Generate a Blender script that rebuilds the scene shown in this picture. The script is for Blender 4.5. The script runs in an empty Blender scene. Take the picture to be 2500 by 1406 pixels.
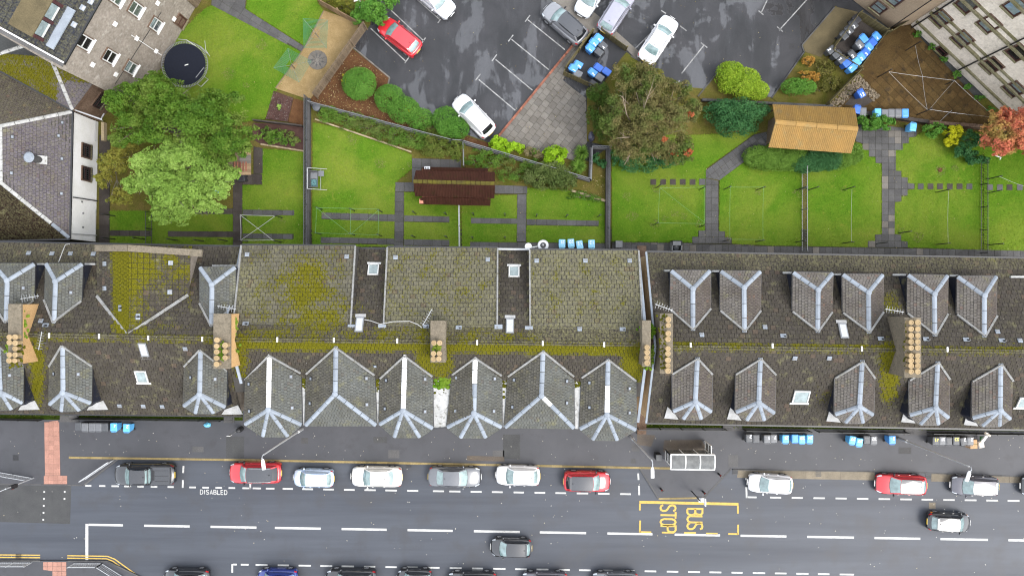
import bpy, math, random
import numpy as np
from mathutils import Vector, Matrix
random.seed(11); RNG = np.random.default_rng(11)
SC = bpy.context.scene; COL = SC.collection
R = math.radians
# ---------------------------------------------------------------- camera, sky, sun, exposure
CAM_H, FPX = 65.0, 1755.0
cam = bpy.data.objects.new('camera', bpy.data.cameras.new('camera')); COL.objects.link(cam)
cam.location = (0, 0, CAM_H); cam.data.sensor_fit = 'HORIZONTAL'; cam.data.angle = 2*math.atan(1250/FPX)
cam.data.clip_end = 2000; SC.camera = cam
W = bpy.data.worlds.new('World'); SC.world = W; W.use_nodes = True
SUN_EL, SUN_AZ = R(54), R(122)
nt = W.node_tree; bg = nt.nodes['Background']
sky = nt.nodes.new('ShaderNodeTexSky'); sky.sky_type = 'NISHITA'; sky.sun_disc = False
sky.sun_elevation = SUN_EL; sky.sun_rotation = SUN_AZ; sky.dust_density = 4.0; sky.air_density = 1.0; sky.ozone_density = 1.0
hs = nt.nodes.new('ShaderNodeHueSaturation'); hs.inputs['Saturation'].default_value = 0.42
mx = nt.nodes.new('ShaderNodeMix'); mx.data_type = 'RGBA'; mx.inputs[0].default_value = 0.6; mx.inputs[7].default_value = (3.6, 3.75, 4.0, 1)   # even cloud layer over the clear sky
nt.links.new(sky.outputs[0], hs.inputs['Color']); nt.links.new(hs.outputs[0], mx.inputs[6]); nt.links.new(mx.outputs[2], bg.inputs['Color'])
bg.inputs['Strength'].default_value = 0.15
sl = bpy.data.lights.new('sun', 'SUN'); sun = bpy.data.objects.new('sun', sl); COL.objects.link(sun)
sl.energy = 0.5; sl.angle = R(28); sl.color = (1, .97, .93)
sun.rotation_euler = Vector((math.sin(SUN_AZ)*math.cos(SUN_EL), math.cos(SUN_AZ)*math.cos(SUN_EL), math.sin(SUN_EL))).to_track_quat('Z', 'Y').to_euler()
SC.cycles.filter_width = 1.15
SC.view_settings.view_transform = 'Standard'; SC.view_settings.look = 'None'
SC.view_settings.exposure = 2.08; SC.view_settings.gamma = 1; SC.view_settings.use_curve_mapping = False
# ---------------------------------------------------------------- helpers
def P(px, py, z=0.0):                       # a spot seen at photo pixel (px, py) that lies at height z, in metres
    k = (CAM_H - z)/FPX
    return Vector(((px-1250)*k, (703-py)*k, z))
def IP(v):
    k = FPX/(CAM_H - v[2]); return 1250+v[0]*k, 703-v[1]*k
ORD = 'first second third fourth fifth sixth seventh eighth ninth tenth eleventh twelfth thirteenth fourteenth fifteenth sixteenth seventeenth'.split()
class MB:
    def __init__(s): s.v = []; s.f = []; s.m = []; s.at = {}
    def add(s, vs, fs, mi=0, **at):
        b = len(s.v); s.v += [tuple(v) for v in vs]
        s.f += [tuple(i+b for i in f) for f in fs]; s.m += [mi]*len(fs)
        for k, val in at.items():
            l = s.at.setdefault(k, [0.0]*b); l += [0.0]*(b-len(l)); l += [val]*len(vs)
    def quad(s, a, b, c, d, mi=0): s.add([a, b, c, d], [(0, 1, 2, 3)], mi)
    def box(s, c, d, rz=0, mi=0, taper=1.0, M=None):
        x, y, z = d[0]/2, d[1]/2, d[2]/2
        vs = [Vector((sx*x*(taper if sz > 0 else 1), sy*y*(taper if sz > 0 else 1), sz*z)) for sz in (-1, 1) for sy in (-1, 1) for sx in (-1, 1)]
        m = M if M is not None else Matrix.Rotation(rz, 3, 'Z')
        vs = [m @ v + Vector(c) for v in vs]
        s.add(vs, [(0, 2, 3, 1), (4, 5, 7, 6), (0, 1, 5, 4), (2, 6, 7, 3), (0, 4, 6, 2), (1, 3, 7, 5)], mi)
    def bar(s, a, b, w, h=None, mi=0, up=Vector((0, 0, 1))):
        a, b = Vector(a), Vector(b); d = b-a; L = d.length
        if L < 1e-6: return
        d /= L; h = h or w
        sd = d.cross(up)
        if sd.length < 1e-3: sd = d.cross(Vector((1, 0, 0)))
        sd.normalize(); u = sd.cross(d)
        vs = [p + sd*(w/2*i) + u*(h/2*j) for p in (a, b) for i, j in ((-1, -1), (1, -1), (1, 1), (-1, 1))]
        s.add(vs, [(0, 3, 2, 1), (4, 5, 6, 7), (0, 1, 5, 4), (1, 2, 6, 5), (2, 3, 7, 6), (3, 0, 4, 7)], mi)
    def tube(s, pts, r, n=8, mi=0, caps=True):
        pts = [Vector(p) for p in pts]; rs = r if isinstance(r, (list, tuple)) else [r]*len(pts)
        vs = []; 
        for i, p in enumerate(pts):
            d = (pts[min(i+1, len(pts)-1)] - pts[max(i-1, 0)])
            d = d.normalized() if d.length > 1e-9 else Vector((0, 0, 1))
            q = d.to_track_quat('Z', 'Y')
            for k in range(n):
                t = 2*math.pi*k/n; vs.append(p + q @ Vector((math.cos(t)*rs[i], math.sin(t)*rs[i], 0)))
        fs = [(i*n+k, i*n+(k+1) % n, (i+1)*n+(k+1) % n, (i+1)*n+k) for i in range(len(pts)-1) for k in range(n)]
        if caps: fs += [tuple(range(n-1, -1, -1)), tuple((len(pts)-1)*n+k for k in range(n))]
        s.add(vs, fs, mi)
    def lathe(s, c, prof, n=16, mi=0, rx=1.0, ry=1.0):
        c = Vector(c); vs = []
        for r_, z_ in prof:
            for k in range(n):
                t = 2*math.pi*k/n; vs.append(c+Vector((math.cos(t)*r_*rx, math.sin(t)*r_*ry, z_)))
        m = len(prof)
        fs = [(i*n+k, i*n+(k+1) % n, (i+1)*n+(k+1) % n, (i+1)*n+k) for i in range(m-1) for k in range(n)]
        fs += [tuple(range(n-1, -1, -1)), tuple((m-1)*n+k for k in range(n))]
        s.add(vs, fs, mi)
    def prism(s, pts, z0, z1, mi=0):
        n = len(pts); 
        ar = sum(pts[i][0]*pts[(i+1) % n][1]-pts[(i+1) % n][0]*pts[i][1] for i in range(n))
        if ar < 0: pts = pts[::-1]
        vs = [(p[0], p[1], z0) for p in pts]+[(p[0], p[1], z1) for p in pts]
        s.add(vs, [tuple(range(n-1, -1, -1)), tuple(range(n, 2*n))]+[(i, (i+1) % n, n+(i+1) % n, n+i) for i in range(n)], mi)
    def slab(s, pts, t, mi=0):               # planar 3D polygon given a thickness t downwards along its normal
        pts = [Vector(p) for p in pts]; n = len(pts); nm = newell(pts)
        if nm.z < 0: pts = pts[::-1]; nm = -nm
        vs = pts+[p-nm*t for p in pts]
        s.add(vs, [tuple(range(n)), tuple(range(2*n-1, n-1, -1))]+[(i, n+i, n+(i+1) % n, (i+1) % n) for i in range(n)], mi)
def newell(pts):
    nm = Vector((0, 0, 0))
    for i in range(len(pts)):
        a, b = pts[i], pts[(i+1) % len(pts)]
        nm += Vector(((a.y-b.y)*(a.z+b.z), (a.z-b.z)*(a.x+b.x), (a.x-b.x)*(a.y+b.y)))
    return nm.normalized()
def tag(o, label=None, cat=None, group=None, kind=None):
    if label: o['label'] = label
    if cat: o['category'] = cat
    if group: o['group'] = group
    if kind: o['kind'] = kind
    return o
def mesh(name, mb, mats, smooth=False):
    me = bpy.data.meshes.new(name); me.from_pydata(mb.v, [], mb.f)
    for m in (mats if isinstance(mats, (list, tuple)) else [mats]): me.materials.append(m)
    if any(mb.m): me.polygons.foreach_set('material_index', mb.m)
    if smooth: me.polygons.foreach_set('use_smooth', [True]*len(mb.f))
    for k, l in mb.at.items():
        l = l+[0.0]*(len(mb.v)-len(l)); a = me.attributes.new(k, 'FLOAT', 'POINT'); a.data.foreach_set('value', l)
    return me
def link(name, me, parent=None, local=False):
    o = bpy.data.objects.new(name, me); COL.objects.link(o)
    if parent is not None:
        o.parent = parent
        if not local and parent.parent is None: o.matrix_parent_inverse = Matrix.Translation(-parent.location)
    return o
def obj(name, mb, mats, parent=None, smooth=False, local=False, kind=None, label=None):
    off = None
    if parent is None and mb.v:
        a = np.array(mb.v); off = np.array([(a[:, 0].min()+a[:, 0].max())/2, (a[:, 1].min()+a[:, 1].max())/2, a[:, 2].min()])
        mb.v = [tuple(v) for v in a-off]
    o = link(name, mesh(name, mb, mats, smooth), parent, local)
    if off is not None: o.location = off
    if kind: o['kind'] = kind
    if label: o['label'] = label
    return o
def thing(name, label, cat, loc=(0, 0, 0), rz=0.0, group=None):
    o = bpy.data.objects.new(name, None); COL.objects.link(o); o.location = loc; o.rotation_euler = (0, 0, rz)
    o.empty_display_size = .2
    return tag(o, label, cat, group)
def copy_tree(o, parent=None):
    c = o.copy(); COL.objects.link(c)
    if parent is not None: c.parent = parent
    for ch in o.children: copy_tree(ch, c)
    return c
def clip_rect(poly, u0, u1, v0, v1):         # Sutherland-Hodgman, axis-aligned
    for ax, val, sg in ((0, u0, 1), (0, u1, -1), (1, v0, 1), (1, v1, -1)):
        out = []; n = len(poly)
        for i in range(n):
            a, b = poly[i], poly[(i+1) % n]
            da, db = (a[ax]-val)*sg, (b[ax]-val)*sg
            if da >= 0: out.append(a)
            if (da > 0 and db < 0) or (da < 0 and db > 0):
                t = da/(da-db); out.append((a[0]+(b[0]-a[0])*t, a[1]+(b[1]-a[1])*t))
        poly = out
        if len(poly) < 3: return []
    q = [poly[0]]
    for p in poly[1:]:
        if abs(p[0]-q[-1][0])+abs(p[1]-q[-1][1]) > 1e-4: q.append(p)
    if len(q) > 2 and abs(q[0][0]-q[-1][0])+abs(q[0][1]-q[-1][1]) < 1e-4: q.pop()
    return q if len(q) > 2 else []
def area(q): return abs(sum(q[i][0]*q[(i+1) % len(q)][1]-q[(i+1) % len(q)][0]*q[i][1] for i in range(len(q))))/2
def inside(poly, xs, ys):
    c = np.zeros(len(xs), bool); n = len(poly)
    for i in range(n):
        x0, y0 = poly[i][:2]; x1, y1 = poly[(i+1) % n][:2]
        if y0 == y1: continue
        c ^= ((y0 > ys) != (y1 > ys)) & (xs < (x1-x0)*(ys-y0)/(y1-y0)+x0)
    return c
# ---------------------------------------------------------------- materials
def _n(t, kind, **kw):
    n = t.nodes.new(kind)
    for k, v in kw.items(): setattr(n, k, v)
    return n
class M:                                     # tiny node helper
    def __init__(s, name):
        s.mat = bpy.data.materials.new(name); s.mat.use_nodes = True; s.t = s.mat.node_tree
        s.b = s.t.nodes['Principled BSDF']; s.pos = _n(s.t, 'ShaderNodeNewGeometry').outputs['Position']
    def L(s, a, b): s.t.links.new(a, b)
    def put(s, sock, v):
        if hasattr(v, 'links') or hasattr(v, 'is_linked'): s.L(v, sock)
        else: sock.default_value = v
    def noise(s, scale, detail=4, vec=None, rough=.6, stretch=None, dist=0):
        n = _n(s.t, 'ShaderNodeTexNoise'); n.inputs['Scale'].default_value = scale; n.inputs['Detail'].default_value = detail
        n.inputs['Roughness'].default_value = rough; n.inputs['Distortion'].default_value = dist
        v = vec or s.pos
        if stretch:
            m = _n(s.t, 'ShaderNodeMapping'); m.inputs['Scale'].default_value = stretch; s.L(v, m.inputs[0]); v = m.outputs[0]
        s.L(v, n.inputs['Vector']); return n.outputs['Fac']
    def ramp(s, f, a, b, lo=0.0, hi=1.0):
        n = _n(s.t, 'ShaderNodeMapRange'); s.L(f, n.inputs[0])
        for i, v in zip((1, 2, 3, 4), (a, b, lo, hi)): n.inputs[i].default_value = v
        return n.outputs[0]
    def math(s, op, a, b=0.0):
        n = _n(s.t, 'ShaderNodeMath', operation=op); s.put(n.inputs[0], a); s.put(n.inputs[1], b); return n.outputs[0]
    def mix(s, f, a, b, blend='MIX'):
        n = _n(s.t, 'ShaderNodeMix', data_type='RGBA', blend_type=blend)
        s.put(n.inputs[0], f)
        for i, v in ((6, a), (7, b)):
            if isinstance(v, tuple): n.inputs[i].default_value = (*v[:3], 1)
            else: s.L(v, n.inputs[i])
        return n.outputs[2]
    def attr(s, name):
        n = _n(s.t, 'ShaderNodeAttribute'); n.attribute_name = name; return n.outputs['Fac']
    def rnd(s):                              # one value per object and per loose piece
        g = _n(s.t, 'ShaderNodeNewGeometry').outputs['Random Per Island']; o = _n(s.t, 'ShaderNodeObjectInfo').outputs['Random']
        return s.math('FRACT', s.math('ADD', g, o))
    def fin(s, col, rough=.8, bump=None, bs=.3, bd=.02, spec=.4, metal=0, coat=0):
        s.put(s.b.inputs['Base Color'], (*col, 1) if isinstance(col, tuple) else col)
        s.put(s.b.inputs['Roughness'], rough); s.put(s.b.inputs['Specular IOR Level'], spec); s.b.inputs['Metallic'].default_value = metal
        if coat: s.b.inputs['Coat Weight'].default_value = coat; s.b.inputs['Coat Roughness'].default_value = .04
        if bump is not None:
            n = _n(s.t, 'ShaderNodeBump'); n.inputs['Strength'].default_value = bs; n.inputs['Distance'].default_value = bd
            s.L(bump, n.inputs['Height']); s.L(n.outputs[0], s.b.inputs['Normal'])
        return s.mat
def sc3(c, k): return tuple(x*k for x in c)
def mottle(name, c1, c2, scale=.6, fine=12, rough=.8, bs=.3, bd=.02, spec=.10, amp=.3, stretch=None, fleck=None, var=0.0, c3=None):
    m = M(name); col = m.mix(m.ramp(m.noise(scale, 6, stretch=stretch), .35, .65), c1, c2)
    if c3: col = m.mix(m.ramp(m.noise(scale*2.7, 5), .55, .72), col, c3)
    fn = m.noise(fine, 5)
    col = m.mix(1.0, col, m.mix(m.ramp(fn, .25, .75), (1-amp,)*3, (1+amp,)*3), 'MULTIPLY')
    if var: col = m.mix(1.0, col, m.mix(m.rnd(), (1-var,)*3, (1+var,)*3), 'MULTIPLY')
    if fleck:
        col = m.mix(m.ramp(m.noise(fleck[1], 2), fleck[2], fleck[2]+.04), col, fleck[0])
    return m.fin(col, rough, fn, bs, bd, spec)
def plain(name, c, rough=.5, spec=.5, metal=0, coat=0, amp=.12, fine=6):
    m = M(name); col = m.mix(1.0, m.mix(0.0, c, c), m.mix(m.ramp(m.noise(fine, 4), .3, .7), (1-amp,)*3, (1+amp,)*3), 'MULTIPLY')
    return m.fin(col, rough, None, spec=spec, metal=metal, coat=coat)
def tilemat(name, c1, c2, lich=(.135, .128, .062), mossc=((.040, .040, .0025), (.108, .098, .005)), rough=.75, fine=9, stain=(.027, .024, .021), warm=(.055, .040, .032)):
    m = M(name); r = m.attr('rnd')
    col = m.mix(r, c1, c2)
    col = m.mix(m.ramp(m.attr('rnd2'), .955, .965), col, warm)
    col = m.mix(m.math('MULTIPLY', m.ramp(m.noise(.55, 5), .45, .7), .55), col, stain)
    col = m.mix(m.math('MULTIPLY', m.ramp(m.noise(7, 5), .38, .62), m.attr('lich')), col, lich)
    col = m.mix(m.math('MULTIPLY', m.ramp(m.noise(1.2, 6, rough=.7), .56, .72), .55), col, sc3(lich, 1.12))
    fn = m.noise(fine, 6, rough=.7); col = m.mix(1.0, col, m.mix(m.ramp(fn, .25, .75), (.6,)*3, (1.4,)*3), 'MULTIPLY')
    mo = m.math('ADD', m.math('ADD', m.math('MULTIPLY', m.noise(8.0, 6, rough=.7), .95), m.math('MULTIPLY', m.noise(1.1, 4), .55)), m.math('MULTIPLY', m.attr('moss'), .55))
    mf = m.ramp(mo, 1.0, 1.07)
    col = m.mix(mf, col, m.mix(m.ramp(m.noise(14, 4), .35, .65), *mossc))
    col = m.mix(m.ramp(m.noise(11, 2), .735, .76), col, (.26, .26, .24))
    return m.fin(col, m.ramp(mf, 0, 1, rough, 1.0), fn, .5, .03, spec=.10)
def leafmat(name, cols, tr=.25):
    m = M(name); r = m.attr('rnd')
    col = m.mix(m.ramp(r, 0, .5), cols[0], cols[1])
    col = m.mix(m.ramp(r, .5, 1.0), col, cols[2])
    if len(cols) > 3: col = m.mix(m.ramp(m.noise(.45, 3), .48, .62), col, m.mix(r, cols[3], cols[4] if len(cols) > 4 else cols[3]))
    m.fin(col, .6, None, spec=.12)
    tb = _n(m.t, 'ShaderNodeBsdfTranslucent'); m.L(m.mix(1.0, col, (1.0, 1.0, .5), 'MULTIPLY'), tb.inputs[0])
    ms = _n(m.t, 'ShaderNodeMixShader'); ms.inputs[0].default_value = tr
    m.L(m.b.outputs[0], ms.inputs[1]); m.L(tb.outputs[0], ms.inputs[2]); m.L(ms.outputs[0], m.t.nodes['Material Output'].inputs[0])
    return m.mat
K = {}
def road_mat():
    m = M('road_asphalt'); a = m.noise(.5, 5, stretch=(.06, 1.0, 1)); b = m.noise(.35, 6); f = m.noise(30, 4)
    col = m.mix(m.ramp(a, .32, .68), (.033, .037, .046), (.056, .062, .074)); col = m.mix(m.ramp(b, .5, .75), col, (.042, .043, .047))
    col = m.mix(1.0, col, m.mix(m.ramp(f, .3, .7), (.86,)*3, (1.14,)*3), 'MULTIPLY')
    return m.fin(col, .5, f, .12, .01, spec=.25)
def carpark_mat():
    m = M('wet_asphalt'); a = m.noise(.32, 5, stretch=(1.0, .8, 1), dist=.6); f = m.noise(26, 5); w = m.noise(.22, 4, dist=1.2)
    s_ = _n(m.t, 'ShaderNodeMapping'); s_.inputs['Rotation'].default_value = (0, 0, R(-52)); s_.inputs['Scale'].default_value = (.9, .22, 1); m.L(m.pos, s_.inputs[0])
    st = m.noise(.7, 5, vec=s_.outputs[0])
    col = m.mix(m.ramp(a, .35, .65), (.020, .021, .023), (.033, .033, .036)); col = m.mix(m.math('MULTIPLY', m.ramp(st, .48, .72), .6), col, (.050, .051, .056))
    col = m.mix(1.0, col, m.mix(m.ramp(f, .3, .7), (.8,)*3, (1.2,)*3), 'MULTIPLY')
    pud = m.ramp(m.math('ADD', m.math('MULTIPLY', st, .55), m.math('MULTIPLY', w, .55)), .575, .605)
    return m.fin(col, m.ramp(pud, 0, 1, .5, .06), f, .10, .01, spec=m.ramp(pud, 0, 1, .22, .8))
def lawn_mat():
    m = M('lawn'); big = m.noise(.16, 4, dist=.5); mid = m.noise(.9, 6, dist=.4); f = m.noise(9, 6, rough=.75)
    col = m.mix(m.ramp(mid, .25, .75), (.046, .108, .008), (.076, .138, .012)); col = m.mix(m.ramp(big, .42, .66), col, (.114, .148, .022))
    col = m.mix(m.ramp(m.noise(1.7, 5), .62, .8), col, (.14, .15, .025))
    col = m.mix(1.0, col, m.mix(m.ramp(f, .2, .8), (.55,)*3, (1.45,)*3), 'MULTIPLY')
    return m.fin(col, .9, f, .8, .05, spec=.0)
def grass_mat():
    m = M('grass_blades'); r = m.attr('rnd'); big = m.noise(.16, 4, dist=.5); mid = m.noise(.9, 6, dist=.4)
    col = m.mix(r, (.042, .106, .008), (.106, .172, .018)); col = m.mix(m.math('MULTIPLY', m.ramp(big, .42, .66), .8), col, (.14, .19, .016))
    col = m.mix(m.ramp(m.noise(1.7, 5), .62, .8), col, (.15, .15, .03))
    return m.fin(col, .9, None, spec=.0)
def paint(name, c, metal=0.0, ior=1.6, rough=.22):
    m = M(name); m.fin(m.mix(m.ramp(m.noise(3, 3), .2, .8), sc3(c, .93), sc3(c, 1.07)), rough, None, spec=.3, metal=metal, coat=.8)
    m.b.inputs['Coat IOR'].default_value = ior; m.b.inputs['Coat Roughness'].default_value = .03
    return m.mat
def glass(name, c, ior=1.9):
    m = M(name); m.fin(m.mix(m.ramp(m.noise(2.5, 3), .3, .7), sc3(c, .7), sc3(c, 1.3)), .04, None, spec=.6); m.b.inputs['IOR'].default_value = ior; return m.mat
K['road'] = road_mat(); K['carpark'] = carpark_mat(); K['lawn'] = lawn_mat(); K['grass'] = grass_mat()
K['ground'] = mottle('ground', (.05, .052, .05), (.07, .072, .07), .3, 10)
K['pave'] = mottle('pavement_asphalt', (.0328, .0339, .0385), (.0410, .0416, .0469), .35, 24, .6, .12, .01, .4, .16, c3=(.0298, .0298, .0330))
K['kerb'] = mottle('kerb_stone', (.1740, .1320, .0555), (.2175, .1711, .0851), 1.3, 14, .8, var=.18)
K['channel'] = mottle('concrete_channel', (.1700, .1445, .1062), (.1275, .1105, .0850), .9, 16, .8, var=.08)
K['red_pave'] = mottle('red_tactile', (.2995, .1621, .1247), (.2550, .1381, .1069), .8, 18, .8, var=.12)
K['patch'] = mottle('asphalt_patch', (.0435, .0442, .0450), (.0536, .0544, .0544), .9, 22, .65, .12, .01)
K['white_line'] = mottle('white_road_paint', (.4350, .4350, .4209), (.3508, .3508, .3368), 2.5, 18, .6, amp=.12, c3=(.1830, .1830, .1906))
K['worn_line'] = mottle('worn_road_paint', (.2688, .2688, .2624), (.1280, .1280, .1280), 2.2, 14, .7, amp=.3)
K['yellow_line'] = mottle('yellow_road_paint', (.4480, .3067, .0765), (.3757, .2509, .0650), 2, 16, .6, amp=.15, c3=(.1870, .1445, .0595))
K['slab_dark'] = mottle('dark_paving', (.058, .057, .057), (.075, .074, .073), 1.0, 16, .75, var=.16)
K['slab_wet'] = mottle('dark_brown_paving', (.036, .030, .027), (.052, .045, .04), 1.0, 16, .6, var=.16)
K['slab_patio'] = mottle('patio_paving', (.1042, .0941, .0809), (.1273, .1173, .1042), 1.1, 18, .75, var=.16)
K['slab_moss'] = mottle('mossy_brown_paving', (.0583, .0354, .0136), (.0826, .0535, .0205), .55, 10, .9, var=.2, c3=(.0340, .0237, .0136))
K['joint'] = mottle('joint_soil', (.030, .028, .022), (.045, .045, .022), 2, 14, .9)
K['gravel'] = mottle('gravel', (.1880, .1319, .0591), (.2361, .1690, .0820), 1.3, 26, .9, .6, .03, amp=.4)
K['gravel_stone'] = mottle('gravel_stones', (.1936, .1369, .0627), (.2552, .1909, .0990), 3, 30, .85, var=.45)
K['soil'] = mottle('leaf_litter_soil', (.0609, .0281, .0132), (.0914, .0456, .0209), 1.2, 16, .95, .6, .03, amp=.4)
K['mulch'] = mottle('bark_mulch', (.048, .026, .022), (.072, .040, .034), 2, 20, .95, .7, .03, amp=.45)
K['scrub'] = mottle('scrubby_grass', (.0600, .0640, .0090), (.0920, .0736, .0216), .9, 12, .95, .6, .04, amp=.4)
K['moss_bank'] = mottle('mossy_bank', (.0123, .0250, .0006), (.0210, .0310, .0010), .8, 12, 1, .6, .04, amp=.45, c3=(.0070, .0090, .0012))
K['tile_main'] = tilemat('brown_roof_tiles', (.0288, .0241, .0211), (.0380, .0326, .0292))
K['tile_grey'] = tilemat('grey_roof_tiles', (.0558, .0523, .0420), (.0734, .0677, .0540))
K['slate'] = tilemat('grey_slates', (.0657, .0690, .0665), (.0858, .0889, .0844), fine=12, stain=(.0469, .0438, .0355), warm=(.0737, .0697, .0645))
K['slate_r'] = tilemat('brown_grey_slates', (.0810, .0736, .0682), (.1053, .0956, .0887), fine=12, stain=(.0485, .0376, .0334), warm=(.1053, .0783, .0682))
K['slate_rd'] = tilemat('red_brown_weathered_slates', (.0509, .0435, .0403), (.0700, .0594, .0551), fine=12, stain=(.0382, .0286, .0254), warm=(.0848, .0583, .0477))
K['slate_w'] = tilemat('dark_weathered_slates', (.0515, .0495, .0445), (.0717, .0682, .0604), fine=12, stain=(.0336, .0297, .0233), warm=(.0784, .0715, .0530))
K['slate_p'] = tilemat('purple_grey_slates', (.0676, .0594, .0745), (.0883, .0779, .0958), fine=12, stain=(.0566, .0409, .0456), warm=(.0759, .0594, .0684))
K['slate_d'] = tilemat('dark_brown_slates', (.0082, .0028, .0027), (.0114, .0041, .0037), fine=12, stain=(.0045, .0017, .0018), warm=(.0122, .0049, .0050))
K['slate_b'] = tilemat('blue_grey_slates', (.0131, .0153, .0242), (.0184, .0211, .0327), fine=12)
K['deck'] = plain('roof_deck', (.035, .032, .028), .9)
K['lead'] = mottle('lead_blue_grey', (.2104, .2362, .2675), (.1732, .1939, .2199), 1.5, 10, .5, .1, .01, amp=.1, var=.12)
K['ridge_grey'] = mottle('grey_flashing', (.2025, .2025, .1988), (.1500, .1500, .1425), 1.5, 9, .7, amp=.25, c3=(.0900, .0825, .0525))
K['white'] = mottle('white_paint', (.7124, .7124, .7124), (.6525, .6525, .6315), 1, 8, .6, amp=.1, var=.06)
K['dirty_white'] = mottle('dirty_white_lining', (.3366, .3366, .3305), (.2570, .2570, .2448), 1.5, 6, .6, amp=.3, c3=(.0612, .0550, .0367))
K['black'] = plain('black_metal', (.012, .012, .013), .45)
K['gutter'] = plain('black_gutter', (.014, .014, .016), .4)
K['grey_metal'] = plain('grey_metal', (.17, .175, .18), .4, metal=.3)
K['galv'] = plain('galvanised_steel', (.38, .39, .40), .4, metal=.35)
K['stone'] = mottle('weathered_sandstone', (.2335, .2039, .1728), (.1828, .1595, .1339), .8, 5, .9, .4, .03, amp=.3, c3=(.2802, .2569, .2257))
K['stone_pale'] = mottle('pale_render', (.6730, .6058, .5216), (.5553, .4964, .4206), .6, 5, .9, .3, .02, amp=.18, c3=(.4038, .3618, .3028))
K['stone_tan'] = mottle('tan_render', (.30, .235, .165), (.26, .20, .14), .6, 8, .9, amp=.15)
K['stone_brown'] = mottle('brown_stone', (.085, .055, .038), (.13, .09, .065), 1, 8, .9, amp=.35)
K['chim'] = mottle('chimney_render', (.1429, .1207, .0893), (.1125, .0972, .0731), 1.6, 9, .9, .4, .03, amp=.3, c3=(.0790, .0677, .0461))
K['chim_brick'] = mottle('tan_chimney_brick', (.3960, .2538, .1220), (.3360, .2106, .0975), 1.2, 10, .9, var=.15)
K['pot'] = mottle('cream_chimney_pot', (.2793, .2078, .1182), (.2560, .1857, .1014), 2, 9, .8, amp=.12, var=.08)
K['mossy'] = mottle('moss_cushion', (.0450, .0492, .0030), (.0750, .0672, .0042), 2, 14, 1, .8, .05, amp=.45)
K['corr_n'] = mottle('darker_tan_sheet', (.1908, .1182, .0350), (.1537, .0945, .0311), .5, 7, .65, amp=.2, stretch=(2.5, .5, 1), c3=(.1303, .0945, .0437))  # darker tone of the tan sheet, used on the north roof slope
K['gable'] = mottle('brown_gable_render', (.44, .34, .22), (.36, .27, .17), .8, 8, .95, amp=.2)
K['bark_pale'] = mottle('pale_bark', (.1950, .1575, .1125), (.1425, .1125, .0825), 3, 18, .95)
K['dirt'] = mottle('dirty_asphalt', (.0863, .0713, .0562), (.0656, .0562, .0488), 1.0, 20, .7, .12, .01)
K['apron'] = mottle('grey_lead_apron', (.30, .30, .30), (.24, .24, .23), 2, 8, .6, amp=.25)
K['straw'] = leafmat('straw_blades', [(.13, .125, .045), (.20, .175, .08), (.11, .14, .03)])
K['ledge'] = mottle('mossy_stone_ledge', (.20, .18, .12), (.13, .12, .06), 1.2, 8, .95, amp=.3)
K['brown_grit'] = mottle('brown_grit', (.105, .085, .048), (.075, .062, .036), .8, 18, .95, amp=.35)
K['wood'] = mottle('fence_timber', (.155, .118, .080), (.115, .088, .062), 1.2, 14, .9, var=.2, stretch=(1, 1, .2))
K['wood_green'] = mottle('green_grey_timber', (.135, .115, .058), (.10, .085, .042), 1.2, 14, .9, var=.2)
K['wood_tan'] = mottle('new_fence_timber', (.25, .175, .105), (.20, .14, .085), 1.2, 14, .9, var=.2)
K['corr'] = mottle('tan_corrugated_sheet', (.2679, .1606, .0517), (.2233, .1393, .0488), .5, 7, .65, amp=.18, stretch=(2.5, .5, 1), c3=(.2009, .1500, .0661))
K['pantile'] = mottle('red_brown_pantile', (.0243, .0083, .0051), (.0328, .0122, .0072), 1.0, 9, .75, amp=.35, c3=(.0196, .0122, .0034))
K['brick_red'] = mottle('red_brick', (.20, .085, .055), (.15, .062, .045), 2, 12, .9, var=.25)
K['sett'] = mottle('tan_edging_stone', (.27, .22, .14), (.21, .17, .11), 2, 12, .9, var=.25)
K['trunk'] = mottle('bark', (.095, .082, .062), (.14, .125, .10), 2, 16, .95)
K['glassw'] = glass('window_glass', (.055, .065, .068)); K['glass_pale'] = glass('pale_window_glass', (.16, .20, .20), 1.6); K['glass_dark'] = glass('dark_window_glass', (.012, .011, .011), 1.4)
K['sash'] = plain('white_sash', (.4340, .4340, .4200), .5); K['darkframe'] = plain('maroon_trim', (.045, .014, .014), .5)
K['cable'] = plain('white_cable', (.3300, .3300, .3180), .5); K['rope_g'] = plain('green_line', (.12, .26, .12), .6)
# ---------------------------------------------------------------- ground, road, paths
def WP(pts, z): return [(P(x, y, z).x, P(x, y, z).y) for x, y in pts]
def sheet(name, pts, z, mat, th=.25, parent=None, kind='structure'):
    mb = MB(); mb.prism(WP(pts, z), z-th, z)
    return obj(name, mb, mat, parent, kind=None if parent else kind)
def box_px(x0, y0, x1, y1): return [(x0, y0), (x1, y0), (x1, y1), (x0, y1)]
mb = MB(); mb.box((0, 0, -.35), (700, 700, .3)); obj('ground', mb, K['ground'], kind='structure')
road = sheet('road', [(-2200, 1090), (4700, 1120), (4700, 1700), (-2200, 1700)], 0.0, K['road'])
def mark(pts, mat, parent, name='road_marking', z=0.004):
    mb = MB(); mb.prism(WP(pts, z), z-.003, z); return obj(name, mb, mat, parent)
def dash(x0, y0, x1, y1, w, mat=None, parent=None, name='road_marking', z=.004):
    a, b = Vector((x0, y0)), Vector((x1, y1)); d = (b-a).normalized(); n = Vector((-d.y, d.x))*w/2
    return mark([a+n, b+n, b-n, a-n], mat or K['white_line'], parent or road, name, z)
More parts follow.
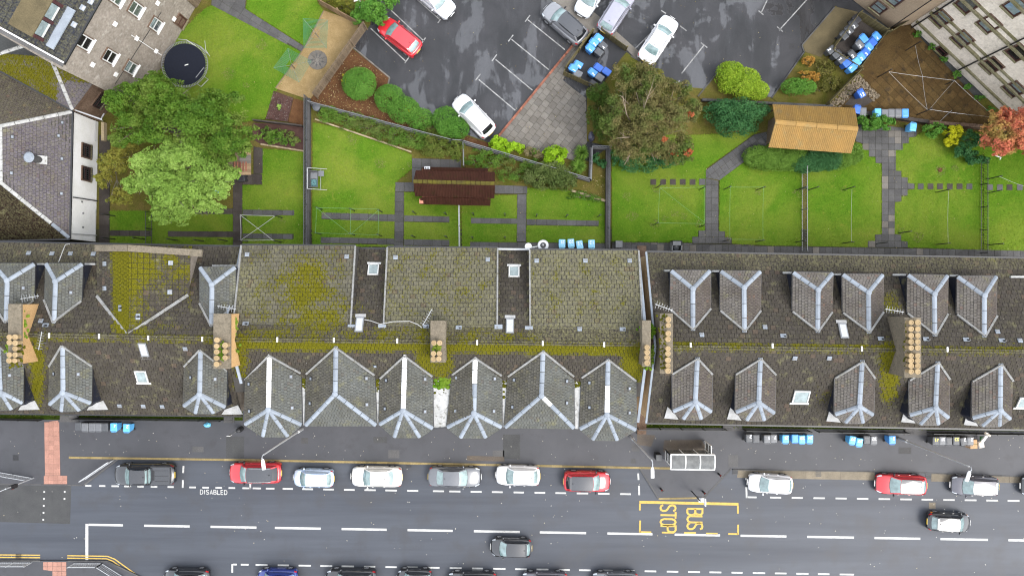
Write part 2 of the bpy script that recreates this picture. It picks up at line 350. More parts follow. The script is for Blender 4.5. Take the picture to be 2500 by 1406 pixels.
# road surface patches
for i, p in enumerate(([(-60, 1182), (174, 1186), (171, 1278), (-60, 1272)], [(146, 1221), (170, 1221), (170, 1278), (146, 1278)])):
    mb = MB(); mb.prism(WP(p, .003+.003*i), .0005+.003*i, .003+.003*i); obj('surface_patch', mb, K['patch'], road)
# centre line
for x0, x1 in ((216, 300), (352, 463), (514, 626), (671, 783), (834, 944), (995, 1105), (1157, 1269), (1318, 1431), (1483, 1593), (1647, 1758), (1808, 1920), (1971, 2085), (2135, 2247), (2296, 2412), (2462, 2574)):
    dash(x0, 1280+(x0-210)*.0168, x1, 1280+(x1-210)*.0168, 5.3, name='centre_line_dash')
dash(212, 1278, 212, 1366, 7, name='centre_line_dash')
# parking bay dashes, kerb side
def bay(xs, y0, sl, x_ref, w=4.0, name='bay_marking', mat=None):
    for x0, x1 in xs: dash(x0, y0+(x0-x_ref)*sl, x1, y0+(x1-x_ref)*sl, w, name=name, mat=mat)
bay([(208, 223), (242, 257), (272, 290), (303, 320), (335, 351), (368, 384), (409, 424), (462, 478), (494, 510), (526, 542), (558, 574), (592, 612), (617, 637), (649, 670), (690, 715), (738, 764), (789, 815), (840, 866), (890, 917), (941, 969), (994, 1021), (1057, 1084), (1097, 1124), (1149, 1176), (1201, 1227), (1254, 1279), (1305, 1331), (1356, 1382), (1408, 1436), (1460, 1488), (1514, 1540)], 1185, .0155, 208)
bay([(1823, 1847), (1880, 1907), (1933, 1960), (1986, 2014), (2040, 2067), (2092, 2120), (2145, 2173), (2198, 2226), (2250, 2278), (2303, 2331), (2355, 2384), (2408, 2436), (2460, 2489), (2513, 2541)], 1213, .0135, 1823)
for a in ((448, 1137, 447, 1154), (446.5, 1171, 446, 1190), (611, 1180, 611, 1193), (1558, 1155, 1559, 1171), (1560, 1185, 1560.5, 1208), (1821, 1156, 1821.5, 1171), (1822, 1188, 1823, 1215)): dash(*a, 4.2, name='bay_marking')
bay([(569, 578), (588, 607), (624, 653), (678, 705), (729, 759), (782, 811), (834, 864), (889, 916), (941, 969), (993, 1020), (1044, 1073), (1098, 1127), (1153, 1179), (1204, 1234), (1258, 1286), (1310, 1339), (1364, 1391), (1414, 1442), (1468, 1496), (1522, 1549), (1574, 1602), (1628, 1656), (1680, 1709), (1732, 1761), (1786, 1813), (1838, 1868), (1892, 1920), (1944, 1974), (1997, 2025), (2050, 2085)], 1377, .0163, 569)
dash(567, 1376, 567, 1397, 4.2, name='bay_marking')
for x0, y, dy in ((109, 1200, 17), (159, 1200, 17)):
    for i in range(5): mark(box_px(x0-2-i*.6-1, y+i*dy-2, x0+2-i*.6-1, y+i*dy+2), K['white_line'], road, 'crossing_stud')
# bus stop box
YL = K['yellow_line']
for a in ((1561, 1225, 1803, 1230, 6.5), (1562.5, 1229, 1562, 1245, 4), (1563, 1270, 1562, 1299, 4), (1562, 1298, 1590, 1298.5, 4), (1801.5, 1233, 1801.5, 1253, 4), (1802, 1280, 1802, 1304, 4), (1778, 1302.5, 1801, 1303, 4), (1616, 1299, 1645, 1299.5, 4), (1670, 1300, 1699, 1300, 4), (1724, 1301.5, 1752, 1302, 4)):
    dash(*a, mat=YL, name='bus_stop_marking')
# letters as painted strokes
GL = {'B': [[(0, 0), (0, 1), (.36, 1), (.5, .92), (.52, .76), (.46, .6), (.34, .53), (.03, .53)], [(.36, .52), (.52, .44), (.57, .26), (.5, .07), (.36, 0), (.03, 0)]],
      'U': [[(0, 1), (0, .2), (.1, .05), (.28, 0), (.46, .05), (.56, .2), (.56, 1)]],
      'S': [[(.54, .84), (.46, .96), (.28, 1), (.1, .96), (.01, .82), (.04, .66), (.16, .56), (.4, .46), (.53, .34), (.55, .17), (.45, .04), (.28, 0), (.1, .04), (0, .18)]],
      'T': [[(-.02, 1), (.6, 1)], [(.29, .97), (.29, 0)]],
      'O': [[(.28, 1), (.1, .94), (0, .76), (0, .24), (.1, .06), (.28, 0), (.46, .06), (.56, .24), (.56, .76), (.46, .94), (.28, 1)]],
      'P': [[(0, 0), (0, 1), (.38, 1), (.53, .92), (.57, .74), (.52, .56), (.38, .47), (.03, .47)]],
      'D': [[(.03, 0), (0, 0), (0, 1), (.3, 1), (.5, .88), (.58, .62), (.58, .38), (.5, .12), (.3, 0), (.02, 0)]],
      'I': [[(.1, 0), (.1, 1)]], 'A': [[(0, 0), (.28, 1), (.56, 0)], [(.12, .32), (.44, .32)]], 'L': [[(0, 1), (0, 0), (.5, 0)]],
      'E': [[(.5, 1), (0, 1), (0, 0), (.5, 0)], [(.03, .52), (.42, .52)]], '1': [[(0, .8), (.2, 1), (.2, 0)]],
      '2': [[(.02, .78), (.12, .95), (.28, 1), (.45, .95), (.53, .8), (.5, .62), (0, 0), (.56, 0)]], '3': [[(.02, .9), (.2, 1), (.42, .95), (.5, .78), (.4, .58), (.2, .53)], [(.24, .51), (.48, .42), (.54, .22), (.42, .04), (.2, 0), (.02, .1)]],
      '4': [[(.42, 0), (.42, 1), (0, .3), (.56, .3)]], '7': [[(0, 1), (.54, 1), (.2, 0)]]}
def stroke(mb, pts, w, z, th=.003, mi=0):    # mitred ribbon of width w through 2D points
    n = len(pts); pts = [Vector(p) for p in pts]; Lf = []; Rt = []
    closed = (pts[0]-pts[-1]).length < 1e-6
    for i in range(n):
        a = pts[i-1] if i else (pts[-2] if closed else None); b = pts[i+1] if i < n-1 else (pts[1] if closed else None)
        d1 = (pts[i]-a).normalized() if a is not None else None; d2 = (b-pts[i]).normalized() if b is not None else None
        d = ((d1 or d2)+(d2 or d1)); d = d.normalized() if d.length > 1e-6 else (d1 or d2)
        nn = Vector((-d.y, d.x)); dd = d2 or d1; c = max(.5, nn.dot(Vector((-dd.y, dd.x))))
        Lf.append(pts[i]+nn*(w/2/c)); Rt.append(pts[i]-nn*(w/2/c))
    for i in range(n-1):
        q = [Lf[i], Rt[i], Rt[i+1], Lf[i+1]]
        mb.add([(p.x, p.y, z) for p in q], [(0, 1, 2, 3)], mi)
def letter(ch, fx, w, mat, parent, z=.005, name='letter', local=False):
    mb = MB()
    for k, s_ in enumerate(GL[ch]): stroke(mb, [fx(*p) for p in s_], w, z+.002*k)
    # make quads face up
    mb.f = [tuple(f) if newell([Vector(mb.v[i]) for i in f]).z > 0 else tuple(f[::-1]) for f in mb.f]
    return obj(name, mb, mat, parent, local=local)
def fx_px(ox, oy, ax, ay, bx, by, z=.005):   # letter space -> px: origin + lx*(ax, ay) + ly*(bx, by)
    return lambda lx, ly: tuple(P(ox+lx*ax+ly*bx, oy+lx*ay+ly*by, z)[:2])
for ch, y in (('S', 1232), ('T', 1249), ('O', 1266), ('P', 1283)): letter(ch, fx_px(1612.5, y, 0, 26, 37, .6), .17, YL, road)
for ch, y in (('B', 1241), ('U', 1259), ('S', 1276)): letter(ch, fx_px(1678, y, 0, 27, 37, .6), .17, YL, road)
x = 489
for ch, adv in zip('DISABLED', (9.6, 5, 9.2, 9, 9.4, 8.2, 8.4, 9)):
    letter(ch, fx_px(x, 1205.5+(x-488)*.018, 11, .2, 0, -10.5), .06, K['white_line'], road); x += adv
# pavements
KY = [(-400, 1112), (168, 1115), (600, 1121), (1000, 1129), (1400, 1137), (1560, 1140)]
pave = sheet('pavement', [(-2200, 985), (4700, 1010), (4700, 1186), (2500, 1161), (1786, 1143), (1717, 1216), (1608, 1218), (1561, 1141), (1400, 1137), (1000, 1129), (600, 1121), (290, 1118.5), (204, 1184), (-300, 1182), (-2200, 1170)], .12, K['pave'], th=.3)
pave2 = sheet('south_pavement', [(-2200, 1368), (262, 1368), (352, 1412), (420, 1440), (4700, 1470), (4700, 2200), (-2200, 2200)], .12, K['pave'], th=.3)
def stones(pts, w, ln, z, th, mat, parent, name, off=0.0, jit=.06):
    carry = 0
    for (x0, y0), (x1, y1) in zip(pts[:-1], pts[1:]):
        a, b = P(x0, y0, z), P(x1, y1, z); L = (b-a).length; n = max(1, round(L/ln)); d = (b-a)/n
        u = d.normalized(); nn = Vector((-u.y, u.x, 0))
        for i in range(n):
            p = a+d*i; q = a+d*(i+1)-u*.012; zz = z+random.uniform(-.006, .006)
            mb = MB(); c = (p+q)/2+nn*off
            M3 = Matrix((u, nn, Vector((0, 0, 1)))).transposed()
            mb.box((c.x, c.y, zz-th/2), ((q-p).length, w*random.uniform(1-jit, 1+jit), th), M=M3); obj(name, mb, mat, parent)
stones([(168, 1116.5), (600, 1122.5), (1000, 1130.5), (1400, 1138.5), (1640, 1143)], .19, 1.0, .135, .2, K['kerb'], pave, 'kerb_stone')
stones([(1790, 1146), (2180, 1151), (2500, 1163)], .10, 1.0, .14, .2, K['slab_dark'], pave, 'kerb_stone')
stones([(1800, 1156), (2136, 1162)], .72, 3.4, .015, .1, K['channel'], road, 'concrete_channel', jit=0)
stones([(2274, 1165), (2560, 1170)], .72, 3.4, .015, .1, K['channel'], road, 'concrete_channel', jit=0)
stones([(1608, 1217), (1717, 1215)], .16, 1.0, .13, .2, K['kerb'], pave, 'kerb_stone')
stones([(1561, 1141), (1608, 1217)], .14, .9, .133, .2, K['slab_dark'], pave, 'kerb_stone')
stones([(1717, 1216), (1786, 1143)], .14, .9, .133, .2, K['slab_dark'], pave, 'kerb_stone')
stones([(204, 1184), (290, 1119)], .12, .9, .133, .2, K['slab_dark'], pave, 'kerb_stone')
stones([(0, 1181), (200, 1184.5)], .1, .9, .133, .2, K['slab_dark'], pave, 'kerb_stone')
stones([(0, 1368.5), (98, 1369)], .12, .9, .133, .2, K['slab_dark'], pave2, 'kerb_stone'); stones([(166, 1369.5), (262, 1370), (350, 1412)], .12, .9, .133, .2, K['slab_dark'], pave2, 'kerb_stone')
def pieces(poly2, w, h, ang=0.0, stag=.5, gap=.012, org=None):
    c, s = math.cos(ang), math.sin(ang); o = org or poly2[0]
    loc = [((x-o[0])*c+(y-o[1])*s, -(x-o[0])*s+(y-o[1])*c) for x, y in poly2]
    us = [p[0] for p in loc]; vs = [p[1] for p in loc]; out = []
    r0 = math.floor(min(vs)/h)
    for k in range(r0, math.ceil(max(vs)/h)):
        sh = (stag*w) if k % 2 else 0.0
        for j in range(math.floor((min(us)-sh)/w), math.ceil((max(us)-sh)/w)):
            q = clip_rect(loc, sh+j*w+gap, sh+(j+1)*w-gap, k*h+gap, (k+1)*h-gap)
            if q and area(q) > .10*w*h: out.append([(o[0]+u*c-v*s, o[1]+u*s+v*c) for u, v in q])
    return out
def paving(pts, w, h, z, mat, parent, name='paving_slab', ang=0.0, stag=0.0, th=.06, org=None, gap=.012, tint=None):
    for q in pieces(WP(pts, z), w, h, ang, stag, gap, org and tuple(P(*org, z)[:2])):
        zz = z+random.uniform(-.004, .004); mb = MB(); mb.prism(q, zz-th, zz)
        obj(name, mb, mat if not tint or random.random() > .15 else tint, parent)
SL = R(-.7)
paving([(108, 1030), (144, 1026), (147, 1160), (110, 1160)], .42, .42, .135, K['red_pave'], pave, 'tactile_slab', gap=.005)
paving([(107, 1160.5), (165, 1160.5), (165, 1181), (107, 1181)], .42, .42, .135, K['red_pave'], pave, 'tactile_slab', gap=.005)
paving([(105, 1371), (162, 1371), (163, 1440), (128, 1440), (127, 1393), (105, 1390)], .42, .42, .135, K['red_pave'], pave2, 'tactile_slab')
for x0, y0, x1, y1 in ((110, 1088, 136, 1104), (1203, 1099, 1231, 1116), (1542, 1082, 1561, 1101), (2194, 1092, 2224, 1107), (470, 1090, 497, 1103), (912, 1066, 945, 1081), (735, 1068, 752, 1082), (1228, 1060, 1270, 1120), (552, 1065, 596, 1118), (1540, 1119, 1552, 1131), (1778, 1110, 1802, 1140), (948, 1098, 975, 1118)):
    mb = MB(); mb.prism(WP(box_px(x0, y0, x1, y1), .125), .1225, .125); obj('access_cover' if x1-x0 < 32 else 'surface_patch', mb, K['slab_dark'] if x1-x0 < 32 else K['patch'], pave)
for i, p in enumerate(([(1622, 1074), (1712, 1073), (1730, 1098), (1640, 1112), (1618, 1100)], [(1555, 1060), (1600, 1062), (1590, 1090), (1556, 1085)], [(1140, 1112), (1230, 1114), (1232, 1126), (1140, 1124)])):
    mb = MB(); mb.prism(WP(p, .124), .1225, .1235+.001*i); obj('dirt_patch', mb, K['dirt'], pave)
mb = MB(); mb.prism(WP(box_px(2268, 1226, 2284, 1241), .005), .001, .005); obj('access_cover', mb, K['channel'], road)
for (x, y, p) in ((1998, 1156, road), (1795, 1151, road), (2267, 1164, road), (998, 1134, road), (45, 1358, road), (1933, 114, None), (38, 1117, pave)):
    g = MB(); c = P(x, y, .02 if p is not pave else .13)
    for i in range(6): g.box((c.x-.22+.088*i, c.y, c.z), (.04, .42, .02))
    g.box((c.x, c.y+.22, c.z), (.5, .04, .022)); g.box((c.x, c.y-.22, c.z), (.5, .04, .022))
    if p is not None: obj('drain_grate', g, K['black'], p)
    else: DR = g
# double yellow lines
for off in (0, 6):
    for seg in ([(-20, 1353.5+off), (98, 1354.5+off)], [(164, 1355.5+off), (262-off*.3, 1357+off), (280-off*.6, 1364+off*.9), (340-off*1.2, 1407+off*.9), (352, 1420+off)]):
        mb = MB(); stroke(mb, WP(seg, .005), .1, .005); mb.f = [f if newell([Vector(mb.v[i]) for i in f]).z > 0 else f[::-1] for f in mb.f]
        obj('yellow_line', mb, YL, road)
# car park, walkway, patio and beds
cp = sheet('car_park', [(840, -400), (2120, -400), (2120, 300), (1300, 400), (1195, 372), (840, 330)], .02, K['carpark'], th=.2); obj('drain_grate', DR, K['black'], cp)
def line(x0, y0, x1, y1, w=2.7, mat='worn_line'): return dash(x0, y0, x1, y1, w, K[mat], cp, 'bay_marking', .024)
for a in ((1287, 48, 1379, 122), (1249, 97, 1340, 171), (1210, 146, 1300, 221), (1169, 195, 1258, 270), (905, 70, 990, 150), (955, 26, 1035, 101), (1012, -6, 1073, 48)): line(*a)
for x, y, dx, dy in ((1288, 46, 6, -8), (1247, 94, 6, -8), (1207, 142, 6, -8), (1167, 189, 6, -8), (993, 148, 5, -7), (1034, 100, 5, -7), (1074, 50, 5, -7)): line(x-dx, y-dy, x+dx, y+dy)
for a in ((1718, 112, 1664, 180), (1880, -14, 1858, 33), (1970, 0, 1902, 75), (1617, 54, 1545, 125), (1660, 198, 1645, 206)): line(*a)
for x, y, dx, dy in ((1719, 111, 8, 6), (1858, 32, 6, 5), (1904, 72, 7, 6), (1668, 70, 8, 6), (1620, 30, 6, 4)): line(x-dx, y-dy, x+dx, y+dy)
gb = sheet('garden_soil', [(225, -400), (905, -400), (905, 60), (860, 118), (950, 192), (945, 212), (1060, 300), (1197, 350), (1217, 330), (1260, 345), (1440, 395), (1490, 355), (1490, 215), (1700, 215), (1900, 240), (2900, 240), (2900, 640), (225, 640)], .04, K['scrub'], th=.3)
bed1 = sheet('shrub_bed', [(858, 118), (950, 191), (946, 208), (925, 250), (1060, 305), (1197, 352), (1190, 360), (1130, 348), (775, 265), (758, 243)], .09, K['soil'])
stones([(862, 116), (951, 190), (947, 207), (930, 232)], .12, .6, .13, .2, K['slab_patio'], bed1, 'edging_stone')
walk = sheet('walkway', [(1352, -60), (1310, -60), (1348, 2), (1440, 82), (1403, 112), (1420, 130), (1470, 62), (1532, 124), (1560, 152), (1575, 140), (1480, 55), (1400, -10)], .10, K['slab_patio'])
PAT = [(1436, 78), (1398, 112), (1219, 331), (1206, 350), (1300, 365), (1400, 392), (1433, 352), (1431, 240), (1398, 216), (1374, 196), (1398, 150), (1441, 84)]
patio = sheet('patio', PAT, .07, K['joint'])
paving(PAT, .60, .60, .11, K['slab_patio'], patio, ang=R(52.5), stag=.5)
stones([(1397, 111), (1217, 331)], .20, .22, .16, .15, K['brick_red'], patio, 'brick', off=.05)
scr = sheet('tree_bed', [(1560, 152), (1672, 216), (1712, 245), (1705, 262), (1500, 360), (1432, 345), (1433, 235), (1510, 150), (1530, 128)], .08, K['scrub'])
stones([(1540, 137), (1668, 214)], .1, .8, .13, .2, K['slab_dark'], scr, 'edging_stone')
bed3 = sheet('hedge_bed', [(1768, 157), (1703, 237), (1720, 248), (1890, 258), (1868, 238)], .085, K['scrub'])
stones([(1770, 155), (1704, 236)], .1, .8, .13, .2, K['slab_dark'], bed3, 'edging_stone')
bed4 = sheet('corner_bed', [(2040, 15), (1958, 110), (1966, 128), (1884, 238), (1905, 258), (2040, 262), (2110, 185), (2010, 130), (2100, 60)], .087, K['scrub'])
sheet('gravel_corner', [(2040, 17), (1960, 110), (1967, 128), (2005, 140), (2095, 30)], .11, K['brown_grit'], parent=None)
sheet('yard', [(2086, 176), (2150, 92), (2176, 70), (2224, 50), (2250, 100), (2170, 180), (2112, 195)], .07, K['slab_moss'])
stones([(2038, 18), (1958, 111), (1964, 127), (1884, 240)], .1, .8, .13, .2, K['slab_dark'], bed4, 'edging_stone')
DC = [(2160, 172), (2228, 70), (2460, 325), (2400, 320), (2250, 305), (2030, 275), (2112, 190)]
court = sheet('drying_court', DC, .05, K['joint']); paving(DC, .62, .62, .085, K['slab_moss'], court, ang=R(-45))
# lawns
LAWNS = {
 'a': [(518, 14), (736, 127), (668, 232), (646, 292), (560, 300), (380, 215), (420, 100), (500, 22)],
 'b': [(600, 22), (612, -60), (760, -60), (775, 8), (790, 27), (744, 113)],
 'c': [(640, 363), (742, 372), (742, 600), (592, 600), (592, 452), (640, 452)],
 'd': [(268, 515), (568, 515), (568, 602), (268, 600)],
 'e': [(764, 300), (860, 318), (1005, 378), (1006, 412), (965, 446), (962, 602), (762, 602)],
 'f': [(986, 470), (1124, 470), (1124, 604), (985, 604)],
 'g': [(1127, 480), (1262, 476), (1262, 604), (1128, 604)],
 'h': [(1286, 460), (1380, 462), (1476, 491), (1476, 606), (1285, 604)],
 'i': [(1494, 360), (1500, 330), (1700, 330), (1850, 322), (1725, 410), (1722, 585), (1705, 592), (1494, 590)],
 'j': [(1757, 440), (1880, 350), (1958, 380), (1956, 603), (1788, 595), (1772, 580), (1756, 565)],
 'k': [(1971, 380), (2100, 350), (2122, 368), (2138, 385), (2152, 400), (2152, 573), (2136, 588), (2120, 604), (1971, 604)],
 'l': [(2186, 366), (2203, 366), (2203, 350), (2218, 350), (2218, 337), (2235, 335), (2260, 315), (2400, 325), (2400, 610), (2216, 604), (2214, 590), (2200, 588), (2200, 574), (2184, 572), (2184, 494), (2200, 492), (2200, 480), (2216, 478), (2216, 464), (2233, 462), (2233, 449), (2216, 447), (2216, 434), (2201, 433), (2201, 418), (2186, 417)],
 'm': [(2402, 360), (2620, 330), (2620, 616), (2402, 610)]}
bv = []; STEP = []
for k, pts in LAWNS.items():
    sheet('lawn', pts, .085, K['lawn'], th=.2)
    w = np.array(WP(pts, .085)); lo, hi = w.min(0), w.max(0); A = area(w.tolist()); n = int(A*70*((hi-lo).prod()/A))
    q = RNG.uniform(lo, hi, (n, 2)); q = q[inside(w.tolist(), q[:, 0], q[:, 1])]
    # ragged edge
    for i in range(len(w)):
        a, b = w[i], w[(i+1) % len(w)]; m_ = int(np.linalg.norm(b-a)*16); t = RNG.random((m_, 1)); q = np.vstack([q, a+(b-a)*t+RNG.normal(0, .035, (m_, 2))])
    bv.append(q)
def np_mesh(name, V, per, rnd, mat, extra=None):
    n = len(V)//per; me = bpy.data.meshes.new(name); me.vertices.add(n*per); me.loops.add(n*per); me.polygons.add(n)
    me.vertices.foreach_set('co', V.astype(np.float32).ravel()); me.loops.foreach_set('vertex_index', np.arange(n*per, dtype=np.int32))
    me.polygons.foreach_set('loop_start', np.arange(0, n*per, per, dtype=np.int32)); me.polygons.foreach_set('loop_total', np.full(n, per, np.int32))
    a = me.attributes.new('rnd', 'FLOAT', 'POINT'); a.data.foreach_set('value', np.repeat(rnd, per).astype(np.float32))
    me.materials.append(mat); me.update(); me.validate(); return me
# garden paths (dark slabs on a joint bed)
gp = sheet('garden_path', [(-400, 560), (2900, 560), (2900, 660), (-400, 640)], .06, K['joint'], th=.2)
def path(pts, w, h, mat='slab_dark', ang=SL, org=None, stag=0.0, tint=None, bed=True):
    STEP.append(WP(pts, .1))
    if bed: sheet('path_bed', pts, .092, K['joint'], th=.1, parent=gp)
    paving(pts, w, h, .11, K[mat], gp, ang=ang, org=org, stag=stag, tint=tint)
path([(602, -40), (598, 22), (742, 114), (735, 127), (516, 13), (520, -40)], 1.0, 1.3, 'slab_dark', R(-32))
path([(242, 330), (268, 330), (268, 600), (242, 600)], 1.0, .9, 'slab_wet')
path([(569, 420), (592, 420), (592, 602), (569, 602)], .85, .9, 'slab_wet'); path([(592.5, 425), (640, 425), (640, 451), (592.5, 451)], .9, .95, 'slab_wet'); path([(619, 358), (641, 362), (641, 424.5), (619, 424.5)], .85, .9, 'slab_wet')
for y0, x0, x1, y1 in ((508, 400, 568.5, 523), (512, 592.5, 718, 526), (562, 268, 370, 577), (564, 410, 568.5, 579), (570, 592.5, 717, 584)): path([(x0, y0), (x1, y0+1), (x1, y1), (x0, y1-1)], .9, .54, 'slab_wet' if x0 < 560 else 'slab_dark')
path([(1006, 387), (1126, 390), (1125, 412), (1029, 412), (1029, 444.5), (1006, 444.5)], .85, .85); path([(965, 445), (1012, 445), (1012, 468), (965, 468)], .85, .85)
path([(964, 468.5), (987, 468.5), (986, 604), (963, 604)], .82, .9)
path([(785, 519), (963.5, 524), (963.5, 541), (785, 535)], .85, .56); path([(987, 526), (1097, 529), (1097, 544), (987, 541.5)], .85, .56)
path([(783, 579), (963, 583), (963, 598), (783, 594)], .85, .54); path([(986.5, 584), (1097, 586), (1097, 602), (986.5, 600)], .85, .54)
path([(1208, 452), (1287, 455), (1287, 474), (1208, 474)], .85, .75); path([(1263, 474.5), (1286, 474.5), (1284, 590), (1261, 590)], .82, .9)
path([(1150, 532), (1262.5, 534), (1262.5, 547), (1150, 546)], .9, .5); path([(1285.5, 535), (1462, 539), (1461, 553), (1285.5, 550)], .9, .52); path([(1148, 590.5), (1478, 593), (1478, 607), (1148, 605)], .85, .54)
RS = .585
path([(1494, 592), (1690, 594), (1690, 596), (2116, 603.5), (2218, 605.5), (2700, 617), (2700, 634), (1494, 611)], RS, RS, ang=R(-.9), org=(1494, 611), tint=K['slab_patio'])
path([(1723, 435), (1755, 442), (1755, 564.5), (1770, 565), (1771, 580), (1787, 580.5), (1787, 595.5), (1690, 593.5), (1690, 578), (1704, 578), (1705, 563), (1721, 563)], RS, RS, ang=0, org=(1722, 594))
path([(1723.5, 415), (1838, 330), (1890, 318), (1893, 338), (1757, 440), (1723.5, 434)], RS, RS, ang=R(36), org=(1724, 415))
path([(2088, 345), (2095, 300), (2200, 312), (2240, 320), (2236, 334), (2219, 336), (2219, 350), (2204, 351), (2204, 366), (2187, 367), (2187, 417), (2201, 418), (2201, 433), (2216, 434), (2216, 447), (2233, 449), (2233, 462), (2216, 464), (2216, 478), (2201, 480), (2201, 492), (2185, 494), (2184, 571), (2200, 573), (2200, 588), (2216, 590), (2216, 604.5), (2119, 603), (2119, 588), (2136, 588), (2136, 573), (2153, 572), (2153, 400), (2138, 398), (2138, 384), (2121, 383), (2121, 367), (2106, 366), (2105, 350)], RS, RS, ang=0, org=(2153, 604), tint=K['slab_patio'])
for y, xs in ((444.5, (1595, 1619, 1643, 1667, 1691)), (455.5, (2248, 2272, 2295, 2319, 2343, 2367)), (457.5, (2417, 2441, 2465, 2490))):
    for x in xs: paving(box_px(x-7, y-7, x+7, y+7), .7, .7, .112, K['slab_dark' if random.random() > .4 else 'slab_wet'], gp, 'stepping_stone', org=(x-8, y+8)); STEP.append(WP(box_px(x-6.5, y-6.5, x+6.5, y+6.5), .1))
paving(box_px(1707, 437, 1722, 452), .7, .7, .112, K['slab_dark'], gp, 'stepping_stone', org=(1706, 453)); STEP.append(WP(box_px(1707, 437, 1722, 452), .1))
q = np.vstack(bv); q = q[(abs(q[:, 0]) < 49) & (abs(q[:, 1]) < 29)]
for w_ in STEP: q = q[~inside(w_, q[:, 0], q[:, 1])]
n = len(q)
th = RNG.uniform(0, 2*np.pi, n); sz = RNG.uniform(.05, .12, n); d = np.stack([np.cos(th), np.sin(th)], 1)
pn = np.stack([-d[:, 1], d[:, 0]], 1); lean = RNG.uniform(-.08, .08, (n, 2)); V = np.zeros((n, 3, 3), np.float32)
V[:, 0, :2] = q-pn*(sz*.35)[:, None]; V[:, 1, :2] = q+pn*(sz*.35)[:, None]; V[:, 2, :2] = q+lean+d*sz[:, None]*.9
V[:, :2, 2] = .083; V[:, 2, 2] = .085+RNG.uniform(.03, .07, n)
go = link('grass_tufts', np_mesh('grass_tufts', V.reshape(-1, 3), 3, RNG.random(n), K['grass'])); tag(go, 'short green blades growing over the garden lawns', 'grass', kind='stuff')
# gravel garden, mulch bed
grav = sheet('gravel_bed', [(790, 26), (876, 56), (862, 110), (756, 244), (672, 216), (745, 116)], .10, K['gravel'])
stones([(790, 27), (744, 115), (672, 216)], .07, 1.1, .13, .2, K['wood'], grav, 'timber_edging')
mul = sheet('mulch_bed', [(668, 222), (716, 240), (702, 298), (648, 291)], .10, K['mulch']); sheet('bare_bed', [(717, 241), (743, 247), (743, 306), (703, 299)], .095, K['soil'])
sheet('shaded_bed', [(620, 300), (742, 308), (742, 367), (636, 352), (600, 330)], .09, K['mulch'])
stones([(636, 352), (742, 369)], .14, .24, .17, .12, K['sett'], gb, 'edging_stone')
# round stone paving feature in the gravel
rp = thing('stone_circle', 'round flower-patterned stone paving circle set in the tan gravel', 'paving circle', P(775, 147, .1))
c = P(775, 147, .12); RR = .88
for ring, (r0, r1, n) in enumerate(((.0, .17, 1), (.18, .42, 9), (.43, .86, 9))):
    for k in range(n):
        a0, a1 = 2*math.pi*k/n+.35*ring, 2*math.pi*(k+1)/n+.35*ring; g = .03/max(r1, .3)
        if n == 1: pts = [(c.x+r1*math.cos(t), c.y+r1*math.sin(t)) for t in np.linspace(0, 2*math.pi, 13)[:-1]]
        elif ring == 1: am = (a0+a1)/2; pts = [(c.x+r0*math.cos(am-.2), c.y+r0*math.sin(am-.2)), (c.x+.34*math.cos(a0+g), c.y+.34*math.sin(a0+g)), (c.x+.62*math.cos(am), c.y+.62*math.sin(am)), (c.x+.34*math.cos(a1-g), c.y+.34*math.sin(a1-g)), (c.x+r0*math.cos(am+.2), c.y+r0*math.sin(am+.2))]
        else: am = (a0+a1)/2; a0 -= math.pi/n; a1 -= math.pi/n; am = (a0+a1)/2; pts = [(c.x+.39*math.cos(am), c.y+.39*math.sin(am)), (c.x+.63*math.cos(a0+.05), c.y+.63*math.sin(a0+.05))]+[(c.x+.87*math.cos(t), c.y+.87*math.sin(t)) for t in np.linspace(a0+.02, a1-.02, 6)]+[(c.x+.63*math.cos(a1-.05), c.y+.63*math.sin(a1-.05))]
        mb = MB(); mb.prism(pts, .10, .135+random.uniform(-.004, .004)); obj('stone', mb, K['slab_patio' if ring != 1 else 'slab_patio'], rp)
mb = MB(); mb.lathe((c.x, c.y, .09), [(RR, 0), (RR, .025)], 24); obj('base', mb, K['slab_dark'], rp)
# front garden strips
for pts in ([(-2000, 985), (592, 1000), (592, 1026), (108, 1024), (-2000, 1010)], [(1556, 1018), (2620, 1030), (4600, 1040), (4600, 1066), (2620, 1054), (1762, 1044), (1556, 1044)]):
    sheet('front_garden', pts, .16, K['moss_bank'], th=.2)
for x0, x1, y0, y1 in ((146, 192, 985, 1030), (546, 572, 990, 1032), (1770, 1812, 1010, 1052), (2208, 2262, 1015, 1062)):
    sheet('front_path', box_px(x0, y0, x1, y1), .175, K['slab_dark'], th=.1)
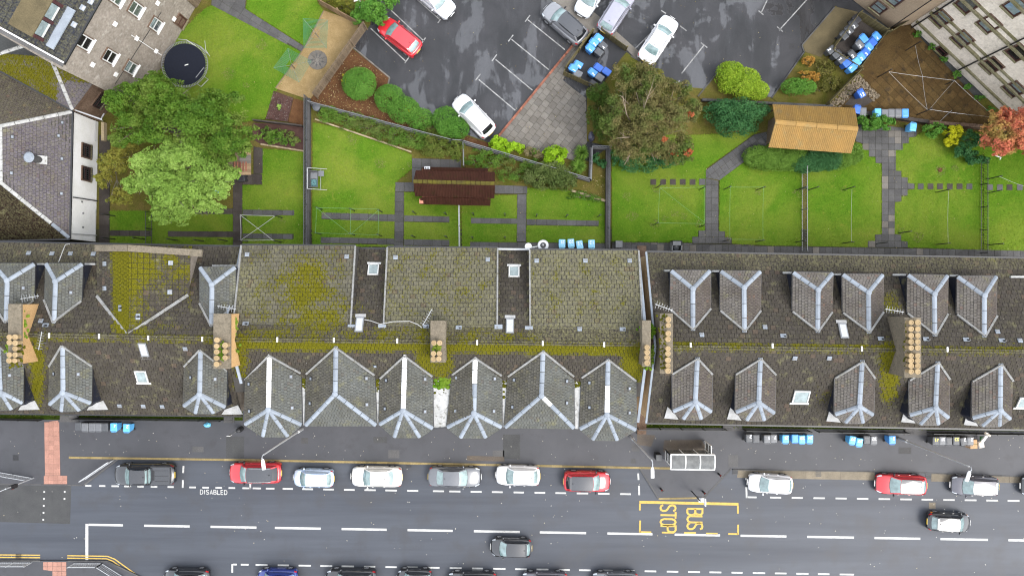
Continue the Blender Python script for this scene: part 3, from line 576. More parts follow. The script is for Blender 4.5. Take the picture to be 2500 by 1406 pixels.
# ---------------------------------------------------------------- terraces
ZR, ZE = 10.7, 7.0
def bump(x, a, b, s=12.0):                    # 1 inside [a, b], soft edges
    return 1/(1+math.exp(-(x-a)/s))*1/(1+math.exp((x-b)/s))
def ridge_y(px): return np.interp(px, [-200, 100, 545, 547, 1576, 1590, 2600], [813, 820, 827, 829, 841, 847, 860])
def moss(px, py):
    ry = ridge_y(px); m = 0.0
    if px < 560: m = max(m, .75*bump(py, ry-8, ry+12, 5), .8*bump(px, 70, 112, 8)*bump(py, 800, 1000, 14), .5*bump(px, -60, 20)*bump(py, 800, 850))
    elif px < 1577:
        m = max(m, .95*bump(py, ry-3, ry+25, 5), .62*bump(py, ry-34, ry+4, 8)*(1-.5*bump(px, 1300, 1600)))
        m = max(m, .9*bump(px, 570, 608, 8)*bump(py, 800, 960), .8*bump(px, 1010, 1110, 8)*bump(py, 830, 930), .9*bump(px, 1515, 1570, 8)*bump(py, 830, 950))
    else:
        m = max(m, .8*bump(py, ry-14, ry+8, 6), .95*bump(px, 2148, 2196, 10)*bump(py, 830, 985), .8*bump(px, 2150, 2200, 8)*bump(py, 715, 770), .25*bump(py, ry-40, ry, 8))
        m = max(m, .45*bump(px, 1990, 2040, 8)*bump(py, 930, 1020), .3*bump(px, 2150, 2210, 8)*bump(py, 900, 1030))
    if py < ry-25:
        m = max(m, .72*math.exp(-((px-745)/105)**2-((py-705)/120)**2), .66*math.exp(-((px-770)/140)**2-((py-775)/80)**2), .41*bump(px, 590, 860)*bump(py, 598, 820), .56*bump(px, 935, 1040, 25)*bump(py, 640, 800, 20), .37*bump(px, 940, 1220)*bump(py, 600, 800), .36*bump(px, 1290, 1420, 30)*bump(py, 630, 800), .34*bump(px, 1290, 1560)*bump(py, 610, 800))
        m = max(m, .35*bump(px, 2300, 2480, 40)*bump(py, 615, 655), .3*bump(px, 1216, 1294, 5)*(1-bump(px, 1230, 1280, 5))*bump(py, 620, 780))
    return m
def lich(px, py):
    if 1291 < px < 1577 and py < 840: return .62
    if 935 < px <= 1220 and py < 840: return .5
    if 560 < px < 870 and py < 840: return .22+.5*bump(px, 570, 640, 12)*bump(py, 640, 760)
    if px > 1577 and py < 662: return .4
    if px < 240 and py < 650: return .35
    return .12
PLANES = []                                   # every roof plane: [(owner, poly)]
def ray(px, py):
    o = Vector((0, 0, CAM_H)); d = P(px, py, 0)-o; return o, d
def hit(px, py, planes=None):
    o, d = ray(px, py); best = None
    for own, poly in (planes or PLANES):
        n = newell(poly)
        if n.z < 0: n = -n
        dn = d.dot(n)
        if abs(dn) < 1e-9: continue
        t = (poly[0]-o).dot(n)/dn; p = o+d*t
        if inside([(v.x, v.y) for v in poly], np.array([p.x]), np.array([p.y]))[0] and (best is None or p.z > best[0].z): best = (p, n, own)
    return best
def on(px, py, plane):                        # on one plane, unbounded
    o, d = ray(px, py); n = newell(plane); return o+d*((plane[0]-o).dot(n)/d.dot(n))
class Roof:                                   # collects tiles of one building: up to 300 single ones, the rest joined
    def __init__(s, bld, roof): s.bld, s.roof, s.single, s.rest = bld, roof, 0, {}
def tiles(rf, poly, tw, th, mat, stag=.5, single=False, holder=None, jit=.012, holes=None, lift=(.055, .010), mossk=1.0, gap=.022, step=1):
    poly = [Vector(p) for p in poly]; n = newell(poly)
    if n.z < 0: n = -n; poly = poly[::-1]
    u = Vector((0, 0, 1)).cross(n)
    u = u.normalized() if u.length > 1e-4 else Vector((1, 0, 0)); v = n.cross(u)
    o = poly[0]; loc = [((p-o).dot(u), (p-o).dot(v)) for p in poly]
    v0 = min(p[1] for p in loc); u0 = min(p[0] for p in loc); u1 = max(p[0] for p in loc); v1 = max(p[1] for p in loc)
    hs_ = [[((p-o).dot(u), (p-o).dot(v)) for p in h] for h in (holes or [])]
    for k in range(math.ceil((v1-v0)/th)):
        sh = stag*tw*(k % 2) + (random.uniform(-.02, .02))
        for j in range(-1, math.ceil((u1-u0)/tw)+1):
            a, b = u0+j*tw+sh, v0+k*th; g = gap+random.uniform(0, jit)
            q = clip_rect(loc, a+g*.5, a+tw-g*.5, b+gap*.7, b+th)
            if not q or area(q) < .06*tw*th: continue
            cu, cv = sum(p[0] for p in q)/len(q), sum(p[1] for p in q)/len(q)
            if hs_ and any(inside(h, np.array([cu]), np.array([cv]))[0] for h in hs_): continue
            c = o+u*cu+v*cv; px, py = IP(c)
            if not (-60 < px < 2560 and -60 < py < 1460): continue
            t0 = random.uniform(-.006, .006); tu = random.uniform(-.01, .01)
            top = [o+u*p[0]+v*p[1]+n*(lift[1]+(lift[0]-lift[1])*(1-(p[1]-b)/th)+t0+tu*(p[0]-cu)/tw) for p in q]
            bot = [o+u*p[0]+v*p[1]-n*.02 for p in q]; m_ = len(q)
            fs = [tuple(range(m_))]+[(i, m_+i, m_+(i+1) % m_, (i+1) % m_) for i in range(m_)]
            at = dict(rnd=random.random(), rnd2=random.random(), moss=moss(px, py)*mossk, lich=lich(px, py))
            if single and rf.single < 300 and 0 < px < 2500 and area(q) > .8*tw*th and (k*7+j) % step == 0:
                mb = MB(); mb.add(top+bot, fs, 0, **at); obj('roof_tile', mb, mat, rf.roof); rf.single += 1
            else: rf.rest.setdefault((holder or rf.roof, mat.name), (MB(), holder or rf.roof, mat))[0].add(top+bot, fs, 0, **at)
def finish(rf):
    for (own, _), (mb, par, mat) in rf.rest.items(): obj('roof_tiles' if par is rf.roof else 'slates', mb, mat, par, kind='stuff')
def caps(a, b, parent, mat, w=.17, seg=.95, h=.07, name='ridge_cap', drop=.05, alt=None, altr=None):
    a, b = Vector(a), Vector(b); d = b-a; L = d.length; d /= L; n = max(1, round(L/seg)); sd = d.cross(Vector((0, 0, 1))).normalized(); up = sd.cross(d)
    if up.z < 0: up = -up
    for i in range(n):
        p, q = a+d*(L*i/n), a+d*(L*(i+1)/n-.04); z0 = random.uniform(-.004, .004); prof = [(-w, -drop), (-w*.92, h*.35-drop*.6), (-.05, h), (.05, h), (w*.92, h*.35-drop*.6), (w, -drop)]
        vs = [e+sd*s_+up*(t_+z0) for e in (p, q) for s_, t_ in prof]; k = len(prof)
        mb = MB(); mb.add(vs, [(j, k+j, k+(j+1) % k, (j+1) % k) for j in range(k)]+[tuple(range(k-1, -1, -1)), tuple(range(k, 2*k))])
        mb.f = [tuple(f) for f in mb.f]; t = (i+.5)/n
        obj(name, mb, alt if alt and altr[0] <= t <= altr[1] else mat, parent)
def terrace(label, mainmat, tw, th):
    bld = thing('terrace', label, 'terrace', (0, -4, 0)); return bld
def lerp(a, b, t): return a+(b-a)*t
DORM = []
def dormer(rf, main, A, Pk, eave, mat, ridge=None, walls_to=7.0, wallmat=None, sl=(.245, .225), alt=None, altr=None, hips=True, hipalt=None, zfix=None, gutter=True, name='dormer', matL=None, matR=None):
    """eave: px points from one valley end round the outside to the other; A: ridge end on the main roof; Pk: ridge end where the hips meet."""
    bld = rf.bld; e1, e2 = on(*eave[0], main), on(*eave[-1], main); zE = zfix or (e1.z+e2.z)/2
    a3 = on(*A, main); zr = max(a3.z, zE+.55); a3 = P(*A, zr); pk = P(*Pk, zr); ev = [P(x, y, zE) for x, y in eave]
    deckm = MB(); n = len(ev); faces = [[a3, ev[0], ev[1], pk]]+[[pk, ev[i], ev[i+1]] for i in range(1, n-2)]+[[pk, ev[n-2], ev[n-1], a3]]
    if a3.y > pk.y: faces = [f[::-1] for f in faces]
    d = None; dz = Vector((0, 0, -.03))
    vs = [v+dz for v in [a3, pk]+ev]; fs = [[0, 2, 3, 1]]+[[1, i+2, i+3] for i in range(1, n-2)]+[[1, n, n+1, 0]]
    deckm.add(vs, [tuple(f) for f in fs])
    cen = sum(ev, Vector())/n; ins = [v+(Vector((cen.x, cen.y, v.z))-v).normalized()*.16 for v in ev]
    wv = [v+Vector((0, 0, -.10)) for v in ins]+[Vector((v.x, v.y, walls_to)) for v in ins]
    deckm.add(wv, [(i, i+1, n+i+1, n+i) for i in range(n-1)], 1)
    deckm.add([v+Vector((0, 0, -.10)) for v in ev], [tuple(range(n))], 0)
    deckm.add([v+Vector((0, 0, -.10)) for v in ev]+[v+dz for v in ev], [(i, i+1, n+i+1, n+i) for i in range(n-1)], 0)
    d = obj(name, deckm, [K['deck'], wallmat or K['slate_b']], bld)
    for i_, f in enumerate(faces):
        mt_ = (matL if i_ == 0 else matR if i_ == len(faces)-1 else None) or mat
        tiles(rf, f, sl[0], sl[1], mt_, holder=d, lift=(.035, .008), mossk=.25, jit=.01, gap=.018); PLANES.append((d, f))
    rc = ridge or K['lead']
    caps(lerp(a3, pk, -.01), lerp(a3, pk, .97), d, rc, w=.185, alt=alt, altr=altr)
    if hips:
        for i, e in enumerate(ev[1:-1]):
            o2 = hipalt and hipalt[0] == i
            caps(lerp(pk, e, .06), lerp(pk, e, .985)+Vector((0, 0, .01)), d, rc, w=.165, seg=.85, name='hip_cap', alt=K['white'] if o2 else None, altr=hipalt[1] if o2 else None)
    sd = MB(); sd.lathe(pk+Vector((0, 0, .02)), [(.24, 0), (.2, .06), (.06, .10)], 8); obj('ridge_saddle', sd, rc, d)
    if gutter:
        g = MB()
        for i in range(n-1): g.bar(ev[i]+Vector((0, 0, -.06)), ev[i+1]+Vector((0, 0, -.06)), .09, .09)
        obj('gutter', g, K['gutter'], d)
    fl = MB(); nm = newell(main); nm = nm if nm.z > 0 else -nm
    for e in (e1, e2): fl.bar(e+nm*.10, a3+nm*.10, .15, .10, up=nm)
    obj('valley_flashing', fl, K['ridge_grey'], d)
    DORM.append(d); return d
def chimney(bld, x0, y0, x1, y1, zt, zb, pots, side=None, brick=False, plants=()):
    mb = MB(); a, b = P(x0, y1, zt), P(x1, y0, zt); c = (a+b)/2
    mb.box((c.x, c.y, (zt+zb)/2-.06), (b.x-a.x-.10, b.y-a.y-.10, zt-zb-.12), mi=1); mb.box((c.x, c.y, zt-.08), (b.x-a.x, b.y-a.y, .16), mi=0)
    d = obj('chimney', mb, [K['chim'], K['chim_brick'] if brick else K['chim']], bld)
    for x, y in pots:
        hp = random.uniform(.8, 1.1); rp_ = random.uniform(.9, 1.04); p = P(x, y, zt+.62*hp); q = MB(); q.lathe((p.x, p.y, zt+.002), [(r_*rp_, z_*hp) for r_, z_ in ((.15, 0), (.14, .1), (.165, .45), (.20, .5), (.215, .56), (.20, .61), (.12, .63), (.11, .60))], 16); obj('chimney_pot', q, K['pot'], d, smooth=False)
    return d
# --- left terrace
def plane_of(rl, rr, el, er): return [rl, rr, er, el]
blds = {}
# (a) left
L_ = thing('terrace', 'left terrace of slate dormers with a big mossy gable, cut by the left edge', 'terrace', (-35, -4, 0), group=None)
mbx = MB(); XB = -21.8
fl_, fr_ = P(-150, 1006, ZE), P(590, 1014, ZE); bl_, br_ = P(-150, 590, ZE), P(590, 603, ZE); rl_, rr_ = P(-150, 814, ZR), P(546, 827, ZR)
Lfront, Lback = [rl_, rr_, fr_, fl_], [rr_, rl_, bl_, br_]
def shell(bld, fr, fl, br, bl, rr, rl, wallmat):
    w = MB(); ins = .3
    f = [Vector((fl.x, fl.y+ins, 0)), Vector((fr.x-.05, fr.y+ins, 0)), Vector((br.x-.05, br.y-ins, 0)), Vector((bl.x, bl.y-ins, 0))]
    w.prism([(v.x, v.y) for v in f], 0, ZE-.12)
    for x in (fl.x+.02, fr.x-.06):
        t = (x-fl.x)/(fr.x-fl.x); a, b, r_ = lerp(fl, fr, t), lerp(bl, br, t), lerp(rl, rr, t)
        w.add([(x, a.y+ins, ZE-.12), (x, b.y-ins, ZE-.12), (x, r_.y, ZR-.2)], [(0, 1, 2)])
    obj('wall', w, wallmat, bld)
    r = MB()
    for q in ([rl, rr, fr, fl], [rr, rl, bl, br]): r.slab([v+Vector((0, 0, -.03)) for v in q], .06)
    return obj('roof', r, K['deck'], bld)
LR = shell(L_, fr_, fl_, br_, bl_, rr_, rl_, K['stone']); rfL = Roof(L_, LR)
PLANES += [(LR, Lfront), (LR, Lback)]
# big gable
gA, gP = P(315, 813, 10.35), P(315, 612, 10.35); zg = 9.0
gl0, gl1, gr0, gr1 = P(240, 722, zg), P(236, 612, zg), P(465, 622, zg), P(462, 720, zg)
gd = MB(); gd.add([v+Vector((0, 0, -.03)) for v in (gA, gl0, gl1, gP, gr0, gr1)], [(0, 1, 2, 3), (0, 3, 4, 5)])
gd.add([gl0+Vector((.1, 0, 0)), gl1+Vector((.1, 0, 0)), gl1+Vector((.1, 0, -3)), gl0+Vector((.1, 0, -3))], [(0, 1, 2, 3)], 1); gd.add([gr0-Vector((.1, 0, 0)), gr1-Vector((.1, 0, 0)), gr1-Vector((.1, 0, 3)), gr0-Vector((.1, 0, 3))], [(0, 1, 2, 3)], 1)
gd.add([gl1, gP, gr0, gr0-Vector((0, 0, 9)), gl1-Vector((0, 0, 9))], [(0, 1, 2, 3, 4)], 1)
GB = obj('gable_wing', gd, [K['deck'], K['stone']], L_)
gpl, gpr = [gA, gP, gl1, gl0], [gA, gr1, gr0, gP]; PLANES += [(GB, gpl), (GB, gpr)]
_moss0 = moss
def moss(px, py):
    if 232 < px < 470 and 600 < py < 815:
        if px < 316: return .98*bump(px, 275, 330, 6)+.25*bump(px, 236, 275, 8)*bump(py, 600, 650)
        return .30+.35*bump(px, 316, 350, 8)+.28*bump(py, 620, 700, 14)
    return _moss0(px, py)
tiles(rfL, gpl, .30, .30, K['tile_main'], single=False, holder=GB); tiles(rfL, gpr, .41, .41, K['tile_main'], single=True, stag=0, holder=GB)
cp_ = MB()
for a, b in ((gl1, gP), (gP, gr0)):
    cp_.bar(a+Vector((0, .18, .12)), b+Vector((0, .18, .12)), .5, .2)
cp_.bar(gr0+Vector((0, .18, .05)), gr0+Vector((.95, .1, .05)), .55, .25)
obj('gable_coping', cp_, K['chim'], GB)
fl2 = MB()
for e in (gl0, gr1): fl2.bar(e+Vector((0, 0, .20)), gA+Vector((.1 if e is gr1 else -.1, -.05, .18)), .22, .12)
obj('valley_flashing', fl2, K['ridge_grey'], GB)
def holepoly(main, pts): return [on(x, y, main) for x, y in pts]
tiles(rfL, Lfront, .41, .37, K['tile_main'], single=True, step=3, holes=[holepoly(Lfront, q) for q in ([(130, 1000), (130, 900), (160, 870), (215, 900), (215, 1000)], [(457, 1000), (457, 900), (490, 880), (545, 905), (545, 1000)], [(-40, 990), (-40, 870), (40, 890), (40, 990)])])
tiles(rfL, Lback, .41, .37, K['tile_main'], holes=[holepoly(Lback, q) for q in ([(256, 700), (300, 770), (340, 770), (440, 710), (440, 640), (256, 640)], [(120, 730), (135, 770), (190, 730), (190, 660), (120, 660)], [(0, 760), (70, 730), (70, 660), (0, 660)], [(497, 740), (515, 770), (560, 740), (560, 660), (497, 660)])])
S = K['slate']
dormer(rfL, Lfront, (-6, 840), (0, 957), [(-45, 890), (-48, 985), (-20, 1003), (28, 1001), (57, 985), (58, 890)], S)
dormer(rfL, Lfront, (152, 842), (153, 958), [(121, 893), (119, 988), (149, 1005), (195, 1004), (224, 985), (226, 892)], S, matL=K['slate_w'])
dormer(rfL, Lfront, (489, 852), (487, 962), [(450, 893), (447, 992), (476, 1010), (523, 1010), (552, 995), (555, 904)], S, matL=K['slate_w'])
dormer(rfL, Lback, (14, 788), (17, 685), [(-22, 733), (-20, 643), (86, 643), (84, 735)], S)
dormer(rfL, Lback, (131, 788), (135, 687), [(109, 733), (111, 643), (203, 643), (200, 736)], S)
dormer(rfL, Lback, (516, 797), (517, 695), [(488, 742), (487, 652), (576, 651), (574, 746)], S)
chimney(L_, 20, 742, 52, 890, 11.6, 8.0, [(22, 823), (36, 823), (22, 836), (36, 837), (36, 851), (22, 866), (36, 866), (21, 880), (35, 880)], brick=True)
chimney(L_, 521, 766, 563, 900, 11.7, 8.0, [(529, 830), (528, 845), (549, 843), (528, 859), (549, 858), (528, 874), (549, 873), (528, 889)], brick=True)
# (b) middle terrace
Mt = thing('terrace', 'middle terrace with bay roofs to the street and mossy tiled roofs behind', 'terrace', (-6, -4, 0))
rl_, rr_ = P(549, 829, ZR), P(1574, 841, ZR); bl_, br_ = P(590, 604, ZE), P(1557, 617, ZE); fl_, fr_ = P(590, 1030, ZE), P(1557, 1041, ZE)
Mback = [rr_, rl_, bl_, br_]; fl9, fr9 = lerp(rl_, fl_, .44), lerp(rr_, fr_, .44); Mfront = [rl_, rr_, fr9, fl9]
MR = shell(Mt, lerp(rr_, fr_, .62), lerp(rl_, fl_, .62), br_, bl_, rr_, rl_, K['stone_pale'])
rfM = Roof(Mt, MR); PLANES += [(MR, Mfront), (MR, Mback)]
sheds = []
for x0, x1, ye in ((590, 868, 599), (946, 1215, 604), (1293, 1559, 610)):
    e0, e1 = P(x0, ye, 8.4), P(x1, ye+2, 8.4); zt = 10.12; yt = -3.05
    t0, t1 = Vector((e0.x, yt+(0 if x0 < 1000 else -.12), zt)), Vector((e1.x, yt+(0 if x0 < 1000 else -.12), zt)); sp = [t1, t0, e0, e1]; sheds.append(sp)
    w = MB(); q = [v+Vector((0, 0, -.03)) for v in sp]; low = [Vector((v.x, v.y, 6.9)) for v in q]
    w.add(q+low, [(0, 1, 2, 3), (0, 3, 7, 4), (1, 5, 6, 2), (2, 6, 7, 3)], 0); w.mat = None
    sh = obj('raised_roof', w, [K['deck']], Mt); PLANES.append((sh, sp))
    g = MB()
    for a, b in ((e0, t0), (e1, t1)): g = MB(); g.bar(a+Vector((0, 0, .05)), b+Vector((0, 0, .05)), .12, .14); obj('verge_trim', g, K['ridge_grey'], sh)
    g = MB(); g.bar(e0+Vector((0, .06, -.06)), e1+Vector((0, .06, -.06)), .12, .1); obj('gutter', g, K['gutter'], sh)
    for k in range(2):
        if (x0, k) in ((590, 0), (1293, 1)): continue
        t = (t0, t1)[k]; pd = MB(); nn = newell(sp); pd.box(t+Vector((.1 if k else -.1, .1, .07)), (.6, .34, .05), M=None); obj('lead_pad', pd, K['lead'], sh)
    tiles(rfM, sp, .408, .345, K['tile_grey'], single=True, holder=None, step=1 if x0 > 1200 else 99, gap=.032)
tiles(rfM, Mback, .408, .36, K['tile_main'], holes=[[v+Vector((0, .35, 0)) if i < 2 else v for i, v in enumerate(sp)] for sp in [[s_[0], s_[1], Vector((s_[2].x, s_[2].y, 8)), Vector((s_[3].x, s_[3].y, 8))] for s_ in sheds]])
tiles(rfM, Mfront, .30, .30, K['tile_main'])
mk = dict(matL=K['slate_w'], walls_to=.1, wallmat=K['stone_pale'], zfix=9.15)
Wt = K['white']
dormer(rfM, Mfront, (657, 866), (655, 1000), [(599, 925), (596, 1037), (641, 1067), (704, 1067), (738, 1038), (735, 909)], S, alt=Wt, altr=(0, 1), **mk, name='bay_roof')
dormer(rfM, Mfront, (820, 846), (818, 962), [(748, 911), (744, 1040), (920, 1040), (915, 914)], S, **mk, name='bay_roof')
dormer(rfM, Mfront, (988, 867), (984, 1002), [(928, 922), (925, 1037), (962, 1069), (1026, 1069), (1058, 1047), (1056, 917)], S, alt=Wt, altr=(0, .98), **mk, name='bay_roof')
dormer(rfM, Mfront, (1160, 872), (1157, 1008), [(1104, 913), (1090, 1044), (1123, 1070), (1187, 1070), (1226, 1044), (1225, 915)], S, alt=Wt, altr=(0, .62), **mk, name='bay_roof')
dormer(rfM, Mfront, (1326, 856), (1322, 966), [(1240, 917), (1231, 1045), (1403, 1047), (1401, 917)], S, hipalt=(1, (0, .33)), **mk, name='bay_roof')
dormer(rfM, Mfront, (1485, 876), (1482, 1012), [(1420, 920), (1414, 1048), (1446, 1075), (1508, 1076), (1554, 1050), (1553, 928)], S, alt=Wt, altr=(.62, 1), **mk, name='bay_roof')
for q in ([(735, 912), (748, 912), (744, 1038), (738, 1036)], [(915, 914), (929, 920), (925, 1037), (920, 1038)], [(1056, 918), (1104, 914), (1090, 1043), (1058, 1046)], [(1225, 916), (1240, 917), (1231, 1044), (1226, 1043)], [(1401, 917), (1420, 920), (1414, 1047), (1403, 1046)]):
    w = MB(); ps = WP(q, 9.05); w.prism(ps, 8.0, 9.05); vg = obj('valley_gutter', w, K['dirty_white'], Mt)
    h = MB(); a, b = P(*q[0], 9.06), P(*q[1], 9.06); c = (a+b)/2; n_ = 26
    for i in range(n_*2): h.lathe((random.uniform(a.x, b.x), a.y-abs(random.gauss(0, .55)), 9.04), [(random.uniform(.05, .16), 0), (.04, random.uniform(.03, .09))], 6)
    obj('moss_clumps', h, K['mossy'], vg, kind='stuff')
g = MB(); a, b = P(1059, 1046.5, 9.1), P(1089, 1044, 9.1); g.bar(a, b, .1, .1); obj('gutter', g, K['gutter'], Mt)
chimney(Mt, 1051, 783, 1088, 885, 11.7, 8.4, [(1059, 837), (1073, 837), (1058, 863), (1072, 863), (1058, 876), (1071, 876)])
chimney(Mt, 1568, 782, 1589, 895, 11.8, 7.5, [(1580, 848), (1580, 860), (1580, 873), (1580, 886)])
# (c) right terrace
Rt_ = thing('terrace', 'right terrace of brown-grey dormers with a double row of chimney pots', 'terrace', (30, -4, 0))
rl_, rr_ = P(1599, 847, ZR), P(2640, 860, ZR); bl_, br_ = P(1577, 616, ZE), P(2640, 634, ZE); fl_, fr_ = P(1577, 1031, ZE), P(2640, 1050, ZE)
Rfront, Rback = [rl_, rr_, fr_, fl_], [rr_, rl_, bl_, br_]
RRf = shell(Rt_, fr_, fl_, br_, bl_, rr_, rl_, K['gable']); rfR = Roof(Rt_, RRf); PLANES += [(RRf, Rfront), (RRf, Rback)]
FD = [((1703, 873), (1698, 980), [(1641, 911), (1642, 1005), (1667, 1024), (1713, 1024), (1738, 1006), (1739, 912)]),
      ((1857, 874), (1853, 982), [(1796, 912), (1795, 1007), (1822, 1027), (1867, 1027), (1892, 1009), (1894, 913)]),
      ((2106, 880), (2099, 992), [(2038, 921), (2037, 1012), (2063, 1033), (2108, 1033), (2133, 1013), (2136, 922)]),
      ((2290, 883), (2285, 995), [(2220, 926), (2219, 1014), (2246, 1037), (2292, 1037), (2317, 1020), (2318, 924)]),
      ((2444, 888), (2443, 1001), [(2373, 929), (2372, 1021), (2397, 1041), (2441, 1041), (2468, 1023), (2472, 928)])]
BD = [((1692, 806), (1692, 705), [(1636, 757), (1637, 660), (1735, 660), (1735, 755)]), ((1818, 810), (1817, 702), [(1758, 760), (1758, 661), (1858, 662), (1857, 760)]),
      ((1997, 811), (1998, 708), [(1934, 762), (1935, 664), (2034, 666), (2031, 763)]), ((2122, 813), (2121, 714), [(2057, 765), (2056, 669), (2157, 670), (2156, 763)]),
      ((2283, 820), (2282, 718), [(2214, 766), (2215, 670), (2315, 672), (2313, 768)]), ((2404, 822), (2404, 722), [(2335, 769), (2336, 674), (2434, 674), (2433, 772)])]
def shrink(q, k=.78):
    cx, cy = sum(p[0] for p in q)/len(q), sum(p[1] for p in q)/len(q); return [(cx+(x-cx)*k, cy+(y-cy)*k) for x, y in q]
tiles(rfR, Rfront, .41, .37, K['tile_main'], single=True, step=3, holes=[holepoly(Rfront, shrink(e+[a])) for a, p, e in FD])
tiles(rfR, Rback, .41, .37, K['tile_main'], single=True, step=2, holes=[holepoly(Rback, shrink(e+[a])) for a, p, e in BD])
for a, p, e in FD+BD: dormer(rfR, Rfront if a[1] > 850 else Rback, a, p, e, K['slate_r'], matR=K['slate_rd'])
for a, p, e in FD:                             # lead apron at the left foot of each front dormer
    x, y = e[1]; nm = newell(Rfront)*(1 if newell(Rfront).z > 0 else -1); q = [on(*v, Rfront)+nm*.14 for v in ((x-13, y-15), (x-21, y+13), (x+14, y+16), (x+4, y+1))]
    w = MB(); w.slab(q, .03); obj('lead_apron', w, K['apron'], Rt_)
for a, p, e in [((0, 0), 0, [(0, 0), (0, 0), (0, 0), (0, 0), (224, 985), (0, 0)]), ((0, 0), 0, [(0, 0), (0, 0), (0, 0), (0, 0), (57, 985), (0, 0)]), ((0, 0), 0, [(0, 0), (0, 0), (0, 0), (0, 0), (552, 996), (0, 0)])]:
    x, y = e[4]; nm = newell(Lfront)*(1 if newell(Lfront).z > 0 else -1); q = [on(*v, Lfront)+nm*.14 for v in ((x+30, y-10), (x+42, y+12), (x-10, y+13), (x-2, y+1))]
    w = MB(); w.slab(q, .03); obj('lead_apron', w, K['apron'], L_)
for x0, x1, y in ((1620, 1637, 661), (1736, 1758, 662), (1910, 1935, 666), (2035, 2057, 670), (2177, 2215, 671), (2316, 2336, 673), (2464, 2500, 676), (86, 111, 645), (203, 236, 645), (520, 586, 649)):
    pl = Rback if x0 > 1600 else Lback; a, b = on(x0, y, pl), on(x1, y, pl); w = MB(); w.bar(a+Vector((0, 0, .1)), b+Vector((0, 0, .1)), 0.15, .18); obj('lead_apron', w, K['dirty_white'], Rt_ if x0 > 1600 else L_)
chimney(Rt_, 1611, 765, 1643, 912, 11.8, 7.6, [(1632, 780), (1632, 794), (1632, 814), (1631, 828), (1631, 851), (1631, 863), (1631, 879), (1631, 892), (1631, 905)])
chimney(Rt_, 2208, 775, 2249, 922, 12.0, 7.6, [(x, y) for y in (787, 803, 819, 834, 849, 868, 880, 893, 907) for x in (2225, 2241)])
# ridge tiles, verges, gutters
for rf, rl, rr in ((rfL, P(-60, 815.4, ZR), P(546, 827, ZR)), (rfM, P(549, 829, ZR), P(1574, 841, ZR)), (rfR, P(1599, 847, ZR), P(2560, 859, ZR))):
    g = MB(); n = round((rr-rl).length/.42); d = (rr-rl)/n
    for i in range(n):
        a = rl+d*i; px, py = IP(a)
        h = MB(); h.bar(a+Vector((0, .07, .04)), a+d*.96+Vector((0, .07, .04)), .17, .05); h.bar(a+Vector((0, -.07, .04)), a+d*.96+Vector((0, -.07, .04)), .17, .05)
        g.add(h.v, h.f, 0, rnd=random.random(), rnd2=0.0, moss=moss(px, py)*.7, lich=.5)
    obj('ridge_tiles', g, K['tile_main'], rf.roof, kind='stuff')
for px, py, rf in [(120, 816, rfL), (242, 818, rfL), (362, 822, rfL), (494, 825, rfL), (677, 826, rfM), (815, 827, rfM), (970, 829, rfM), (1165, 833, rfM), (1325, 835, rfM), (1475, 838, rfM), (1686, 839, rfR), (1886, 841, rfR), (2104, 848, rfR), (2313, 850, rfR)]:
    a = P(px, py+3, ZR+.08); w = MB(); w.box(a, (.11, .36, .07)); obj('ridge_strap', w, K['white'], rf.roof)
for bld, a, b in ((Rt_, P(1577, 616, ZE), P(1599, 847, ZR)), (Rt_, P(1577, 1031, ZE), P(1599, 847, ZR)), (Mt, P(1558, 617, ZE+.5), P(1575, 800, ZR-.3)), (Mt, P(1557, 1030, ZE+1.5), P(1574, 900, ZR-.5)), (Mt, P(590, 935, 9.2), P(570, 860, 10.2)), (L_, P(590, 603, ZE), P(552, 790, 10.2))):
    g = MB(); g.bar(a+Vector((0, 0, .07)), b+Vector((0, 0, .07)), .15 if bld is not Mt else .20, .12); obj('verge_trim', g, K['lead'], bld)
for bld, pl in ((L_, Lfront), (L_, Lback), (Mt, Mback), (Rt_, Rfront), (Rt_, Rback)):
    e = sorted(pl, key=lambda v: v.z)[:2]; s_ = -1 if e[0].y < -5 else 1; g = MB(); g.bar(e[0]+Vector((0, s_*.07, -.05)), e[1]+Vector((0, s_*.07, -.05)), .13, .11); obj('gutter', g, K['gutter'], bld)
al = MB(); al.prism(WP([(1556, 600), (1578, 600), (1578, 1060), (1556, 1060)], .3), .1, .3); obj('alley_floor', al, K['stone_brown'], kind='structure')
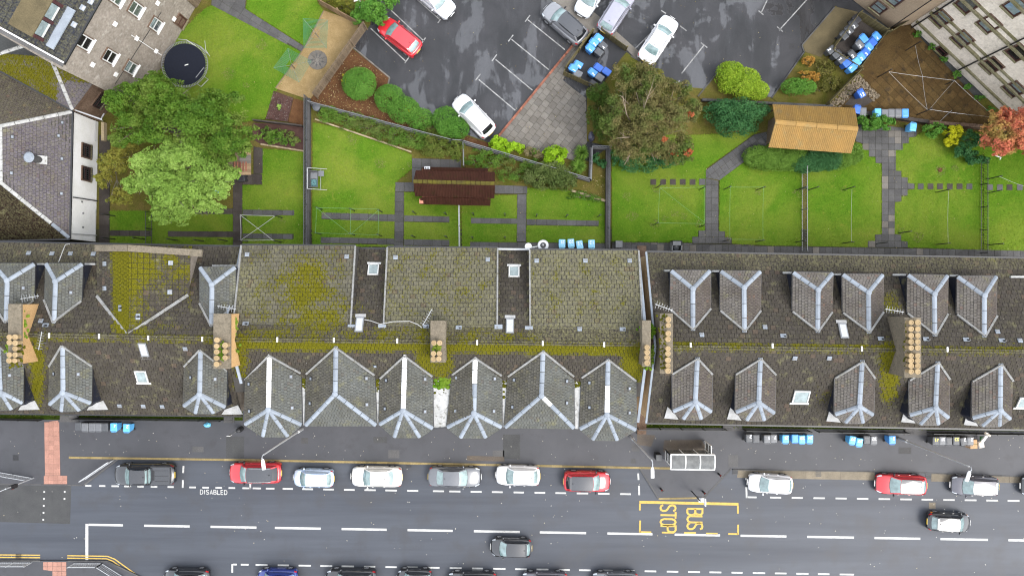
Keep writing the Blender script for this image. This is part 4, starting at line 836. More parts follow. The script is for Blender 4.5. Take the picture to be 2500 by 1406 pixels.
# alley closing wall at the gables
def frame_at(p, n):
    u = Vector((0, 0, 1)).cross(n); u = u.normalized() if u.length > 1e-3 else Vector((1, 0, 0)); return Matrix((u, n.cross(u), n)).transposed()
VENTM = {}
def fit(px, py, name, kind, bw, bh, label=None):
    h = hit(px, py)
    if not h: return
    p, n, own = h; F = frame_at(p, n); bld = own if own.parent is None else own
    w = MB()
    if kind == 'vent': w.box(p+F @ Vector((0, 0, .07)), (bw, bh, .07), M=F); w.box(p+F @ Vector((0, -.06, .11)), (bw*.7, bh*.5, .03), M=F, mi=1); ms = [K['lead'], K['grey_metal']]
    elif kind == 'dark': w.box(p+F @ Vector((0, 0, .06)), (bw, bh, .06), M=F); w.box(p+F @ Vector((0, 0, .095)), (bw*.62, bh*.62, .02), M=F, mi=1); ms = [K['gutter'], K['lead']]
    elif kind == 'pipe': w.box(p+F @ Vector((0, 0, .05)), (bw*1.25, bh, .04), M=F); w.tube([p+Vector((bw*.3, 0, .05)), p+Vector((bw*.3, 0, .38))], .065, 8, 1); ms = [K['lead'], K['black']]
    elif kind == 'sky':
        for sx, sy, a, b in ((-1, 0, .09, bh), (1, 0, .09, bh), (0, -1, bw-.09, .09), (0, 1, bw-.09, .09)): w.box(p+F @ Vector((sx*(bw/2-.045), sy*(bh/2-.045), .09)), (a, b, .12), M=F)
        w.box(p+F @ Vector((0, -bh/2-.08, .06)), (bw+.25, .16, .05), M=F)
        o = obj(name, w, K['sash'], own); g = MB(); g.box(p+F @ Vector((0, 0, .08)), (bw-.18, bh-.18, .05), M=F); obj('pane', g, K['glass_pale'], o) if own.parent is None else None
        if own.parent is not None:
            bpy.data.objects.remove(o); root = own.parent; o = obj(name, w, K['sash'], root); obj('pane', g, K['glass_pale'], o)
        return o
    elif kind == 'hatch':
        w.box(p+F @ Vector((0, 0, .07)), (bw, bh, .12), M=F); w.box(p+F @ Vector((0, .02, .14)), (bw*.74, bh*.84, .03), M=F, mi=1)
        ap = bh/2+.14; w.box(p+F @ Vector((0, -ap, .05)), (bw*1.3, .26, .04), M=F, mi=2); ms = [K['grey_metal'], K['galv'], K['apron']]
    return obj(name, w, ms, own)
for x, y in ((604, 622), (847, 627), (966, 629), (1191, 634), (1310, 637), (1429, 637), (1537, 637), (71, 619), (128, 620), (173, 620), (229, 621), (257, 644), (257, 704), (417, 642), (415, 713), (1415, 804), (1713, 818), (1867, 799), (293, 989), (351, 990), (397, 991), (1940, 873), (2024, 873), (453, 850), (2434, 810), (101, 784), (2489, 832)): fit(x, y, 'roof_vent', 'vent', .33, .33)
for x, y in ((57, 703), (173, 714), (133, 912), (191, 913), (23, 916), (467, 921), (525, 925), (609, 937), (710, 919), (610, 1003), (713, 995), (760, 924), (894, 923), (758, 984), (895, 987), (944, 928), (941, 997), (1037, 925), (1037, 1004), (1115, 922), (1207, 924), (1113, 1003), (1205, 1003), (1256, 927), (1383, 930), (1252, 993), (1383, 983), (1440, 934), (1440, 994), (1536, 948), (1536, 1007), (916, 893)): fit(x, y, 'slate_vent', 'dark', .30, .26)
for x, y in ((337, 773), (294, 752), (1912, 820), (2260, 828), (2358, 829), (2445, 831), (2150, 827), (112, 794), (1520, 804), (1120, 800), (1040, 797), (600, 790)): fit(x, y, 'flue_terminal', 'pipe', .36, .3)
for x, y, w_, h_ in ((347, 918, .9, 1.15), (912, 659, .85, 1.0), (1255, 664, .85, 1.0), (1955, 967, 1.25, 1.2), (2497, 981, .9, 1.0)): fit(x, y, 'skylight', 'sky', w_, h_)
for x, y in ((352, 852), (878, 793), (1245, 796), (2058, 808)): fit(x, y, 'roof_hatch', 'hatch', .62, 1.25)
finish(rfL); finish(rfM); finish(rfR)
# moss cushions & plants on chimneys
def clumps(pts, own, z=None, n=20, r=.2, mat=None, spread=.3):
    h = MB()
    for x, y in pts:
        for i in range(n):
            q = hit(x+random.gauss(0, spread*27), y+random.gauss(0, spread*27)) if z is None else None
            p = q[0] if q else P(x+random.gauss(0, spread*27), y+random.gauss(0, spread*27), z or 9)
            rr = random.uniform(.4, 1)*r; h.lathe(p-Vector((0, 0, .02)), [(rr, 0), (rr*.7, rr*.45), (rr*.2, rr*.65)], 7)
    return obj('moss_clumps', h, mat or K['mossy'], own, kind='stuff')
# aerials and cables on the roofs
def aerial(x, y, z, ang, label, parent_pt=None):
    t = thing('tv_aerial', label, 'aerial', P(x, y, z)); a = Vector(t.location)
    m_ = MB(); m_.tube([a-Vector((0, 0, 1.2)), a+Vector((0, 0, .1))], .025, 6); obj('mast', m_, K['grey_metal'], t)
    d = Vector((math.cos(ang), math.sin(ang), 0)); s_ = Vector((-d.y, d.x, 0)); m_ = MB(); m_.tube([a-d*.5, a+d*.9], .022, 6)
    for i in range(7): c = a+d*(-.4+.2*i); m_.tube([c-s_*(.28-.02*i), c+s_*(.28-.02*i)], .008, 5)
    obj('boom', m_, K['galv'], t)
aerial(1040, 780, 12.2, R(60), 'white television aerial on the north end of the middle chimney'); aerial(66, 727, 11.2, R(10), 'white television aerial above the leftmost chimney'); aerial(560, 752, 11.6, R(170), 'white television aerial at the head of the chimney between the left and middle terraces')
aerial(97, 838, 11.2, R(80), 'thin bent aerial on the sloping side of the leftmost chimney')
aerial(1615, 748, 11.8, R(-20), 'white aerial at the head of the chimney beside the narrow alley'); aerial(2178, 757, 11.4, R(-10), 'white aerial by the lead-topped end of the right-hand chimney')
cb = MB(); cb.tube([P(x, y, z) for x, y, z in ((890, 780, 10.1), (905, 783, 10.1), (928, 791, 10.4), (960, 785, 10.5), (1000, 784, 10.5), (1020, 792, 10.6), (1030, 800, 10.6))], .03, 6); tag(obj('roof_cable', cb, K['cable']), 'white cable looping across the mossy middle roof to its chimney', 'cable')
cb = MB(); cb.tube([P(x, y, z) for x, y, z in ((143, 640, 8.6), (150, 622, 8.2), (156, 606, 7.7), (160, 597, 7.3), (170, 596, 7.1))], .03, 6); tag(obj('roof_cable', cb, K['cable']), 'white cable running down the back eave of the left terrace', 'cable')
# ---------------------------------------------------------------- other buildings
class Wall:                                    # a vertical wall over the ground line a-b; windows are set where they are seen on it
    def __init__(s, a, b, zt):
        s.a, s.b, s.zt = Vector(a), Vector(b), zt; s.u = (s.b-s.a); s.u.z = 0; s.L = s.u.length; s.u.normalize(); s.n = Vector((s.u.y, -s.u.x, 0))
        if s.n.dot(-s.a) < 0: s.n = -s.n
        s.F = Matrix((s.u, Vector((0, 0, 1)), s.n)).transposed()
        if s.F.determinant() < 0: s.F = Matrix((-s.u, Vector((0, 0, 1)), s.n)).transposed()
    def at(s, px, py):
        o, d = ray(px, py); t = (s.a-o).dot(s.n)/d.dot(s.n); return o+d*t
    def window(s, own, px, py, w, h, pane=None, rev=.16, sash='white', sill=True, bars=False, blind=None, root=False):
        c = s.at(px, py); F = s.F; f = MB(); t = .10
        for sx, sy, a, b in ((-1, 0, t, h), (1, 0, t, h), (0, -1, w-2*t, t), (0, 1, w-2*t, t), (0, .05, w-2*t, t*.8)): f.box(c+F @ Vector((sx*(w/2-t/2), sy*(h/2-t/2), .02)), (a, b, .10), M=F)
        o = obj('window', f, K['sash'] if sash == 'white' else K['darkframe'], own)
        g = MB(); g.box(c+F @ Vector((0, 0, .0)), (w-2*t, h-2*t, .06), M=F); obj('pane', g, pane or K['glassw'], o)
        if blind: g = MB(); g.box(c+F @ Vector((0, h*.24, .036)), (w-2.4*t, h*.36, .02), M=F); obj('blind', g, blind, o)
        if sill: g = MB(); g.box(c+F @ Vector((0, -h/2-.07, .11)), (w+.20, .12, .14), M=F); obj('sill', g, K['ledge'] if sash == 'dark' else K['white'], o)
        if root or True:                       # dark reveal round the opening
            g = MB(); e = .07
            for sx, sy, a, b in ((-1, 0, e, h+.14), (1, 0, e, h+.14), (0, 1, w, e)): g.box(c+F @ Vector((sx*(w/2+e/2), sy*(h/2+e/2), .05)), (a, b, .12), M=F)
            obj('reveal', g, K['stone_brown'], o)
        if bars:
            g = MB()
            for i in range(7): x = -w/2+w*i/6; g.box(c+F @ Vector((x, 0, .22)), (.03, h, .03), M=F)
            for i in range(5): y = -h/2+h*i/4; g.box(c+F @ Vector((0, y, .25)), (w, .03, .03), M=F)
            obj('window_bars', g, K['black'], o)
        return o
def wallslab(own, wl, mat, th=.4, z0=0.0, name='wall'):
    w = MB(); a, b = wl.a, wl.b; q = [a, b, b-wl.n*th, a-wl.n*th]; w.prism([(v.x, v.y) for v in q], z0, wl.zt); return obj(name, w, mat, own)
# --- stone tenement, top left
TL = thing('tenement', 'weathered stone tenement wall with white sash windows and slate roof in the top left corner', 'tenement', P(400, 60, 0))
ga, gb_ = P(345, 252, 0), P(535, -82, 0); w1 = Wall(ga, gb_, 11.4); wallslab(TL, w1, K['stone'])
for x, y, w_, h_, p, bl in ((205, 103, 1.0, 1.55, 'glass_dark', None), (267, 138, 1.0, 1.55, 'glass_dark', None), (318, 165, 1.0, 1.55, 'glassw', 'glass_pale'), (330, 22, 1.0, 1.6, 'glassw', 'glassw'), (379, 60, 1.0, 1.5, 'glassw', 'glass_pale'), (440, 52, .9, 1.5, 'stone_brown', None), (284, -6, 1.0, 1.5, 'glassw', None)):
    w1.window(TL, x, y, w_, h_, K[p], blind=K[bl] if bl else None, sash='white' if p != 'stone_brown' else 'dark')
for x, y in ((280, 59), (333, 94), (384, 8), (225, 158), (282, 182), (380, 125), (424, 47)):
    g = MB(); c = w1.at(x, y); g.box(c+w1.n*.05, (.36, .36, .1), M=w1.F); obj('wall_vent', g, K['white'], TL)
g = MB(); g.tube([w1.at(280, 205)+w1.n*.06, w1.at(392, 30)+w1.n*.06], .022, 6); g.tube([w1.at(318, 85)+w1.n*.1, w1.at(392, 134)+w1.n*.1], .03, 6, 1); obj('pipe', g, [K['gutter'], K['white']], TL)
# roof of the stone tenement
e0, e1 = w1.a+Vector((0, 0, 11.4)), w1.b+Vector((0, 0, 11.4)); inn = -w1.n; up_ = inn*6.2+Vector((0, 0, 3.6)); side = w1.u if (w1.b-w1.a).dot(w1.u) > 0 else -w1.u
tlr = [e0+w1.n*.15, e1+w1.n*.15, e1+up_, e0+up_]; g = MB(); g.slab([v-Vector((0, 0, .03)) for v in tlr], .08); trf = obj('roof', g, K['deck'], TL); rfT = Roof(TL, trf); PLANES.append((trf, tlr))
tiles(rfT, tlr, .50, .40, K['slate_b'], single=True); 
g = MB(); g.bar(tlr[0]+Vector((0, 0, .02)), tlr[1]+Vector((0, 0, .02)), .14, .12); obj('gutter', g, K['gutter'], TL)
g = MB(); g.bar(tlr[0]+Vector((0, 0, .06)), tlr[3]+Vector((0, 0, .06)), .42, .2); obj('skew', g, K['slab_dark'], TL); g = MB(); g.bar(tlr[0]+Vector((0, 0, .18))+side*.12, tlr[3]+Vector((0, 0, .18))+side*.12, .10, .06); obj('skew_flashing', g, K['white'], TL)
gw = Wall(w1.a, w1.a+inn*14, 11.3); wallslab(TL, gw, K['stone'])
# box dormer with two windows
dc = hit(118, 52, [(trf, tlr)])
if dc:
    c = dc[0]; z0 = c.z; bx = MB(); F = Matrix((side, inn, Vector((0, 0, 1)))).transposed()
    db = obj('box_dormer', bx, K['slate_b'], TL)
    bx = MB(); bx.box(c+F @ Vector((0, .7, .25)), (2.9, 1.7, 1.3), M=F); bx.box(c+F @ Vector((0, .9, .95)), (3.2, 2.3, .12), M=F, mi=1); db2 = obj('box_dormer', bx, [K['slate_b'], K['brown_grit']], TL); bpy.data.objects.remove(db)
    for s_ in (-1.42, 0, 1.42):
        bx = MB(); bx.box(c+F @ Vector((s_, -.2, .32)), (.24, .25, 1.2), M=F); obj('mullion', bx, K['darkframe'], db2)
    for s_ in (-.71, .71):
        bx = MB(); bx.box(c+F @ Vector((s_, -.22, .55)), (1.1, .1, .7), M=F); obj('pane', bx, K['glass_pale'], db2)
        bx = MB(); bx.box(c+F @ Vector((s_, -.24, .10)), (1.1, .12, .16), M=F); obj('sash', bx, K['sash'], db2)
    bx = MB(); bx.box(c+F @ Vector((0, -.75, -.32)), (3.3, .75, .10), M=F); obj('lead_apron', bx, K['lead'], db2)
for x, y in ((181, 61), (202, 20), (222, 5)): fit(x, y, 'roof_vent', 'vent', .4, .34)
finish(rfT)
# --- white-walled annexe with hipped slate roofs, left edge
WH = thing('annexe', 'low white-walled annexe with purple-grey hipped slate roof at the left edge', 'annexe', P(120, 430, 0))
zA, zB = 4.0, 6.6
c0, c1 = P(178, 272, zA), P(171, 583, zA); wa, wb_ = Vector((c0.x-.12, c0.y, 0)), Vector((c1.x-.12, c1.y, 0)); ww = Wall(wa, wb_, zA-.05); wallslab(WH, ww, K['white'], .35)
ra, rb_ = P(0, 308, zB), P(1, 446, zB)
plC = [ra, rb_, c1, c0]; cW = P(-140, 583, zA); cW2 = P(-140, 300, zA); plD = [rb_, P(-140, 590, zA), c1]; plB = [ra, c0, P(-20, 160, zA)]
g = MB()
for q in (plC, plD, plB): g.slab([v-Vector((0, 0, .03)) for v in q], .06)
wr = obj('roof', g, K['deck'], WH); rfW = Roof(WH, wr)
for q in (plC, plD, plB): PLANES.append((wr, q))
_moss1 = moss
def moss(px, py):
    if px < 240 and py < 300:
        return .68 if py < 172+px*.555 and (px < 140 or py < 200) else .1
    return _moss1(px, py)
tiles(rfW, plC, .30, .255, K['slate_p'], single=True, step=4, mossk=0, lift=(.03, .008)); tiles(rfW, plD, .26, .24, K['slate_d'], mossk=0, lift=(.02, .006)); tiles(rfW, plB, .26, .24, K['slate_rd'], mossk=.2, lift=(.02, .006))
caps(ra, lerp(ra, c0, .99), wr, K['dirty_white'], w=.16, seg=1.0, name='hip_cap'); caps(ra, rb_, wr, K['dirty_white'], w=.16, seg=1.0); caps(rb_, lerp(rb_, c1, .72), wr, K['dirty_white'], w=.16, seg=1.0, name='hip_cap'); caps(lerp(rb_, c1, .73), lerp(rb_, c1, .99), wr, K['lead'], w=.16, seg=.8, name='hip_cap')
g = MB(); g.bar(c0, c1, .14, .12); obj('gutter', g, K['gutter'], WH); g = MB(); g.bar(plD[1]+Vector((0, -.05, 0)), c1+Vector((0, -.05, 0)), .12, .12); obj('gutter', g, K['gutter'], WH)
g = MB(); g.prism([(wa.x-.4, wa.y), (wb_.x-.4, wb_.y+.2), (-52, wb_.y+.2), (-52, wa.y)], 0, 3.8); obj('wall', g, K['white'], WH)
for y in (369, 425): ww.window(WH, 209, y, 1.15, 1.2, K['glass_dark'], sash='dark', bars=True, sill=True)
g = MB(); g.tube([ww.at(176, 482)+ww.n*.1, ww.at(243, 492)+ww.n*.1], .05, 6, 0); g.tube([ww.at(173, 571)+ww.n*.1, ww.at(240, 575)+ww.n*.1], .04, 6, 1); g.tube([ww.at(232, 300)+ww.n*.1, ww.at(230, 345)+ww.n*.1], .03, 6, 1); g.tube([ww.at(231, 511)+ww.n*.1, ww.at(231, 562)+ww.n*.1], .02, 6, 1); obj('pipe', g, [K['gutter'], K['galv']], WH)
for x, y in ((202, 521), (202, 555), (199, 493)): g = MB(); g.box(ww.at(x, y)+ww.n*.04, (.14, .14, .08), M=ww.F); obj('wall_vent', g, K['grey_metal'], WH)
for x, y in ((30, 335), (143, 332), (151, 388), (28, 423), (150, 473), (152, 300)): fit(x, y, 'roof_vent', 'dark', .32, .26)
h = hit(96, 391)
if h:
    p = h[0]; g = MB(); g.box(p+Vector((.25, 0, .05)), (.7, .75, .06), M=frame_at(p, h[1]), mi=1); g.tube([p-Vector((0, 0, .1)), p+Vector((0, 0, 1.15))], .30, 14, 0); g.lathe(p+Vector((0, 0, 1.25)), [(.42, 0), (.44, .05), (.3, .16), (.05, .2)], 18, 2); obj('flue', g, [K['slab_dark'], K['dirty_white'], K['lead']], WH)
# wing behind with mossy roof and slate hip
pA = [P(-60, 138, zA+2.2), P(66, 108, zA+2.2), P(120, 139, zA+1.6), P(177, 270, zA+.05), P(-60, 146, zA+.3)]
mq = [P(-40, 140, 6.4), P(120, 140, 6.4), P(178, 270, 4.1), P(-40, 160, 4.1)]
r0, r1 = P(-30, 128, 6.7), P(122, 140, 6.7); v0, v1 = P(-30, 158, 4.1), P(177, 271, 4.1); o0 = P(236, 192, 4.1)
r0 = on(-30, 128, [r1, v1, v0]); plM = [r0, r1, v1, v0]; plE = [r1, o0, v1]
g = MB()
for q in (plM, plE): g.slab([v-Vector((0, 0, .03)) for v in q], .06)
wr2 = obj('wing_roof', g, K['deck'], WH)
for q in (plM, plE): PLANES.append((wr2, q))
tiles(rfW, plM, .30, .255, K['slate_p'], holder=wr2, lift=(.03, .008)); tiles(rfW, plE, .31, .27, K['slate_p'], mossk=.9, holder=wr2, lift=(.03, .008))
caps(r1, lerp(r1, v1, .985), wr2, K['dirty_white'], w=.16, seg=.75, name='hip_cap'); caps(P(66, 109, 6.75), P(-20, 137, 6.4), wr2, K['dirty_white'], w=.15, seg=.8)
g = MB(); g.bar(v0+Vector((0, 0, .08)), v1+Vector((0, 0, .08)), .12, .06); obj('valley_flashing', g, K['gutter'], wr2)
bw = Wall(Vector((v1.x, v1.y, 0)), Vector((o0.x, o0.y, 0)), 4.0); wallslab(WH, bw, K['stone_brown'], .3, name='brown_stone_wall')
bw.window(WH, 243, 246, 1.3, 1.2, K['glass_dark'], sash='dark', bars=True)
g = MB(); g.tube([P(180, 268, 3.9), P(248, 292, 3.6), P(250, 296, .3)], .06, 6); g.tube([P(247, 290, 3.4), P(254, 278, 3.2)], .05, 6); obj('pipe', g, K['galv'], WH)
finish(rfW)
g = MB(); a, b = P(254, 300, .3), P(254, 345, .3); g.bar(a, b, .25, .5); tag(obj('garden_wall', g, K['sett']), 'short tan stone wall beside the white annexe under the tree', 'wall')
# --- tenement, top right
TR = thing('tenement', 'tall pale rendered tenement with rows of windows and ledges in the top right corner', 'tenement', P(2400, 150, 0))
a_, b_ = P(2222, 62, 0), P(2640, 460, 0); w2 = Wall(a_, b_, 13); wallslab(TR, w2, K['stone_pale'])
g = MB(); q = [w2.a, w2.b, w2.b-w2.n*13, w2.a-w2.n*13]; g.prism([((v-w2.n*.5).x, (v-w2.n*.5).y) for v in q], 12.9, 13.2); obj('roof', g, K['slate_b'], TR)
for x, y, p, bl in ((2299, 45, 'glassw', 'glass_pale'), (2351, 95, 'glassw', 'glass_pale'), (2423, 159, 'glass_dark', None), (2478, 217, 'glassw', 'glass_pale'), (2362, 10, 'glassw', None), (2416, 58, 'glass_pale', 'stone_pale'), (2486, 128, 'glass_dark', None), (2481, 16, 'glass_pale', None), (2540, 275, 'glassw', None), (2550, 190, 'glassw', None)):
    w2.window(TR, x, y, 1.25, 1.75, K[p], sash='dark', blind=K[bl] if bl else None)
w2.window(TR, 2302, 124, 1.0, 1.0, K['glass_dark'], sash='dark')
for z, d_ in ((1.1, .10), (3.25, .16), (4.05, .08), (6.9, .16), (7.7, .08), (10.5, .16)):
    g = MB(); g.bar(w2.a+Vector((0, 0, z))+w2.n*d_*.5, w2.b+Vector((0, 0, z))+w2.n*d_*.5, d_+.08, .22, up=Vector((0, 0, 1))); obj('string_course', g, K['ledge'], TR)
g = MB(); p_ = w2.at(2335, 173); p_.z = 0; g.tube([p_+w2.n*.12, p_+w2.n*.12+Vector((0, 0, 13))], .07, 8); p_ = w2.a+w2.u*.25; g.tube([p_+w2.n*.12, p_+w2.n*.12+Vector((0, 0, 13))], .07, 8); obj('pipe', g, K['gutter'], TR)
TN = thing('tenement', 'smooth tan tenement gable with two windows meeting the pale tenement at the top', 'tenement', P(2120, 20, 0))
w3 = Wall(P(2172, 70, 0), P(1960, -93, 0), 12.5); wallslab(TN, w3, K['stone_tan']); w4 = Wall(P(2173, 69, 0), P(2221, 61, 0), 12.5); wallslab(TN, w4, K['stone_tan'])
for x, y in ((2146, 18), (2183, -2), (2090, -28)): w3.window(TN, x, y, 1.15, 1.5, K['glass_pale'], sash='dark')
g = MB(); p_ = w3.a+w3.n*.1+Vector((.1, .1, 0)); g.tube([p_, p_+Vector((0, 0, 12.5))], .06, 8); obj('pipe', g, K['gutter'], TN)
g = MB(); q = [w3.a, w3.b, w3.b-w3.n*8, w3.a-w3.n*8]; g.prism([((v-w3.n*.5).x, (v-w3.n*.5).y) for v in q], 12.4, 12.7); obj('roof', g, K['slate_b'], TN)
# --- small roofed shelters
def gable(px, ze, zr, mat, name, label, cat, ribs, wallmat, matn=None):
    tl, tr, rr, br, bl, rl = px; E = [P(*tl, ze), P(*tr, ze), P(*br, ze), P(*bl, ze)]; ra, rb = P(*rl, zr), P(*rr, zr)
    t = thing(name, label, cat, ((E[0].x+E[1].x)/2, (E[0].y+E[3].y)/2, 0)); 
    for nm, q in (('roof_slope', (ra, rb, E[1], E[0])), ('roof_slope', (rb, ra, E[3], E[2]))):
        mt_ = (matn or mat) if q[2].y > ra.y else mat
        a, b, c, d = q; n_ = ribs*2; mb = MB(); nn = newell([a, b, c, d]); nn = nn if nn.z > 0 else -nn; vs = []
        rows = 7
        for r_ in range(rows+1):
            for i in range(n_+1):
                s_ = i/n_; o = nn*(((.035 if i % 2 else -.02) if ribs < 50 else (.016 if i % 2 else -.012))+(.05*(1-abs((r_ % 1)))*0)); vs.append(lerp(lerp(a, b, s_), lerp(d, c, s_), r_/rows)+o)
        mb.add(vs, [(r_*(n_+1)+i, r_*(n_+1)+i+1, (r_+1)*(n_+1)+i+1, (r_+1)*(n_+1)+i) for r_ in range(rows) for i in range(n_)])
        obj(nm, mb, mt_, t)
    return t, E, ra, rb
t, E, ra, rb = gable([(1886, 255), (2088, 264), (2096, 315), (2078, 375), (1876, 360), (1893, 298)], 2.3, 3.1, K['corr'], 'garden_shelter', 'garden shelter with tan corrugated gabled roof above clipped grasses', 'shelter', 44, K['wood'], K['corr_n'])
caps(ra, rb, t, K['corr'], w=.22, seg=1.9, h=.06, drop=.04)
for sx in (.06, .94):
    for ea, eb in ((E[0], E[1]), (E[3], E[2])): c = lerp(ea, eb, sx); cc = lerp(c, lerp(ra, rb, sx), .12); g = MB(); g.tube([Vector((cc.x, cc.y, .1)), Vector((cc.x, cc.y, 2.35))], .07, 8); obj('post', g, K['wood'], t)
g = MB(); p_, q_ = lerp(E[0], E[3], .25), lerp(E[0], E[3], .8); g.prism([(p_.x+.5, p_.y), (q_.x+.5, q_.y), (q_.x+.6, q_.y), (p_.x+.6, p_.y)], .1, 2.0); obj('side_wall', g, K['wood'], t)
t, E, ra, rb = gable([(1015, 416), (1208, 420), (1208.5, 448), (1207, 485), (1013, 479), (1009, 443)], 2.1, 2.75, K['pantile'], 'bin_shelter', 'brown pantiled gabled store with mossy ridge between the lawns', 'store', 52, K['brick_red'])
caps(ra, rb, t, mottle('mossy_ridge_tile', (.085, .075, .012), (.06, .05, .016), 1.6, 10, .9, amp=.3), w=.17, seg=.42, h=.05, name='ridge_tile')
for (y0, y1, x0, x1, z0, z1) in ((482, 501, 1026, 1198, 1.95, 1.55), (408, 417, 1032, 1192, 1.55, 1.95)):
    mb = MB(); n_ = 90; a, b, c, d = P(x0, y0, z0), P(x1, y0+3, z0), P(x1-1, y1+2, z1), P(x0, y1-2, z1); vs = []
    for r_ in range(4):
        for i in range(n_+1): vs.append(lerp(lerp(a, b, i/n_), lerp(d, c, i/n_), r_/3)+Vector((0, 0, .016 if i % 2 else -.012)))
    mb.add(vs, [(r_*(n_+1)+i, r_*(n_+1)+i+1, (r_+1)*(n_+1)+i+1, (r_+1)*(n_+1)+i) for r_ in range(3) for i in range(n_)]); obj('lean_to_roof', mb, K['pantile'], t)
g = MB(); g.prism(WP([(1032, 414), (1190, 414), (1190, 492), (1032, 492)], 1), .1, 1.5); obj('wall', g, K['brick_red'], t)
g = MB(); c = P(1029, 492, 1.62); g.box(c, (.34, .40, .3)); obj('brick_pier', g, mottle('salmon_brick', (.42, .19, .125), (.36, .16, .11)), t)
g = MB(); c = P(1043, 411, 1.8); g.box(c, (.5, .3, .06)); 
for i in range(3): g.box(c+Vector((-.14+.14*i, 0, .035)), (.07, .16, .02), mi=1)
obj('vent_panel', g, [K['galv'], K['black']], t)
t = thing('garden_shed', 'small timber shed with red slatted door half hidden under the left tree', 'shed', P(603, 390, .1))
g = MB(); c = P(592, 395, .1); g.box((c.x, c.y, 1.0), (1.3, 2.2, 1.8)); obj('body', g, K['wood'], t)
for i in range(9): g = MB(); c = P(609, 368+7*i, 1.95); g.box((c.x-.35, c.y, 1.98), (1.0, .24, .05)); obj('roof_board', g, K['wood_tan'] if i in (0, 1, 5, 6, 7, 8) else K['slab_patio'], t)
for i in range(5): g = MB(); c = P(574+7*i, 407, 1.9); g.box((c.x, c.y, 2.0), (.14, .8, .05)); obj('slat', g, K['brick_red'], t)
# --- chimney extra planting
clumps([(1080, 926), (1078, 920), (1085, 930)], Mt, z=9.1, n=26, r=.22, mat=K['lawn'], spread=.45)
clumps([(1062, 849), (1072, 850)], Mt, z=11.8, n=14, r=.13, mat=K['lawn'], spread=.2); clumps([(538, 846), (538, 858), (540, 868)], L_, z=11.8, n=12, r=.13, mat=K['lawn'], spread=.2)
clumps([(569, 780), (570, 800), (569, 820), (568, 840), (569, 860)], L_, z=10.6, n=10, r=.16, mat=K['lawn'], spread=.22); clumps([(21, 850), (24, 856), (56, 770), (57, 790), (56, 805), (58, 820)], L_, z=11.2, n=9, r=.15, mat=K['lawn'], spread=.2)
clumps([(30, 885), (40, 888), (46, 880), (48, 860), (50, 846)], L_, z=11.65, n=9, r=.13, spread=.2)
clumps([(1592, 800), (1593, 815), (1592, 850), (1591, 868), (1590, 885), (1566, 800), (1565, 850), (1580, 897)], Mt, z=10.6, n=8, r=.16, mat=K['lawn'], spread=.18)
clumps([(1620, y) for y in range(772, 906, 9)], Rt_, z=11.8, n=5, r=.12, spread=.2); clumps([(2214, y) for y in range(790, 900, 10)], Rt_, z=12, n=4, r=.1, spread=.15)
# ---------------------------------------------------------------- railings, fences, walls
def railing(pts, h, label, z0=.1, step=.13, plinth=0, pw=.35, mat=None, posts=1.9, cat='railing', tw=.045, name='iron_railing', bal=.022):
    c = P(*pts[0], z0); t = thing(name, label, cat, c); mat = mat or K['black']
    if plinth:
        g = MB()
        for a, b in zip(pts[:-1], pts[1:]): g.bar(P(*a, z0)+Vector((0, 0, plinth/2)), P(*b, z0)+Vector((0, 0, plinth/2)), pw, plinth)
        obj('plinth_wall', g, K['slab_dark'], t)
    r = MB(); bl = MB()
    for a, b in zip(pts[:-1], pts[1:]):
        a, b = P(*a, z0), P(*b, z0); L = (b-a).length
        for zz in (h, h*.12+plinth): r.bar(a+Vector((0, 0, zz)), b+Vector((0, 0, zz)), tw, .03)
        for i in range(int(L/step)+1): p = lerp(a, b, min(1, i*step/L)); bl.bar(p+Vector((0, 0, plinth)), p+Vector((0, 0, h+.02)), bal, bal, up=Vector((1, 0, 0)))
        n = max(1, round(L/posts))
        for i in range(n+1): p = lerp(a, b, i/n); g = MB(); g.bar(p, p+Vector((0, 0, h+.08)), .06, .06, up=Vector((1, 0, 0))); obj('post', g, mat, t)
    obj('rail', r, mat, t); obj('balusters', bl, mat, t, kind='stuff'); return t
GM = K['grey_metal']
railing([(754, 243), (753, 605)], 1.5, 'long grey railing on a dark plinth between the left garden and the square lawn', plinth=.5, pw=.42, mat=plain('dark_grey_railing', (.05, .052, .056)), tw=.06)
railing([(762, 256), (1105, 348), (1132, 350), (1440, 442)], 1.3, 'dark railing running diagonally along the shrub bed below the car park', plinth=.35, pw=.3, mat=GM)
railing([(1440, 442), (1443, 362), (1488, 364)], 1.25, 'stepped corner of dark railing beside the spiky plant', plinth=.35, pw=.3, mat=GM); railing([(1484, 362), (1483, 607)], 1.35, 'dark railing on a plinth between the middle and right gardens', plinth=.45, pw=.42, mat=plain('dark_grey_railing2', (.04, .042, .046)))
railing([(1957, 412), (1957, 614)], 1.3, 'thin railing dividing the two right-hand lawns below the tan shelter', mat=GM, step=.14)
railing([(2394, 396), (2394, 618)], 1.0, 'thin black railing near the right edge beside stepping stones', step=.14)
railing([(372, 520), (372, 600)], 1.2, 'short railing between lawns below the light green tree', step=.14)
railing([(1122, 500), (1123, 604)], 1.1, 'white-topped divider railing below the brown pantiled store', mat=K['galv'], step=.18)
railing([(1132, 352), (1133, 408)], 1.0, 'short grey rail between the shrub beds behind the pantiled store', mat=GM)
